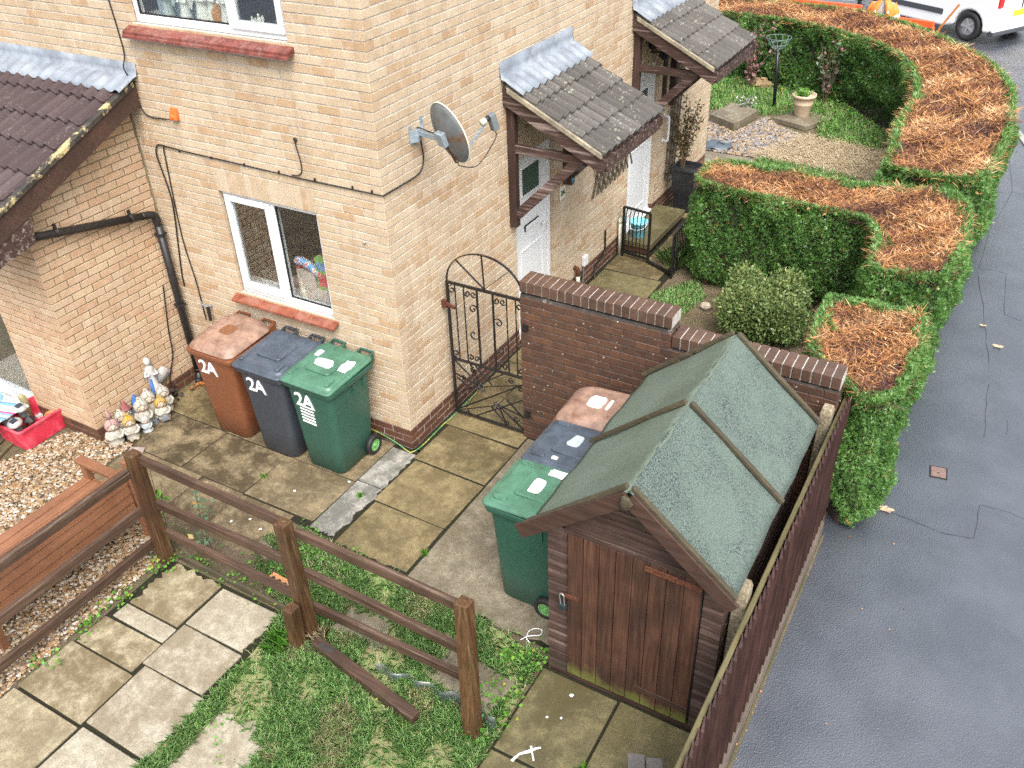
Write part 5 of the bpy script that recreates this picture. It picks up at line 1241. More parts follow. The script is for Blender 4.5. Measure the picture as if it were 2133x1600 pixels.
def wand(name, label, c, stems, h, leafn, lsize, mat, cat='plant', spread=.3, top=None, r=.008):
    t = thing(name, label, cat, (c[0], c[1], c[2] if len(c) > 2 else 0)); z0 = c[2] if len(c) > 2 else 0; V = []; T = []
    for k in range(stems):
        a = rng.uniform(0, 2*PI); e = rng.uniform(.3, 1)*spread; hh = h*rng.uniform(.65, 1.05)
        pts = [(c[0]+rng.normal(0, .015), c[1]+rng.normal(0, .015), z0-.01), (c[0]+e*.35*math.cos(a), c[1]+e*.35*math.sin(a), z0+hh*.5), (c[0]+e*math.cos(a), c[1]+e*math.sin(a), z0+hh)]
        pts = catmull(pts, 4); MB().tube(pts, [r*(1-.6*i/len(pts)) for i in range(len(pts))], 5).build('stem', M['stem'], t)
        m = leafn; ii = rng.uniform(.3, 1, m); pp = np.array([tuple(pts[min(len(pts)-1, int(v*(len(pts)-1)))]) for v in ii])+rng.normal(0, .03, (m, 3))
        D = rng.normal(0, 1, (m, 3))+np.array([0, 0, .2]); L = lsize*rng.uniform(.6, 1.3, m); V.append(kites(pp, D, unit(rng.normal(0, .6, (m, 3))+np.array([0, 0, 1.0])), L, L*.6, .05)); T.append(np.clip(rng.normal(.5, .25, m), 0, 1))
    np_mesh('leaves', np.concatenate(V), 4, np.concatenate(T), mat, t)
    return t
M['rose'] = leafmat('rose_leaves', [(0, (.07, .12, .07)), (.5, (.16, .22, .14)), (.8, (.24, .12, .12)), (1, (.42, .12, .16))], .45, .2)
M['rosep'] = leafmat('pinkish_rose_leaves', [(0, (.14, .10, .08)), (.5, (.3, .16, .17)), (1, (.5, .18, .24))], .45, .2)
wand('rose_bush', 'tall pinkish rose bush in front of the far hedge, left of the black pole', (-.62, 12.45), 9, 1.35, 26, .075, M['rosep'], 'rose bush', .45)
wand('rose_bush', 'tall green rose bush in front of the far hedge, behind the beige pot', (.95, 12.0), 8, 1.5, 26, .08, M['rose'], 'rose bush', .4)
wand('flowering_plant', 'low plant with pale lilac flowers behind the square concrete cover', (-.25, 11.1), 14, .28, 10, .05, leafmat('lilac_flowers', [(0, (.05, .14, .03)), (.45, (.09, .2, .05)), (.5, (.62, .55, .72)), (1, (.78, .72, .86))], .5, .2), 'flowers', .35, r=.004)
# small weeds in the patio joints and by the posts
def tuft(name, label, c, n, h, mat, wd=.006, spread=.05):
    x = c[0]+rng.normal(0, spread, n); y = c[1]+rng.normal(0, spread, n)
    return blades(name, x, y, h*.6, h, wd, mat, label, 'plant', .9, kind=None)
tuft('dock_plant', 'leafy green dock plant against the short stub post', (.5, -2.42), 60, .17, M['weed'], .035, .05)
tuft('grass_tuft', 'fountain of green grass beside the small black railing', (.84, 4.75), 130, .34, M['grass'], .010, .05)
tuft('grass_tuft', 'small green weed on the white patio slab', (-.03, -.80), 24, .06, M['weed'], .014, .014)
tuft('grass_tuft', 'tiny bright weed in the joint between two patio slabs', (-1.02, -1.0), 22, .05, M['weed'], .016, .014)
tuft('grass_tuft', 'green weed in the slab joint at the bottom edge', (2.94, -2.28), 24, .07, M['weed'], .022, .02)
tuft('grass_tuft', 'weed where concrete meets slab near the lawn', (.9, -1.12), 30, .06, M['weed'], .012, .015)
tuft('grass_tuft', 'dry grass caught at the foot of the middle fence post', (.70, -2.27), 50, .2, M['straw'], .006, .03)
wand('bramble', 'small blue-green leafy bramble growing through the fence corner', (-.72, -1.98), 4, .62, 16, .055, leafmat('bramble_leaves', [(0, (.04, .10, .05)), (.5, (.10, .19, .11)), (.9, (.16, .26, .15)), (1, (.5, .28, .06))], .45, .2), 'plant', .34, r=.005)
wand('bramble', 'dark green leaves at the bench end beside the corner post', (-1.13, -2.06), 3, .75, 12, .06, M['weed'], 'plant', .12, r=.005)
M['earth'] = simple('green_yellow_cable', (.07, .26, .09), .5, .1, 3, 0, dirt=((.33, .34, .08), 6, .48, .55))
# ================================================================== fittings on the house walls
def cable(name, label, pts, r=.0055, mat='cable', n=8, cat='cable', sm=8, clips=True):
    P = catmull(pts, sm); t = thing(name, label, cat, tuple(P[0])); MB().tube(P, r, n).build('cable', M[mat], t, smooth=True)
    return t
ca = cable('wall_cable', 'black cable running across the buff wall above the lower window', [(-2.53, -.011, .80), (-2.535, -.011, 1.25), (-2.57, -.011, 1.75), (-2.52, -.011, 2.5), (-2.505, -.011, 2.64), (-2.46, -.011, 2.665), (-2.2, -.011, 2.655), (-1.55, -.011, 2.645), (-.79, -.011, 2.63), (-.06, -.011, 2.632), (.004, -.004, 2.63), (.011, .05, 2.63), (.011, .42, 2.63), (.011, .54, 2.66), (.011, .585, 2.75), (.011, .57, 2.9), (.02, .53, 3.0)], .006)
for x in (-2.3, -1.9, -1.5, -1.1, -.7, -.3, -.1): MB().box(x-.004, x+.004, -.018, .002, 2.635, 2.66).build('clip', M['cable'], ca)
cable('wall_cable', 'thicker black cable looping beside the drainpipe', [(-2.73, -.012, 1.15), (-2.72, -.012, 1.3), (-2.665, -.012, 1.6), (-2.58, -.012, 2.1), (-2.615, -.012, 2.45), (-2.625, -.012, 2.58), (-2.58, -.012, 2.66), (-2.48, -.014, 2.672)], .007)
cable('wall_cable', 'thin black cable dropping from the top to the orange vent cover', [(-2.74, -.011, 4.3), (-2.72, -.011, 3.92), (-2.70, -.012, 3.5), (-2.71, -.05, 3.36), (-2.70, -.02, 3.24), (-2.69, -.011, 3.1), (-2.655, -.011, 2.97), (-2.56, -.011, 2.925), (-2.32, -.011, 2.935)], .006)
cable('wall_cable', 'short black cable from a wall hole above the lower window', [(-.847, -.005, 2.965), (-.845, -.012, 2.92), (-.825, -.011, 2.8), (-.83, -.011, 2.70), (-.88, -.012, 2.655), (-.95, -.012, 2.648)], .005)
cable('wall_cable', 'black cable hanging down the pinkish wall behind the gnomes', [(-2.835, -.18, 1.22), (-2.835, -.22, 1.0), (-2.835, -.27, .7), (-2.835, -.3, .45), (-2.83, -.42, .2), (-2.80, -.45, .05)], .007)
cable('earth_cable', 'green and yellow earth cable along the plinth at the house corner', [(-.62, -.03, .12), (-.35, -.04, .10), (-.15, -.05, .06), (-.02, -.06, .015), (.03, -.04, .012), (.055, .1, .012), (.05, .45, .012), (.06, .68, .012), (.05, 1.2, .012)], .0055, 'earth' if 'earth' in M else 'rimg')
t = thing('vent_cover', 'small orange plastic cover on the buff wall', 'vent', (-2.245, 0, 2.95))
MB().extr([(0.004, 3.05), (-.01, 3.05), (-.045, 2.955), (-.04, 2.945), (.004, 2.95)], lambda a, b: (-2.29, a, b), lambda a, b: (-2.20, a, b)).build('hood', M['orange'], t, bevel=.006)
MB().ell((-2.245, -.035, 2.975), (.02, .022, .028), 8, 6).build('boss', M['orange'], t)
o = MB().lathe([(.02, -.003), (.02, .006), (.012, .01)], 12).build('cable_hole', M['rubber'], None); o.rotation_euler = (R(90), 0, 0); o.location = (-.847, -.004, 2.968); tag(o, 'round black cable hole in the buff wall', 'hole')
# drainpipe: from the gutter end across the extension wall and down the corner
dp = thing('drainpipe', 'black plastic drainpipe crossing the lean-to wall and running down the corner', 'drainpipe', (-2.8, -.1, 0))
DX = -2.79
MB().tube([(DX, -1.62, 2.31), (DX, -1.35, 2.25), (DX, -.2, 1.99)], .038, 12).build('pipe', M['blackp'], dp, smooth=True)
MB().tube(catmull([(DX, -.24, 2.0), (DX, -.13, 1.972), (DX, -.085, 1.93), (DX, -.08, 1.84)], 5), .038, 12).build('elbow', M['blackp'], dp, smooth=True)
MB().tube([(DX, -.08, 1.88), (DX, -.08, 1.2), (DX, -.08, .12)], .038, 12).build('pipe', M['blackp'], dp, smooth=True)
MB().tube(catmull([(DX, -.08, .16), (DX, -.08, .10), (DX+.03, -.12, .05), (DX+.06, -.16, .03)], 4), .039, 12).build('shoe', M['blackp'], dp, smooth=True)
MB().box(DX-.05, DX+.05, -1.70, -1.58, 2.28, 2.42).build('outlet', M['blackp'], dp, bevel=.01)
for y, z in ((-1.12, 2.20), (-.36, 2.03)): MB().lathe([(.042, -.015), (.042, .015)], 12, (0, 0, 0)).build('socket', M['blackp'], dp); dp.children[-1].location = Vector((DX, y, z))-Vector(dp.location); dp.children[-1].rotation_euler = (R(90+13), 0, 0); MB().box(DX-.012, DX+.012, y-.012, y+.012, z+.035, z+.085).build('bracket', M['blackp'], dp)
for z in (1.75, .95): MB().box(DX-.05, DX+.045, -.122, -.038, z-.012, z+.012).build('bracket', M['blackp'], dp, bevel=.004)
# garden tap
tp = thing('garden_tap', 'small outdoor tap on a short black pipe left of the brown bin', 'tap', (-2.42, -.05, .9))
MB().tube([(-2.40, 0, 1.0), (-2.40, -.06, 1.0)], .012, 8).build('pipe', M['galv'], tp); MB().tube([(-2.40, -.055, 1.01), (-2.40, -.06, .85)], .018, 8).build('spout', M['blackp'], tp); MB().beam((-2.46, -.07, 1.03), (-2.40, -.05, 1.0), .012, .012).build('lever', M['galv'], tp); MB().beam((-2.47, -.07, .99), (-2.46, -.07, 1.06), .01, .01).build('lever', M['galv'], tp)
o = MB().ell((-.255, -.008, 2.16), (.016, .012, .016), 8, 6).build('screw_fixing', M['steel'], None); tag(o, 'small bright screw fixing on the wall near the house corner', 'screw')
# ------------------------------------------------------------------ satellite dish
sat = thing('satellite_dish', 'grey rusting satellite dish on a bracket beside the house corner', 'satellite dish', (.0, .53, 3.0))
c = Vector((.37, .46, 3.045)); nrm = Vector((.30, .90, .30)).normalized(); up = Vector((0, 0, 1)); sx = nrm.cross(up).normalized(); sy = sx.cross(nrm)
vs = []; fs = []; nr, na = 7, 28; RW, RH = .215, .275
for i in range(nr+1):
    r = i/nr
    for k in range(na):
        a = 2*PI*k/na; vs.append(c+sx*RW*r*math.cos(a)+sy*RH*r*math.sin(a)+nrm*(.075*r*r-.06))
for i in range(nr):
    for k in range(na): fs.append((i*na+k, i*na+(k+1) % na, (i+1)*na+(k+1) % na, (i+1)*na+k))
o = MB().add(vs, fs).build('reflector', M['dish'], sat, smooth=True); s = o.modifiers.new('t', 'SOLIDIFY'); s.thickness = .004
MB().tube([tuple(c+sx*RW*math.cos(a)+sy*RH*math.sin(a)+nrm*.016) for a in [2*PI*k/40 for k in range(40)]], .006, 6, closed=True).build('rim', M['cream'], sat, smooth=True)
mb = MB(); mb.box(0, .006, .43, .47, 2.90, 3.06); mb.box(0, .006, .59, .63, 2.94, 3.10); mb.extr([(.43, 2.92), (.63, 2.96), (.63, 3.02), (.43, 3.02)], lambda a, b: (.004, a, b), lambda a, b: (.05, .53+(a-.53)*.35, b)); mb.build('wall_plate', M['galv'], sat, bevel=.002)
hub = c-nrm*.07
MB().beam((.03, .53, 2.99), (hub.x, hub.y, hub.z), .045, .04).build('arm', M['galv'], sat, bevel=.003)
MB().obox(tuple(hub), tuple(nrm*.03), tuple(sx*.045), tuple(sy*.06)).build('clamp', M['galv'], sat, bevel=.004)
MB().beam(tuple(hub+sy*.06), tuple(c-nrm*.02-sy*.26), .03, .012, tuple(nrm)).build('back_strut', M['rust'], sat, bevel=.003)
foot = c-sy*.26; lnb = c+nrm*.36-sy*.10
MB().beam(tuple(foot), tuple(lnb-sy*.03), .016, .016).build('boom', M['galv'], sat)
MB().tube([tuple(lnb-nrm*.03), tuple(lnb+nrm*.015)], .026, 12).build('feed_cap', M['cream'], sat, smooth=True)
MB().tube([tuple(lnb+nrm*.01), tuple(lnb+nrm*.06)], .022, 12).build('feed_neck', M['rubber'], sat, smooth=True)
MB().obox(tuple(lnb+nrm*.085-sy*.055), tuple(nrm*.03), tuple(sx*.03), tuple(sy*.075)).build('receiver', M['lnb'], sat, bevel=.006)
e = lnb+nrm*.085-sy*.13
MB().tube(catmull([tuple(e), tuple(e-up*.08-nrm*.01), tuple((e+foot)/2-up*.17), tuple(foot-up*.05+nrm*.02), tuple(foot)], 6), .0045, 6).build('lead', M['cable'], sat, smooth=True)
MB().tube(catmull([tuple(hub+sy*.05), tuple(hub*.5+Vector((.02, .53, 3.05))*.5), (.02, .53, 3.03), (.012, .53, 2.98)], 6), .0045, 6).build('lead', M['cable'], sat, smooth=True)
# ------------------------------------------------------------------ by the doors
t = thing('tile_shelf', 'small red tile ledge on the wall under the nearer porch', 'shelf', (.08, 3.3, 1.75)); MB().box(.002, .15, 3.24, 3.58, 1.73, 1.775).build('tile', M['tile_red'], t, bevel=.004)
t = thing('wall_lamp', 'small black wall lamp by the nearer door, above the plaque', 'lamp', (.05, 3.22, 1.7))
MB().box(.001, .03, 3.19, 3.26, 1.55, 2.1).build('backboard', M['wood_porch'], t, bevel=.003); MB().lathe([(.01, .09), (.05, .07), (.055, .05), (.045, .0), (.03, -.05), (.01, -.06)], 10, (.085, 3.26, 1.68)).build('shade', M['rubber'], t, smooth=True); MB().box(.03, .085, 3.25, 3.27, 1.735, 1.755).build('bracket', M['rubber'], t); MB().ell((.085, 3.26, 1.60), (.02, .02, .05), 8, 6).build('bulb', simple('blue_glass', (.05, .2, .32), .3, .1, 20, 0), t)
t = thing('wall_lamp', 'black floodlight on the wall above the farther door', 'lamp', (.05, 5.55, 2.4)); MB().obox((.14, 5.75, 2.36), (.05, .0, -.03), (0, .06, 0), (.02, 0, .035)).build('head', M['rubber'], t, bevel=.006); MB().beam((.0, 5.6, 2.42), (.13, 5.73, 2.40), .02, .02).build('arm', M['rubber'], t); MB().ell((.05, 5.55, 2.52), (.05, .05, .06), 10, 7).build('sensor', M['rubber'], t, smooth=True)
t = thing('downlight_board', 'dark timber board on the wall beside the farther door', 'board', (.02, 6.15, 2)); MB().box(.001, .03, 6.10, 6.19, 1.62, 2.5).build('board', M['wood_porch'], t, bevel=.003)
def trellis(label, y0, y1, z0, z1, nx, skew=0, x=.02, slope=0):
    t = thing('trellis', label, 'trellis', (.02, (y0+y1)/2, z0), 'expanding trellis on the door wall'); H = z1-z0
    for s, xx in ((1, x), (-1, x+.012)):
        for i in range(nx):
            yc = y0+(y1-y0)*(i+.5)/nx; dy = (y1-y0)/nx*.95*s
            MB().beam((xx, yc-dy*.9, z0+slope*(yc-y0)), (xx, yc+dy*.9, z1+slope*(yc-y0)), .010, .030, (0, 1, 0)).build('lath', M['cane'], t)
    return t
trellis('wide grey lath trellis hanging on the wall between the two doors', 4.0, 5.05, 1.08, 1.55, 8, slope=.06)
t2 = thing('trellis', 'tall narrow lath trellis on the wall beyond the farther door', 'trellis', (.02, 6.6, .5), 'expanding trellis on the door wall')
for s in (1, -1):
    for i in range(4 if s == 1 else 9):
        if s == 1: MB().beam((.02, 6.38+i*.11, .45), (.02, 6.55+i*.11, 2.2), .010, .030, (0, 1, 0)).build('lath', M['cane'], t2)
        else: MB().beam((.032, 6.36+i*.02, .75+i*.17), (.032, 6.78+i*.02, .48+i*.17), .008, .018, (0, 1, 0)).build('lath', M['cane'], t2)
t = thing('grab_rail', 'white curved grab handle on the wall beside the farther door', 'handle', (.05, 6.22, 1.2)); MB().tube(catmull([(.0, 6.22, 1.42), (.06, 6.22, 1.42), (.08, 6.22, 1.38), (.08, 6.22, 1.12), (.06, 6.22, 1.08), (.0, 6.22, 1.08)], 5), .017, 8).build('rail', M['upvc'], t, smooth=True)
for z in (1.42, 1.08): MB().ell((.006, 6.22, z), (.012, .04, .04), 10, 6).build('flange', M['upvc'], t, smooth=True)
t = thing('waste_pipe', 'short pale waste pipe at the wall foot behind the brown wall', 'pipe', (.05, 3.5, 0)); MB().tube([(.05, 3.5, -.02), (.05, 3.5, .30)], .025, 10).build('pipe', M['cream'], t, smooth=True); MB().tube(catmull([(.05, 3.5, .26), (.05, 3.5, .34), (0, 3.5, .36)], 4), .03, 10).build('elbow', M['rust'], t, smooth=True)
t = thing('waste_pipe', 'pale upright pipe beside the small black gate', 'pipe', (.05, 4.76, 0)); MB().tube([(.05, 4.76, -.02), (.05, 4.76, .46)], .026, 10).build('pipe', M['cream'], t, smooth=True); MB().lathe([(.03, 0), (.034, .03), (.02, .06)], 10, (.05, 4.76, .45)).build('cap', M['cream'], t)
t = thing('junction_box', 'small white junction box on the wall near the wall foot', 'box', (.02, 3.75, .35)); MB().box(.002, .05, 3.69, 3.80, .29, .42).build('box', M['upvc'], t, bevel=.008); MB().tube([(.02, 3.72, .3), (.02, 3.70, .0)], .01, 8).build('lead', M['lnb'], t)
cable('wall_cable', 'black pipe lead rising from the ground between the doors', [(.06, 3.95, .0), (.03, 4.05, .1), (.015, 4.2, .16), (.015, 4.35, .2), (.015, 4.36, .42), (.015, 4.36, .5)], .012)
# small black safety gate and railing
def railing(label, p, q, h, nb, wav=0.0):
    t = thing('metal_railing', label, 'railing', tuple(p)+(0,)); p, q = Vector((*p, 0)), Vector((*q, 0)); d = q-p
    MB().beam(p+Vector((0, 0, h)), q+Vector((0, 0, h)), .03, .028).build('top_bar', M['iron2'], t, bevel=.004); MB().beam(p+Vector((0, 0, .06)), q+Vector((0, 0, .06)), .03, .028).build('bottom_bar', M['iron2'], t, bevel=.004)
    sd2 = d.normalized().cross(Vector((0, 0, 1)))
    for k in range(nb):
        b = p+d*(k/(nb-1)); ends = k in (0, nb-1)
        pts = [b+Vector((0, 0, .06)), b+Vector((0, 0, .14))+sd2*wav, b+Vector((0, 0, h*.55))+sd2*wav*1.1, b+Vector((0, 0, h-.1))+sd2*wav, b+Vector((0, 0, h))]
        if ends: MB().beam(b+Vector((0, 0, .0)), b+Vector((0, 0, h)), .03, .03, (0, 1, 0)).build('post', M['iron2'], t, bevel=.003)
        else: MB().tube(catmull(pts, 4), .008, 6).build('bar', M['iron2'], t, smooth=True)
    return t
railing('small black metal gate standing by the pale upright pipe', (.11, 4.72), (.50, 4.66), .70, 8, .035)
railing('black metal railing leaning at the end of the middle hedge', (.93, 4.40), (.90, 4.98), .60, 9)
MB().beam((.5, 4.66, .03), (.92, 4.46, .03), .035, .03).build('ground_bar', M['iron2'], bpy.data.objects['metal_railing'])
bk = thing('blue_bucket', 'light blue plastic bucket on the concrete step', 'bucket', (.19, 5.05, .165)); MB().lathe([(.085, 0), (.088, .005), (.118, .20), (.125, .205), (.125, .215), (.112, .215), (.083, .02), (.0, .018)], 20, (.19, 5.05, .166), cap=False).build('bucket_body', simple('sky_blue_plastic', (.18, .55, .68), .4, .08, 20, .05), bk, smooth=True); MB().tube(catmull([(.07, 5.05, .37), (.08, 4.95, .33), (.19, 4.92, .30), (.30, 4.95, .33), (.31, 5.05, .37)], 4), .005, 6).build('handle', M['upvc'], bk)
# black planter with a heathery plant
pl = thing('black_planter', 'tall square black planter by the wall at the hedge end', 'planter', (.30, 6.48, 0)); MB().loft([rrect(.30, 6.50, .25, .25, .02, .0, 2), rrect(.30, 6.50, .27, .27, .02, .2, 2), rrect(.30, 6.50, .37, .37, .02, .62, 2), rrect(.30, 6.50, .40, .40, .02, .63, 2), rrect(.30, 6.50, .40, .40, .02, .66, 2), rrect(.30, 6.50, .35, .35, .02, .66, 2), rrect(.30, 6.50, .33, .33, .02, .60, 2)]).build('pot', simple('black_planter_plastic', (.02, .022, .026), .4, .2, 20, .1), pl, bevel=.004)
hp = wand('potted_heather', 'thin reddish-brown shrub growing in the black planter', (.22, 6.52, .58), 16, 1.05, 60, .045, leafmat('heather_leaves', [(0, (.09, .06, .03)), (.5, (.17, .12, .06)), (.85, (.11, .15, .05)), (1, (.3, .12, .06))], .6, .15), 'plant', .26, r=.005)
# far garden: square cover, slab, pot, pole with wire basket, stone
o = MB().prism([(-.67, 10.30), (-.11, 9.98), (.05, 10.86), (-.52, 11.12)], 0, .15).build('concrete_cover', M['concrete'], None, bevel=.01); tag(o, 'square raised concrete cover among the stone chippings', 'cover')
MB().prism([(-.60, 10.36), (-.17, 10.11), (-.04, 10.78), (-.49, 10.98)], .15, .158).build('lid', M['concrete'], o, bevel=.003)
o = MB().prism([(.36, 10.75), (1.0, 10.52), (1.3, 11.15), (.7, 11.4)], 0, .09).build('pot_slab', M['concrete'], None, bevel=.008); tag(o, 'concrete slab under the beige flower pot', 'slab')
fp = thing('flower_pot', 'beige ribbed flower pot on a slab in the far garden', 'flower pot', (.78, 11.05, .09)); MB().lathe([(.12, 0), (.13, .02), (.165, .21), (.173, .22), (.173, .23), (.17, .235), (.19, .34), (.208, .345), (.212, .355), (.212, .385), (.2, .392), (.188, .38), (.176, .32), (0, .31)], 28, (.78, 11.05, .09), cap=False).build('pot', simple('beige_pot_plastic', (.50, .39, .28), .6, .06, 20, .05), fp, smooth=True)
wand('potted_plant', 'green leafy plant in the beige flower pot', (.76, 11.05, .38), 10, .2, 14, .075, M['weed'], 'plant', .2, r=.005)
po = thing('lamp_pole', 'slim black pole with a wire hanging basket frame in the far garden', 'pole', (.2, 11.35, 0)); MB().tube([(.2, 11.35, -.05), (.17, 11.33, .6), (.135, 11.31, 1.12)], .032, 10).build('pole', M['iron2'], po, smooth=True)
M['wire'] = simple('green_coated_wire', (.10, .16, .14), .5, .2, 30, 0)
for k in range(3):
    rr = (.09, .16, .22)[k]; zz = (1.14, 1.21, 1.32)[k]; MB().tube([(.13+rr*math.cos(a), 11.31+rr*math.sin(a), zz) for a in [2*PI*q/20 for q in range(20)]], .006, 5, closed=True).build('wire_ring', M['wire'], po)
for k in range(10):
    a = 2*PI*k/10; MB().tube([(.13+.03*math.cos(a), 11.31+.03*math.sin(a), 1.10), (.13+.12*math.cos(a), 11.31+.12*math.sin(a), 1.16), (.13+.22*math.cos(a+.3), 11.31+.22*math.sin(a+.3), 1.33)], .005, 5).build('wire', M['wire'], po)
o = MB().ell((-.42, 12.55, .09), (.22, .14, .12), 10, 7).build('border_stone', simple('ochre_stone', (.2, .14, .07), .9, .35, 12, .8, 40), None); tag(o, 'ochre stone in the border under the far hedge', 'stone')
for v in o.data.vertices: v.co += Vector((random.uniform(-.03, .03), random.uniform(-.03, .03), random.uniform(-.02, .03)))
o = MB().ell((-.12, 9.15, .02), (.30, .22, .06), 12, 7).build('slate_sheet', simple('blue_grey_slate', (.075, .095, .115), .45, .3, 12, .5, 40), None); tag(o, 'blue-grey crumpled sheeting on the chippings by the house corner', 'sheet')
for v in o.data.vertices: v.co += Vector((random.uniform(-.05, .05), random.uniform(-.04, .04), random.uniform(-.02, .03)))
for (x, y, r) in ((1.58, 3.86, .07), (1.78, 3.92, .055)):
    o = MB().ell((x, y, .04), (r, r*.8, r*.7), 9, 6).build('pale_stone', simple('pale_stone', (.42, .36, .28), .9, .3, 20, .6, 60), None); tag(o, 'pale stone at the foot of the middle hedge, '+('left of two' if r > .06 else 'right of two'), 'stone', 'pale stones')
# ================================================================== garden gnomes along the lean-to wall
def gmat(name, c, dirt=(.22, .2, .16)): return simple(name, c, .8, .15, 30, .4, 120, dirt=(dirt, 22, .5, .72))
GC = {'cream': gmat('weathered_cream_paint', (0.347, 0.329, 0.285)), 'white': gmat('weathered_white_paint', (0.397, 0.397, 0.391)), 'tan': gmat('weathered_tan_paint', (0.273, 0.223, 0.161)), 'yellow': gmat('faded_yellow_paint', (0.360, 0.223, 0.031)), 'pink': gmat('faded_pink_paint', (0.341, 0.205, 0.192)), 'blue': gmat('blue_paint', (0.031, 0.105, 0.310)), 'grey': gmat('grey_stone_paint', (0.155, 0.149, 0.136)), 'red': gmat('faded_red_paint', (0.211, 0.062, 0.062)), 'pale': gmat('pale_blue_white_paint', (0.322, 0.372, 0.397)), 'skin': gmat('weathered_face_paint', (0.372, 0.304, 0.223)), 'slate': gmat('slate_grey_paint', (0.124, 0.143, 0.167))}
def gnome(label, x, y, h, rot, coat, hood, kind, extra=None):
    t = thing('garden_gnome', label, 'gnome', (x, y, 0), 'garden gnomes by the lean-to wall', rot); K = dict(local=True, smooth=True); h *= .9; s = h/.30
    def S(p): return tuple(v*s for v in p)
    mb = MB(); mb.lathe([(r*s, z*s) for r, z in ((.055, 0), (.072, .012), (.07, .03), (.062, .045), (.07, .08), (.074, .11), (.064, .145), (.045, .165), (.03, .175))], 16); mb.build('body', GC[coat], t, **K)
    for q in (-1, 1):
        mb = MB(); mb.ell(S((q*.03, -.05, .018)), S((.026, .045, .02)), 10, 6); mb.build('boot', GC['tan' if coat == 'cream' else 'cream'], t, **K)
        MB().tube([S(p) for p in ((q*.058, .0, .15), (q*.08, -.02, .115), (q*.055, -.055, .095), (q*.02, -.07, .098))], [.015*s, .017*s, .014*s, .012*s], 8).build('arm', GC[coat], t, **K)
    MB().ell(S((0, -.008, .205)), S((.052, .05, .05)), 14, 9).build('head', GC['skin' if coat != 'grey' else 'grey'], t, **K)
    MB().ell(S((0, -.06, .208)), S((.014, .016, .014)), 8, 6).build('nose', GC['skin'], t, **K)
    for q in (-1, 1):
        MB().ell(S((q*.018, -.050, .224)), S((.008, .007, .010)), 8, 5).build('eye', GC['white'], t, **K); MB().ell(S((q*.034, -.043, .198)), S((.014, .012, .013)), 8, 5).build('cheek', GC['pink' if coat != 'grey' else 'grey'], t, **K)
    if kind in ('beard', 'pointy'):
        mb = MB(); mb.lathe([(r*s, z*s) for r, z in ((.006, -.075), (.03, -.05), (.043, -.015), (.04, .0))], 12, S((0, -.03, .19))); mb.build('beard', GC['white' if coat != 'grey' else 'grey'], t, **K)
    if kind == 'pointy':
        MB().lathe([(r*s, z*s) for r, z in ((.056, 0), (.05, .02), (.03, .06), (.012, .10), (.003, .125))], 14, S((0, .0, .228))).build('hat', GC[hood], t, **K)
    else:
        vs = []; fs = []; n, m = 16, 8     # hood hugging the head, open at the face
        for i in range(m+1):
            b = PI*.06+i/m*PI*.62
            for k in range(n+1):
                gp = 45*max(0, min(1, (b-PI*.28)/(PI*.12))); a = R(-90+gp)+R(360-2*gp)*k/n; rr = .060*math.sin(b) if i else .012
                vs.append(S((rr*math.cos(a)*1.0, .004+rr*math.sin(a), .21+.062*math.cos(b)+(.02 if i == 0 else 0))))
        for i in range(m):
            for k in range(n): fs.append((i*(n+1)+k, i*(n+1)+k+1, (i+1)*(n+1)+k+1, (i+1)*(n+1)+k))
        o = MB().add(vs, fs).build('hood', GC[hood], t, **K); sm = o.modifiers.new('t', 'SOLIDIFY'); sm.thickness = .009*s; sm.offset = 1
        MB().ell(S((.0, .045, .275)), S((.022, .03, .018)), 8, 6).build('hood_tip', GC[hood], t, **K)
    MB().lathe([(r*s, z*s) for r, z in ((.0735, .092), (.076, .094), (.076, .104), (.0735, .106))], 16).build('belt', GC['tan'], t, **K)
    if extra == 'base': MB().lathe([(.085*s, 0), (.09*s, .006), (.085*s, .016)], 16).build('base', GC['pale'], t, **K)
    if extra == 'box': MB().box(-.05*s, .03*s, -.12*s, -.065*s, .03*s, .075*s).build('carried_box', GC['slate'], t, local=True, bevel=.004)
    if extra == 'spade': MB().beam(S((.08, -.05, .0)), S((.05, -.03, .16)), .012*s, .012*s).build('tool', GC['slate'], t, local=True); MB().beam(S((.095, -.06, .0)), S((.08, -.05, .05)), .05*s, .008*s).build('tool_blade', GC['slate'], t, local=True)
    return t
gr_ = R(62)
gnome('cream gnome with pink pointed hat at the left end of the gnome row', -2.70, -1.29, .34, gr_, 'cream', 'pink', 'hoodp')
gnome('cream gnome with bright yellow hood, second in the front row', -2.625, -1.15, .31, gr_, 'cream', 'yellow', 'hood')
gnome('plain cream gnome half hidden behind the yellow-hooded one', -2.77, -1.13, .30, gr_, 'cream', 'cream', 'hood')
gnome('big-headed pale gnome in the middle of the row', -2.69, -.93, .35, gr_, 'cream', 'cream', 'hood', 'spade')
gnome('small white and pale blue gnome on an oval base at the front', -2.585, -1.00, .20, gr_, 'pale', 'white', 'hood', 'base')
gnome('smiling tan gnome in the back row beside the blue-hatted one', -2.735, -.80, .36, gr_, 'tan', 'cream', 'hood')
gnome('gnome with mustard hood carrying a grey box, front right', -2.60, -.765, .30, gr_, 'cream', 'yellow', 'hood', 'box')
gnome('small gnome with blue pointed hat against the wall', -2.80, -.90, .31, gr_, 'slate', 'blue', 'pointy')
gnome('weathered grey gnome with red pointed hat against the wall', -2.79, -1.04, .32, gr_, 'grey', 'red', 'pointy')
gnome('seated cream gnome with orange shoes beside the angel', -2.70, -.64, .33, gr_, 'cream', 'cream', 'hood')
t = [c for c in bpy.data.objects if c.get('label', '').startswith('cream gnome with pink')][0]
MB().lathe([(.03, 0), (.02, .05), (.008, .10), (.002, .125)], 12, (0, .01, .30)).build('hat', GC['pink'], t, local=True, smooth=True)
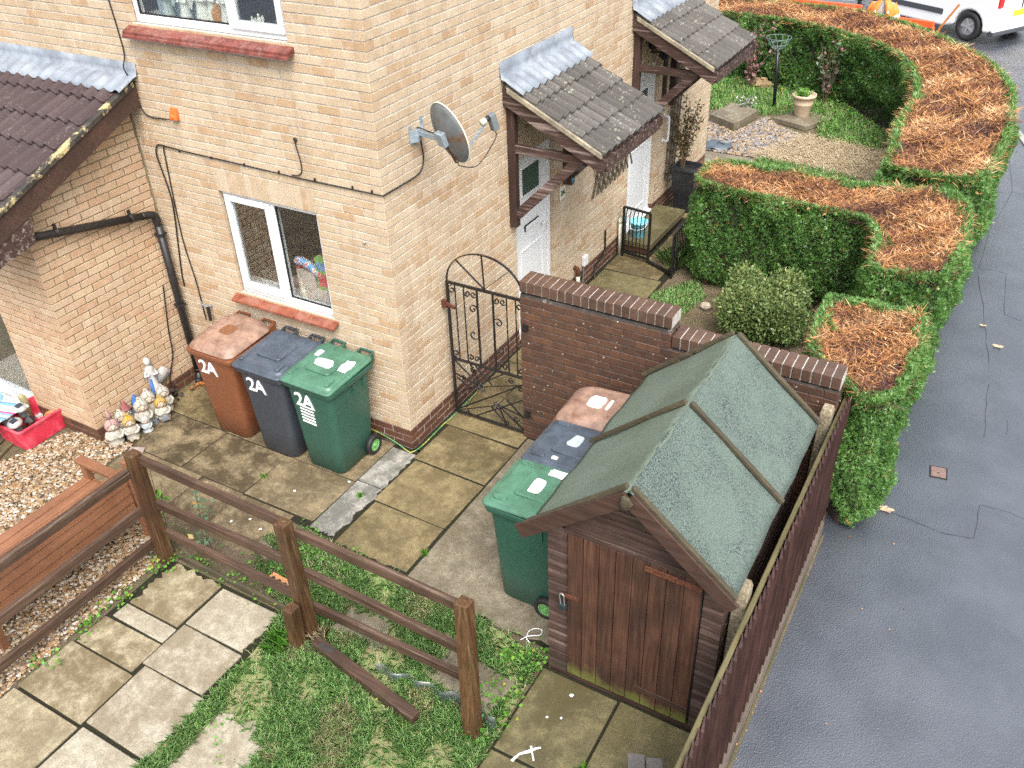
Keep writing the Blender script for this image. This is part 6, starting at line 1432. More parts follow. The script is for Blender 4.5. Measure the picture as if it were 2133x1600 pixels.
# angel figure leaning on the wall
ang = thing('angel_figure', 'weathered white and blue angel statue leaning on the brick wall', 'statue', (-2.76, -.66, .0), None, gr_); ang.rotation_euler = (R(-10), 0, gr_)
K = dict(local=True, smooth=True)
MB().lathe([(.065, 0), (.07, .03), (.058, .1), (.045, .2), (.04, .27), (.05, .33), (.045, .37), (.02, .40)], 16, (0, 0, .10)).build('robe', GC['white'], ang, **K)
MB().tube([(-.03, -.045, .12), (-.03, -.04, .25), (-.02, -.035, .36)], [.026, .022, .014], 8).build('sash', GC['blue'], ang, **K)
MB().ell((0, -.005, .545), (.038, .038, .048), 12, 8).build('head', GC['white'], ang, **K)
for q in (-1, 1):
    vs = []; fs = []
    for i in range(7):
        u = i/6; vs += [(q*(.02+.015*u), .035, .28+.10*u), (q*(.02+.17*math.sin(u*2.4)), -.0+.06+.02*u, .20+.22*u)]
    for i in range(6): fs.append((2*i, 2*i+1, 2*i+3, 2*i+2))
    o = MB().add(vs, fs).build('wing', GC['white'], ang, **K); o.modifiers.new('t', 'SOLIDIFY').thickness = .016
    MB().tube([(q*.045, 0, .44), (q*.06, -.04, .40), (q*.015, -.06, .41)], [.016, .016, .012], 8).build('arm', GC['white'], ang, **K)
MB().lathe([(.075, .0), (.08, .02), (.07, .11)], 14).build('plinth', GC['cream'], ang, **K)
o = tag(leaves('leaf_heap', [(-2.74, -.28), (-2.60, -.25), (-2.60, -.10), (-2.74, -.12)], 900, .05, M['fallen'], 'x x x x', zmax=.05), 'orange and dark leaves heaped at the drainpipe foot', 'leaf litter')
o = tag(leaves('leaf_heap', [(-2.83, -.58), (-2.70, -.52), (-2.72, -.36), (-2.83, -.38)], 1500, .05, leafmat('dark_dead_leaves', [(0, (.012, .011, .012)), (1, (.05, .045, .045))], .5, .1), 'x x x x', zmax=.1), 'dark dead leaves against the wall foot behind the gnomes', 'leaf litter')
# ================================================================== red crate with solar lamps
M['redp'] = simple('red_crate_plastic', (.58, .035, .07), .4, .15, 10, .1, 120, dirt=((.66, .16, .2), 5, .48, .75))
cr = thing('red_crate', 'red plastic crate full of solar lights by the lean-to corner', 'crate', (-3.5, -1.6, 0), None, 0)
def rr2(cx, cy, wd, dp, r, z): return rrect(cx, cy, wd, dp, r, z, 4)
cxc, cyc = -3.60, -1.575
MB().loft([rr2(cxc, cyc, .40, .46, .03, .0), rr2(cxc, cyc, .43, .50, .035, .20), rr2(cxc, cyc, .435, .505, .035, .22), rr2(cxc, cyc, .465, .535, .045, .225), rr2(cxc, cyc, .465, .535, .045, .245), rr2(cxc, cyc, .42, .49, .035, .245), rr2(cxc, cyc, .38, .44, .03, .02)]).build('crate_body', M['redp'], cr, bevel=.003)
M['solar'] = simple('solar_cell', (.03, .035, .045), .2, .1, 10, 0); M['brushed'] = simple('brushed_steel', (.55, .56, .55), .35, .1, 30, .1, metal=.7)
for i, (x, y, z, tl) in enumerate(((-3.52, -1.76, .27, 12), (-3.70, -1.74, .27, -8), (-3.64, -1.60, .31, 6))):
    nm = ('front', 'left-hand', 'topmost')[i]; t = thing('solar_light', 'round steel solar light, %s of three in the red crate' % nm, 'solar light', (x, y, z), 'solar lights in the crate'); t.rotation_euler = (R(tl), R(tl*.7), 0)
    MB().lathe([(.072, 0), (.075, .01), (.06, .03), (.035, .04), (.0, .041)], 20, cap=False).build('cap', M['brushed'], t, local=True, smooth=True); MB().box(-.032, .032, -.032, .032, .036, .044).build('solar_panel', M['solar'], t, local=True, bevel=.002); MB().lathe([(.04, -.09), (.045, 0)], 12).build('lamp_glass', M['lnb'], t, local=True)
t = thing('small_pot', 'small terracotta pot inside the red crate', 'pot', (-3.47, -1.42, .08)); MB().lathe([(.04, 0), (.055, .09), (.06, .09), (.06, .11), (.05, .11), (.04, .02)], 16, (-3.47, -1.42, .08), cap=False).build('pot', simple('terracotta', (.42, .16, .06), .8, .2, 20, .2), t, smooth=True)
t = thing('mini_lantern', 'small dark lantern lying in the red crate', 'lantern', (-3.56, -1.60, .16)); MB().box(-3.60, -3.53, -1.63, -1.56, .10, .19).build('body', M['rust'], t); MB().lathe([(.07, 0), (.01, .05)], 4, (-3.565, -1.595, .19)).build('roof', M['rubber'], t)
t = thing('stone_finial', 'rounded olive stone ornament standing behind the crate', 'ornament', (-3.80, -1.47, 0)); MB().lathe([(.04, 0), (.045, .2), (.05, .25), (.042, .31), (.02, .34), (.005, .345)], 14, (-3.80, -1.47, .0)).build('finial', simple('olive_stone', (.30, .27, .14), .85, .25, 20, .4), t, smooth=True)
# striped folding chair at the picture's left edge
ch = thing('folding_chair', 'white tube folding chair with rainbow striped webbing by the patio door', 'chair', (-3.85, -1.7, 0))
def strmat():
    t = NT('rainbow_webbing'); p = t.pos(); z = t.math('ADD', t.sep(p, 2), t.math('MULTIPLY', t.sep(p, 1), -.9)); f = t.math('FRACT', t.math('MULTIPLY', z, 4.6))
    c = t.ramp(f, [(0, (.20, .35, .70)), (.16, (.72, .76, .74)), (.3, (.35, .6, .3)), (.42, (.7, .75, .7)), (.52, (.62, .08, .2)), (.64, (.18, .3, .65)), (.78, (.6, .75, .8)), (.9, (.1, .25, .6))], 'CONSTANT'); t.bump(t.wave(p, 60, 0, 0), .4, .003); return t.done(c, .7)
M['web'] = strmat()
cy0, cy1 = -1.98, -1.55
MB().extr([(-3.58, .33), (-3.97, .28), (-3.97, .285), (-3.58, .335)], lambda a, b: (a, cy0-.0, b), lambda a, b: (a, cy1, b)).build('seat', M['web'], ch)
MB().extr([(-3.96, .30), (-4.12, .74), (-4.125, .74), (-3.965, .30)], lambda a, b: (a, cy0, b), lambda a, b: (a, cy1, b)).build('backrest', M['web'], ch)
MB().extr([(-3.60, .52), (-3.575, .56), (-3.57, .555), (-3.595, .515)], lambda a, b: (a, cy0, b), lambda a, b: (a, cy1, b))
for y in (cy0, cy1):
    MB().tube([(-3.58, y, .0), (-3.70, y, .32), (-3.9, y, .56)], .012, 8).build('leg', M['upvc'], ch, smooth=True); MB().tube([(-4.0, y, .0), (-3.58, y, .33)], .012, 8).build('leg', M['upvc'], ch, smooth=True); MB().tube(catmull([(-3.58, y, .33), (-3.97, y, .28), (-4.12, y, .74)], 4), .012, 8).build('side_tube', M['upvc'], ch, smooth=True)
# timber boards on the ground at the left edge
dk = thing('ground_boards', 'weathered timber boards on the ground at the left edge', 'boards', (-3.9, -2.0, 0))
for k in range(4): MB().obox((-3.62-k*.13, -1.98+k*.05, .01), (.06, .02, 0), (-.16, .42, 0), (0, 0, .016)).build('board', M['wood_batten_y'], dk, bevel=.004)
# ================================================================== loose bits near the patio
o = thing('perforated_brick', 'orange brick with three holes lying by the middle fence post', 'brick', (.06, -1.98, 0), None, R(-4))
def holed():
    mb = MB(); L, W2, H = .2150, .1025, .065; r = .019; hs = [(-.065, 0), (0, 0), (.065, 0)]
    bm = bmesh.new(); bm.from_mesh(mb.box(-L/2, L/2, -W2/2, W2/2, 0, H).mesh('b')); me = bpy.data.meshes.new('brick_body'); bm.to_mesh(me); bm.free(); return me
link('brick_body', holed(), simple('orange_facing_brick', (.52, .24, .10), .85, .25, 30, .6, 120), o, local=True)
for hx in (-.065, 0, .065): MB().lathe([(.02, .0), (.02, .0015)], 14, (hx, 0, .0645)).build('hole', M['gap_shade'], o, local=True)  # dark discs painted as shaded holes on a solid brick
o = MB().obox((-.30, -1.76, .035), (.10, -.035, 0), (.02, .055, 0), (0, 0, .035)).build('concrete_block', M['concrete'], None, bevel=.008); tag(o, 'small pale concrete block on the patio edge behind the fence', 'block')
o = MB().obox((-2.47, -1.66, .012), (.10, .0, 0), (0, .05, 0), (0, 0, .012)).build('brick_piece', M['tile_red'], None, bevel=.005); tag(o, 'flat reddish brick piece at the gravel edge near the bench', 'brick')
o = MB().obox((-2.42, -1.30, .006), (.07, .03, 0), (-.03, .05, 0), (0, 0, .006)).build('stone_chip', simple('grey_mauve_chip', (.26, .21, .19), .8, .2, 20, .4), None, bevel=.003); tag(o, 'flat mauve-grey stone chip on the slab in front of the gnomes', 'stone')
# clear corrugated plastic edging
def clearp():
    t = NT('clear_corrugated_plastic'); t.n.remove(t.b); g = t.n.new('ShaderNodeBsdfGlossy'); g.inputs['Roughness'].default_value = .2; d = t.n.new('ShaderNodeBsdfDiffuse'); d.inputs['Color'].default_value = (.22, .24, .28, 1)
    tr = t.n.new('ShaderNodeBsdfTransparent'); tr.inputs['Color'].default_value = (.86, .88, .93, 1); m1 = t.n.new('ShaderNodeMixShader'); m1.inputs[0].default_value = .09; m2 = t.n.new('ShaderNodeMixShader'); m2.inputs[0].default_value = .07
    t.l.new(tr.outputs[0], m1.inputs[1]); t.l.new(d.outputs[0], m1.inputs[2]); t.l.new(m1.outputs[0], m2.inputs[1]); t.l.new(g.outputs[0], m2.inputs[2]); t.l.new(m2.outputs[0], t.out.inputs['Surface']); return t.m
n = 70; vs = []; fs = []
for i in range(n+1):
    u = i/n; x = 1.27+1.03*u; y = -2.30+.04*math.sin(u*3)+.02*math.sin(u*2*PI*5)
    vs += [(x, y, -.01), (x, y+.01, .10+.012*math.sin(u*23)+.07*u*u)]
for i in range(n): fs.append((2*i, 2*i+2, 2*i+3, 2*i+1))
o = MB().add(vs, fs).build('plastic_edging', clearp(), None, smooth=True); tag(o, 'clear corrugated plastic strip standing in grass by the end fence post', 'edging'); o.modifiers.new('t', 'SOLIDIFY').thickness = .002
o = MB().tube(catmull([(2.06, -1.53, .012), (2.10, -1.47, .015), (2.17, -1.42, .012), (2.16, -1.37, .012), (2.11, -1.38, .012), (2.08, -1.43, .016), (2.10, -1.50, .02), (2.14, -1.52, .012)], 6), .0042, 6).build('white_tie', M['upvc'], None, smooth=True); tag(o, 'looped white plastic tie on the concrete by the shed corner', 'tie')
def splat(name, label, pts, z=.0045):
    n = len(pts); o = MB().add([(x, y, z) for x, y in pts], [tuple(range(n))]).build(name, M['whitep'], None, fixn=False); return tag(o, label, 'paint mark')
def streak(pts, w0):
    P = [Vector((x, y, 0)) for x, y in pts]; L = []; Rr = []
    for i, p in enumerate(P):
        d = (P[min(i+1, len(P)-1)]-P[max(i-1, 0)]).normalized(); q = Vector((-d.y, d.x, 0))*w0*random.uniform(.5, 1.2); L.append(p+q); Rr.append(p-q)
    return [(v.x, v.y) for v in L+Rr[::-1]]
splat('paint_mark', 'white paint smear on the slab near the bottom edge', streak([(2.50, -2.43), (2.52, -2.36), (2.57, -2.31), (2.60, -2.27), (2.625, -2.25)], .011)); splat('paint_mark', 'white paint tail crossing the smear on the slab', streak([(2.56, -2.27), (2.59, -2.31), (2.63, -2.36)], .006), .006)
for k, (x, y, r) in enumerate(((2.62, -1.78, .016), (2.64, -1.98, .010), (2.55, -2.02, .010))): splat('bird_dropping', ('white dropping by the shed door', 'white spot on the left apron slab', 'faint pale spot on the left apron slab')[k], [(x+r*math.cos(a)*random.uniform(.7, 1.2), y+r*math.sin(a)*random.uniform(.7, 1.2)) for a in [2*PI*i/10 for i in range(10)]])
for k, (x, y) in enumerate(((-.62, -1.02), (-.55, -1.55), (-.25, -.68), (-.85, -1.6), (-.72, -1.5))): splat('lichen_spot', 'pale lichen spot on the patio slab, number %s from the gnome side' % ('third', 'fifth', 'last', 'first', 'second')[k], [(x+.014*math.cos(a)*random.uniform(.7, 1.2), y+.014*math.sin(a)*random.uniform(.7, 1.2)) for a in [2*PI*i/9 for i in range(9)]], .0075)
# pavement: iron cover and a dead leaf
gcv = thing('water_cover', 'small rusty iron water cover set in the wet pavement', 'cover', (4.49, 1.97, 0)); MB().obox((4.495, 1.97, -.002), (.075, .012, 0), (-.012, .085, 0), (0, 0, .004)).build('frame', M['rubber'], gcv); MB().obox((4.495, 1.97, .0), (.062, .010, 0), (-.010, .072, 0), (0, 0, .0045)).build('lid', simple('rusty_cover_iron', (.17, .11, .095), .6, .3, 60, .6, 90), gcv)
MB().lathe([(.01, .0), (.01, .001)], 10, (4.495, 1.96, .0048)).build('lifting_hole_shade', M['gap_shade'], gcv)  # dark disc painted as the shade in a hole, lid is solid
for (x, y, s, lb) in ((4.175, 1.235, .055, 'pale dead oak leaf on the pavement near the short hedge'), (4.72, 4.5, .045, 'dead leaf on the pavement beside the middle hedge'), (4.52, 4.9, .03, 'small curled brown leaf on the far pavement')):
    pts = []
    for k in range(24): a = 2*PI*k/24; pts.append((x+s*(1+.35*math.sin(5*a))*math.cos(a), y+.7*s*(1+.35*math.sin(5*a))*math.sin(a), .004+.012*abs(math.sin(2*a))))
    o = MB().add(pts+[(x, y, .004)], [(i, (i+1) % 24, 24) for i in range(24)]).build('dead_leaf', simple('pale_dead_leaf', (.40, .29, .20), .8, .2, 60, .3), None); tag(o, lb, 'leaf')
# ================================================================== things inside the windows
MB().box(-2.2, -.5, .13, .62, 1.14, 1.18).build('worktop', simple('worktop_laminate', (.30, .27, .24), .4, .2, 20, .1), house)
MB().box(-2.6, -.4, .117, .36, 3.74, 3.775).build('window_board', M['upvc'], house)
MB().box(-2.2, -.5, .117, .32, 1.235, 1.27).build('window_board', M['upvc'], house)
t = thing('packet_box', 'bright green printed box inside the lower window', 'box', (-.98, .4, 1.18)); MB().box(-1.02, -.86, .15, .21, 1.45, 1.78).build('carton', simple('lime_green_card', (.14, .36, .07), .5, .1, 20, 0), t); MB().box(-1.0, -.88, .146, .151, 1.49, 1.62).build('print', simple('red_print', (.5, .05, .06), .5, .2, 40, 0), t); MB().box(-1.0, -.88, .146, .151, 1.66, 1.74).build('print', simple('blue_print', (.1, .25, .5), .5, .2, 40, 0), t); MB().box(-1.05, -.80, .14, .3, 1.18, 1.45).build('tin', M['room'], t)
t = thing('blue_packet', 'blue and red patterned packet lying inside the lower window', 'packet', (-1.15, .35, 1.5)); mbk = MB().tube(catmull([(-1.27, .18, 1.68), (-1.20, .18, 1.69), (-1.12, .18, 1.66), (-1.04, .18, 1.62), (-.97, .18, 1.60)], 5), .042, 10)
def patt(): tt = NT('patterned_wrap'); p = tt.pos(); return tt.done(tt.ramp(tt.noise(p, 28, 3), [(.35, (.08, .3, .62)), (.47, (.75, .8, .82)), (.53, (.6, .1, .08)), (.65, (.2, .5, .7))], 'CONSTANT'), .4)
mbk.build('wrap', patt(), t, smooth=True); MB().box(-1.28, -1.06, .16, .26, 1.18, 1.60).build('stand', M['room'], t)
t = thing('plastic_bag', 'crumpled clear plastic bag inside the lower window', 'bag', (-1.25, .3, 1.18)); o = MB().ell((-1.18, .22, 1.38), (.10, .06, .13), 14, 9).build('bag', simple('milky_plastic', (.42, .39, .38), .3, .3, 12, .8, 40), t)
for v in o.data.vertices: v.co += Vector((random.uniform(-.02, .02), random.uniform(-.02, .02), random.uniform(-.03, .04)))
t = thing('purple_bag', 'blue-purple bag in the corner of the lower window', 'bag', (-1.0, .3, 1.18)); MB().loft([rrect(-.92, .21, .2, .10, .03, 1.28, 3), rrect(-.92, .21, .22, .12, .04, 1.36, 3), rrect(-.92, .21, .18, .09, .03, 1.44, 3)]).build('bag', simple('purple_fabric', (.09, .07, .22), .7, .3, 20, .5, 60), t, smooth=True); MB().lathe([(.03, 0), (.035, .12)], 12, (-1.05, .18, 1.27)).build('cup', simple('turquoise_cup', (.05, .4, .55), .4, .1, 20, 0), t)
t = thing('kettle_jug', 'pale jug and bottles inside the lower window', 'jug', (-1.45, .3, 1.18)); MB().lathe([(.04, 0), (.05, .02), (.045, .12), (.03, .16), (.035, .2)], 14, (-1.24, .19, 1.27)).build('jug', M['cream'], t, smooth=True); MB().tube([(-1.62, .17, 1.35), (-1.54, .17, 1.37), (-1.48, .18, 1.36)], .012, 8).build('tube', M['upvc'], t); MB().lathe([(.035, 0), (.035, .15), (.012, .2)], 12, (-1.27, .2, 1.45)).build('bottle', simple('red_bottle', (.35, .03, .03), .3, .1, 20, 0), t)
def figurine(label, x, y, h, mat, wings=True, kneel=False):
    t = thing('window_figurine', label, 'figurine', (x, y, 3.775), 'white figurines in the upper window'); K = dict(local=True, smooth=True); s = h/.28
    MB().lathe([(r*s, z*s) for r, z in ((.05, 0), (.052, .02), (.04, .08), (.032, .14), (.036, .18), (.03, .205), (.012, .22))], 14).build('robe', mat, t, **K); MB().ell((0, -.004*s, .245*s), (.024*s, .025*s, .03*s), 10, 7).build('head', mat, t, **K)
    for q in (-1, 1):
        MB().tube([(q*.03*s, 0, .19*s), (q*.045*s, -.03*s, .15*s), (q*.01*s, -.05*s, .16*s)], [.012*s, .012*s, .009*s], 8).build('arm', mat, t, **K)
        if wings:
            o = MB().add([(q*.01*s, .02*s, .20*s), (q*.06*s, .035*s, .25*s), (q*.075*s, .04*s, .17*s), (q*.045*s, .03*s, .08*s), (q*.015*s, .02*s, .12*s)], [(0, 1, 2, 3, 4)]).build('wing', mat, t, local=True); o.modifiers.new('t', 'SOLIDIFY').thickness = .008
    return t
fw = simple('white_figurine_glaze', (.66, .66, .60), .4, .1, 30, .2); fg = simple('grey_green_glaze', (.34, .40, .38), .5, .2, 30, .3)
for x, y, h, m, lb in ((-2.2, .15, .30, fg, 'grey-green figurine at the left end of the upper window sill'), (-2.0, .16, .28, fw, 'slim white figurine second from left in the upper window'), (-1.78, .145, .34, fw, 'tall white figurine near the middle of the upper window'), (-1.70, .19, .33, fw, 'white figurine behind the tall one in the upper window'), (-1.50, .145, .34, fw, 'white standing figurine just left of the upper window mullion'), (-1.16, .145, .13, fw, 'small white cherub in the right pane of the upper window'), (-1.24, .15, .10, fw, 'tiny white cherub beside the small one in the right pane'), (-.95, .15, .15, fg, 'blue-grey figurine at the right end of the upper window')):
    figurine(lb, x, y, h, m)
t = thing('wooden_ornament', 'orange wooden house ornament in the upper window', 'ornament', (-1.62, .2, 3.735)); MB().extr([(-1.68, 3.735), (-1.58, 3.735), (-1.58, 3.83), (-1.63, 3.89), (-1.68, 3.83)], lambda a, b: (a, .14, b+.04), lambda a, b: (a, .19, b+.04)).build('house_block', simple('orange_pine', (.48, .22, .06), .6, .2, 30, .1), t)
MB().box(-2.42, -1.62, .24, .25, 3.735, 4.8).build('curtain', simple('pale_blue_curtain', (.30, .36, .42), .8, .2, 6, .3), house)
# ================================================================== street beyond the far hedge
M['vanw'] = simple('white_van_paint', (.78, .79, .81), .25, .03, 4, .0); M['vantrim'] = simple('grey_van_trim', (.055, .06, .07), .5, .1, 20, .1)
van = thing('white_van', 'white panel van passing on the road beyond the hedge', 'van', (2.38, 18.40, -.11), None, math.atan2(.515, -.857))
K = dict(local=True)
def arch(cx, r, n=10): return [(cx+r*math.cos(a), .30+r*math.sin(a)) for a in [PI*k/n for k in range(n+1)]][::-1]
prof = [(-.80, .34), (-.84, .50), (-.80, .95), (-.74, 1.70), (-.62, 1.84), (1.9, 1.86), (2.15, 1.80), (2.75, 1.22), (3.45, 1.02), (3.62, .80), (3.66, .40), (3.55, .24)]+arch(2.75, .40)[::-1]+[(2.3, .22), (.45, .22)]+arch(-.2, .38)[::-1]+[(-.60, .26), (-.75, .28)]
def vs_(y, inset=0.0): return lambda a, b: (a, y, b)
mbv = MB().extr(prof, vs_(0.0), vs_(-1.75)); mbv.build('body', M['vanw'], van, bevel=.04, **K)
MB().box(-.86, -.78, -1.72, -.03, .28, .52).build('rear_bumper', M['vanw'], van, bevel=.03, **K); MB().box(-.87, -.70, -1.70, -.05, .20, .30).build('rear_valance', M['vantrim'], van, bevel=.02, **K)
MB().box(.50, 2.25, -.005, .018, .46, .58).build('side_moulding', M['vantrim'], van, bevel=.008, **K)
for y in (-.12, -1.63): MB().box(-.855, -.79, y-.07, y+.07, .80, 1.35).build('tail_light', simple('red_lamp_lens', (.45, .02, .02), .2, .1, 20, 0), van, bevel=.012, **K)
MB().box(-.865, -.80, -.18, -.06, .98, 1.10).build('indicator', simple('amber_lamp_lens', (.8, .35, .03), .2, .1, 20, 0), van, bevel=.01, **K)
MB().box(-.865, -.82, -1.15, -.62, .58, .69).build('number_plate', simple('yellow_plate', (.78, .55, .03), .4, .05, 20, 0), van, **K)
MB().box(-.846, -.80, -.882, -.868, .55, 1.75).build('door_gap', M['vantrim'], van, **K)
MB().box(-.80, -.765, -1.55, -.95, 1.05, 1.6).build('rear_window', M['dglass'], van, **K); MB().box(-.80, -.765, -.80, -.2, 1.05, 1.6).build('rear_window', M['dglass'], van, **K)
MB().box(1.55, 2.3, -.004, .006, 1.15, 1.62).build('side_window', M['dglass'], van, **K); MB().extr([(2.20, 1.74), (2.72, 1.25), (2.74, 1.27), (2.22, 1.76)], lambda a, b: (a, -.12, b), lambda a, b: (a, -1.63, b)).build('windscreen', M['dglass'], van, **K)
MB().box(1.45, 1.60, .0, .02, .95, .99).build('door_handle', M['vantrim'], van, **K); MB().box(2.3, 2.45, .02, .2, 1.05, 1.25).build('door_mirror', M['vantrim'], van, bevel=.03, **K)
for y in (-.12, -1.63): MB().box(3.52, 3.66, y-.12, y+.12, .68, .86).build('headlight', M['dglass'], van, bevel=.02, **K)
for cx in (-.2, 2.75):
    for y in (-.10, -1.65):
        n = 26; pr = [(.19, -.1), (.28, -.10), (.31, -.08), (.315, 0), (.31, .08), (.28, .10), (.19, .09)]; vs = [(cx+r*math.cos(2*PI*k/n), y+o_, .315+r*math.sin(2*PI*k/n)) for r, o_ in pr for k in range(n)]; fs = [(i*n+k, i*n+(k+1) % n, ((i+1) % 7)*n+(k+1) % n, ((i+1) % 7)*n+k) for i in range(7) for k in range(n)]
        wh = MB().add(vs, fs).build('wheel', M['rubber'], van, smooth=True, **K)
        mb = MB(); mb.tube([(cx, y-.06, .315), (cx, y+.05, .315)], .20, 24)
        for k in range(5): a = 2*PI*k/5; mb.beam((cx, y+.07, .315), (cx+.18*math.cos(a), y+.065, .315+.18*math.sin(a)), .05, .02, (0, 1, 0))
        mb.build('hub', simple('silver_wheel', (.42, .43, .45), .4, .1, 20, 0, metal=.5), wh, **K)
# road works barriers
M['barrier'] = simple('orange_red_plastic', (.72, .10, .03), .4, .12, 8, .1)
def barrier(label, p, q, z):
    t = thing('road_barrier', label, 'barrier', (p[0], p[1], z), 'orange road works barriers'); P, Q = Vector((*p, z)), Vector((*q, z)); d = (Q-P).normalized(); L = (Q-P).length; U = Vector((0, 0, 1))
    MB().beam(P+U*1.08, Q+U*1.08, .06, .14).build('top_rail', M['barrier'], t, bevel=.02); MB().beam(P+U*.22, Q+U*.22, .06, .14).build('bottom_rail', M['barrier'], t, bevel=.02); MB().beam(P+U*.74, Q+U*.74, .05, .10).build('middle_rail', M['barrier'], t, bevel=.02)
    n = max(4, int(L/.13))
    for k in range(n+1): MB().beam(P+d*L*k/n+U*.2, P+d*L*k/n+U*1.05, .035, .05, (0, 1, 0)).build('slat', M['barrier'], t, bevel=.008)
    for e in (P, Q): MB().beam(e-Vector((0, .3, 0))+U*.05, e+Vector((0, .3, 0))+U*.05, .12, .10).build('foot', M['rubber'], t, bevel=.02)
barrier('orange plastic road barrier seen over the far hedge, left of the worker', (-1.35, 15.45), (.74, 15.30), -.03); barrier('low orange road barrier end seen right of the worker', (.9, 15.0), (2.25, 14.7), -.10)
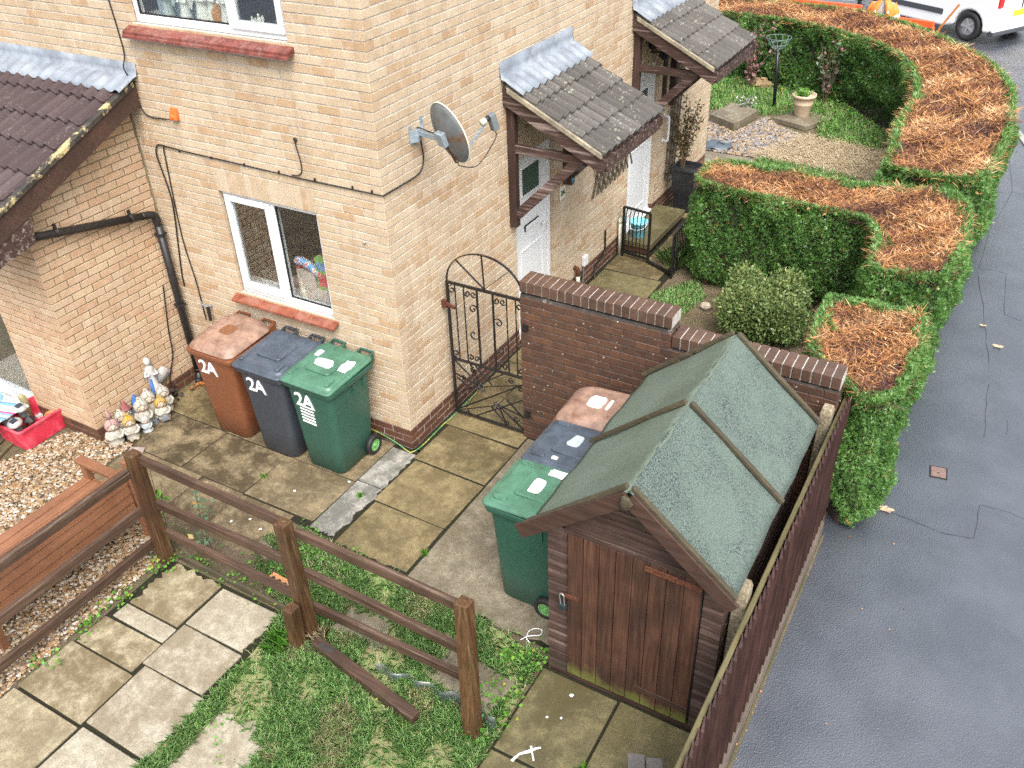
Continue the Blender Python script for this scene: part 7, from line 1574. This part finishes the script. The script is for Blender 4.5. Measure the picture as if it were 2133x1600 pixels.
# worker in a hi-vis jacket, standing behind the hedge, facing the garden
def person():
    t = thing('person', 'worker in an open orange hi-vis jacket with silver bands behind the hedge', 'person', (1.35, 14.05, 0))
    J = {'pel': ((0, 0, .96), .135), 'wai': ((0, .0, 1.12), .125), 'che': ((0, 0, 1.32), .145), 'nec': ((0, .01, 1.50), .055), 'hea': ((0, -.02, 1.60), .085), 'cro': ((0, -.01, 1.70), .085)}
    V = []; Ed = []; Rd = []; ix = {}
    def add(n, p, r, par=None):
        ix[n] = len(V); V.append(p); Rd.append(r)
        if par: Ed.append((ix[par], ix[n]))
    add('pel', (0, 0, .96), .14); add('wai', (0, 0, 1.12), .13, 'pel'); add('che', (0, 0, 1.33), .15, 'wai'); add('nec', (0, .01, 1.49), .06, 'che'); add('chin', (0, -.015, 1.56), .07, 'nec'); add('hea', (0, -.015, 1.65), .095, 'chin'); add('cro', (0, 0, 1.73), .07, 'hea')
    for q in (-1, 1):
        s = 'l' if q < 0 else 'r'
        add(s+'sh', (q*.17, .01, 1.42), .07, 'che'); add(s+'el', (q*.26, .02, 1.16), .05, s+'sh'); add(s+'wr', (q*.23, -.16, .98), .035, s+'el')
        add(s+'hi', (q*.09, 0, .90), .095, 'pel'); add(s+'kn', (q*.11, -.02, .50), .065, s+'hi'); add(s+'an', (q*.11, .02, .09), .045, s+'kn'); add(s+'to', (q*.12, -.14, .04), .04, s+'an')
    me = bpy.data.meshes.new('body'); me.from_pydata(V, Ed, []); o = link('body', me, simple('grey_work_clothes', (.40, .37, .35), .8, .15, 20, .3), t, local=True)
    sk = o.modifiers.new('skin', 'SKIN'); me.skin_vertices or None
    for i, r in enumerate(Rd): me.skin_vertices[0].data[i].radius = (r, r*.8)
    me.skin_vertices[0].data[0].use_root = True
    ss = o.modifiers.new('sub', 'SUBSURF'); ss.levels = 2; ss.render_levels = 2
    sk_ = simple('skin_tone', (.5, .3, .21), .6, .1, 20, .1)
    MB().ell((0, -.02, 1.655), (.085, .098, .125), 16, 12).build('face', sk_, t, smooth=True, **K); MB().ell((0, -.12, 1.65), (.014, .02, .022), 8, 6).build('nose', sk_, t, smooth=True, **K)
    MB().ell((0, .015, 1.70), (.092, .10, .10), 16, 10).build('hair', simple('brown_hair', (.05, .03, .02), .7, .2, 40, .4), t, smooth=True, **K)
    for q in (-1, 1):
        MB().ell((q*.03, -.112, 1.67), (.012, .008, .007), 8, 5).build('eye', M['white'], t, **K); MB().ell((q*.086, 0, 1.65), (.012, .022, .032), 8, 6).build('ear', sk_, t, **K)
        wr = Vector((q*.23, -.16, .98))
        MB().ell(tuple(wr+Vector((0, -.05, -.03))), (.022, .045, .04), 10, 7).build('hand', sk_, t, smooth=True, **K)
        for f in range(4): MB().tube([tuple(wr+Vector((q*(.018-.012*f), -.085, -.04))), tuple(wr+Vector((q*(.018-.012*f), -.125, -.055))), tuple(wr+Vector((q*(.018-.012*f), -.14, -.085)))], [.009, .008, .007], 6).build('finger', sk_, t, smooth=True, **K)
        MB().tube([tuple(wr+Vector((-q*.02, -.04, -.02))), tuple(wr+Vector((-q*.04, -.075, -.02))), tuple(wr+Vector((-q*.035, -.10, -.03)))], [.011, .009, .008], 6).build('thumb', sk_, t, smooth=True, **K)
    hv = simple('orange_hi_vis', (.80, .20, .03), .6, .1, 20, .2); sv = simple('silver_reflective_band', (.62, .66, .70), .4, .1, 40, .1)
    def jring(z, wd, dp, gap, n=20): return [(wd*math.sin(a), dp*math.cos(a)*1.0+.0, z) for a in [R(-180+gap)+(R(360-2*gap))*k/n for k in range(n+1)]]
    rows = [(.82, .24, .165, 32), (1.0, .235, .165, 30), (1.15, .235, .165, 26), (1.32, .25, .175, 20), (1.42, .225, .15, 16), (1.48, .13, .10, 14), (1.53, .09, .08, 20)]
    vs = [p for r in rows for p in jring(*r)]; m = 21; fs = [(i*m+k, i*m+k+1, (i+1)*m+k+1, (i+1)*m+k) for i in range(len(rows)-1) for k in range(20)]
    jk = MB().add(vs, fs).build('jacket', hv, t, smooth=True, **K); jk.modifiers.new('t', 'SOLIDIFY').thickness = .012
    for z, wd, dp, gap in ((1.20, .245, .175, 25), (.98, .245, .175, 30)):
        vs = jring(z-.03, wd, dp, gap)+jring(z+.03, wd, dp, gap); o = MB().add(vs, [(k, k+1, m+k+1, m+k) for k in range(20)]).build('reflective_band', sv, jk, smooth=True, **K); o.modifiers.new('t', 'SOLIDIFY').thickness = .006
    for q in (-1, 1):
        MB().tube([(q*.15, .01, 1.43), (q*.215, .015, 1.30), (q*.265, .02, 1.15), (q*.25, -.08, 1.05), (q*.235, -.15, .995)], [.085, .085, .078, .066, .055], 12).build('sleeve', hv, jk, smooth=True, **K)
        MB().tube([(q*.235, .018, 1.25), (q*.253, .02, 1.195)], [.088, .084], 12).build('reflective_band', sv, jk, smooth=True, **K)
        MB().tube([(q*.11, -.02, 1.46), (q*.115, -.165, 1.30)], [.016, .02], 4).build('reflective_band', sv, jk, **K)
    return t
person()
t = thing('broom_handle', 'orange wooden tool handle leaning by the van beyond the hedge', 'tool', (2.3, 14.6, 0)); MB().tube([(2.18, 14.45, .35), (2.40, 14.33, 1.02), (2.66, 14.2, 1.50)], .02, 8).build('handle', simple('orange_handle', (.62, .22, .05), .5, .1, 20, .1), t); MB().beam((2.05, 14.5, .32), (2.3, 14.42, .32), .06, .05).build('head', M['rust'], t)
MB().tube([(2.18, 14.45, .35), (2.16, 14.46, .30)], .014, 8).build('socket', M['rust'], t)
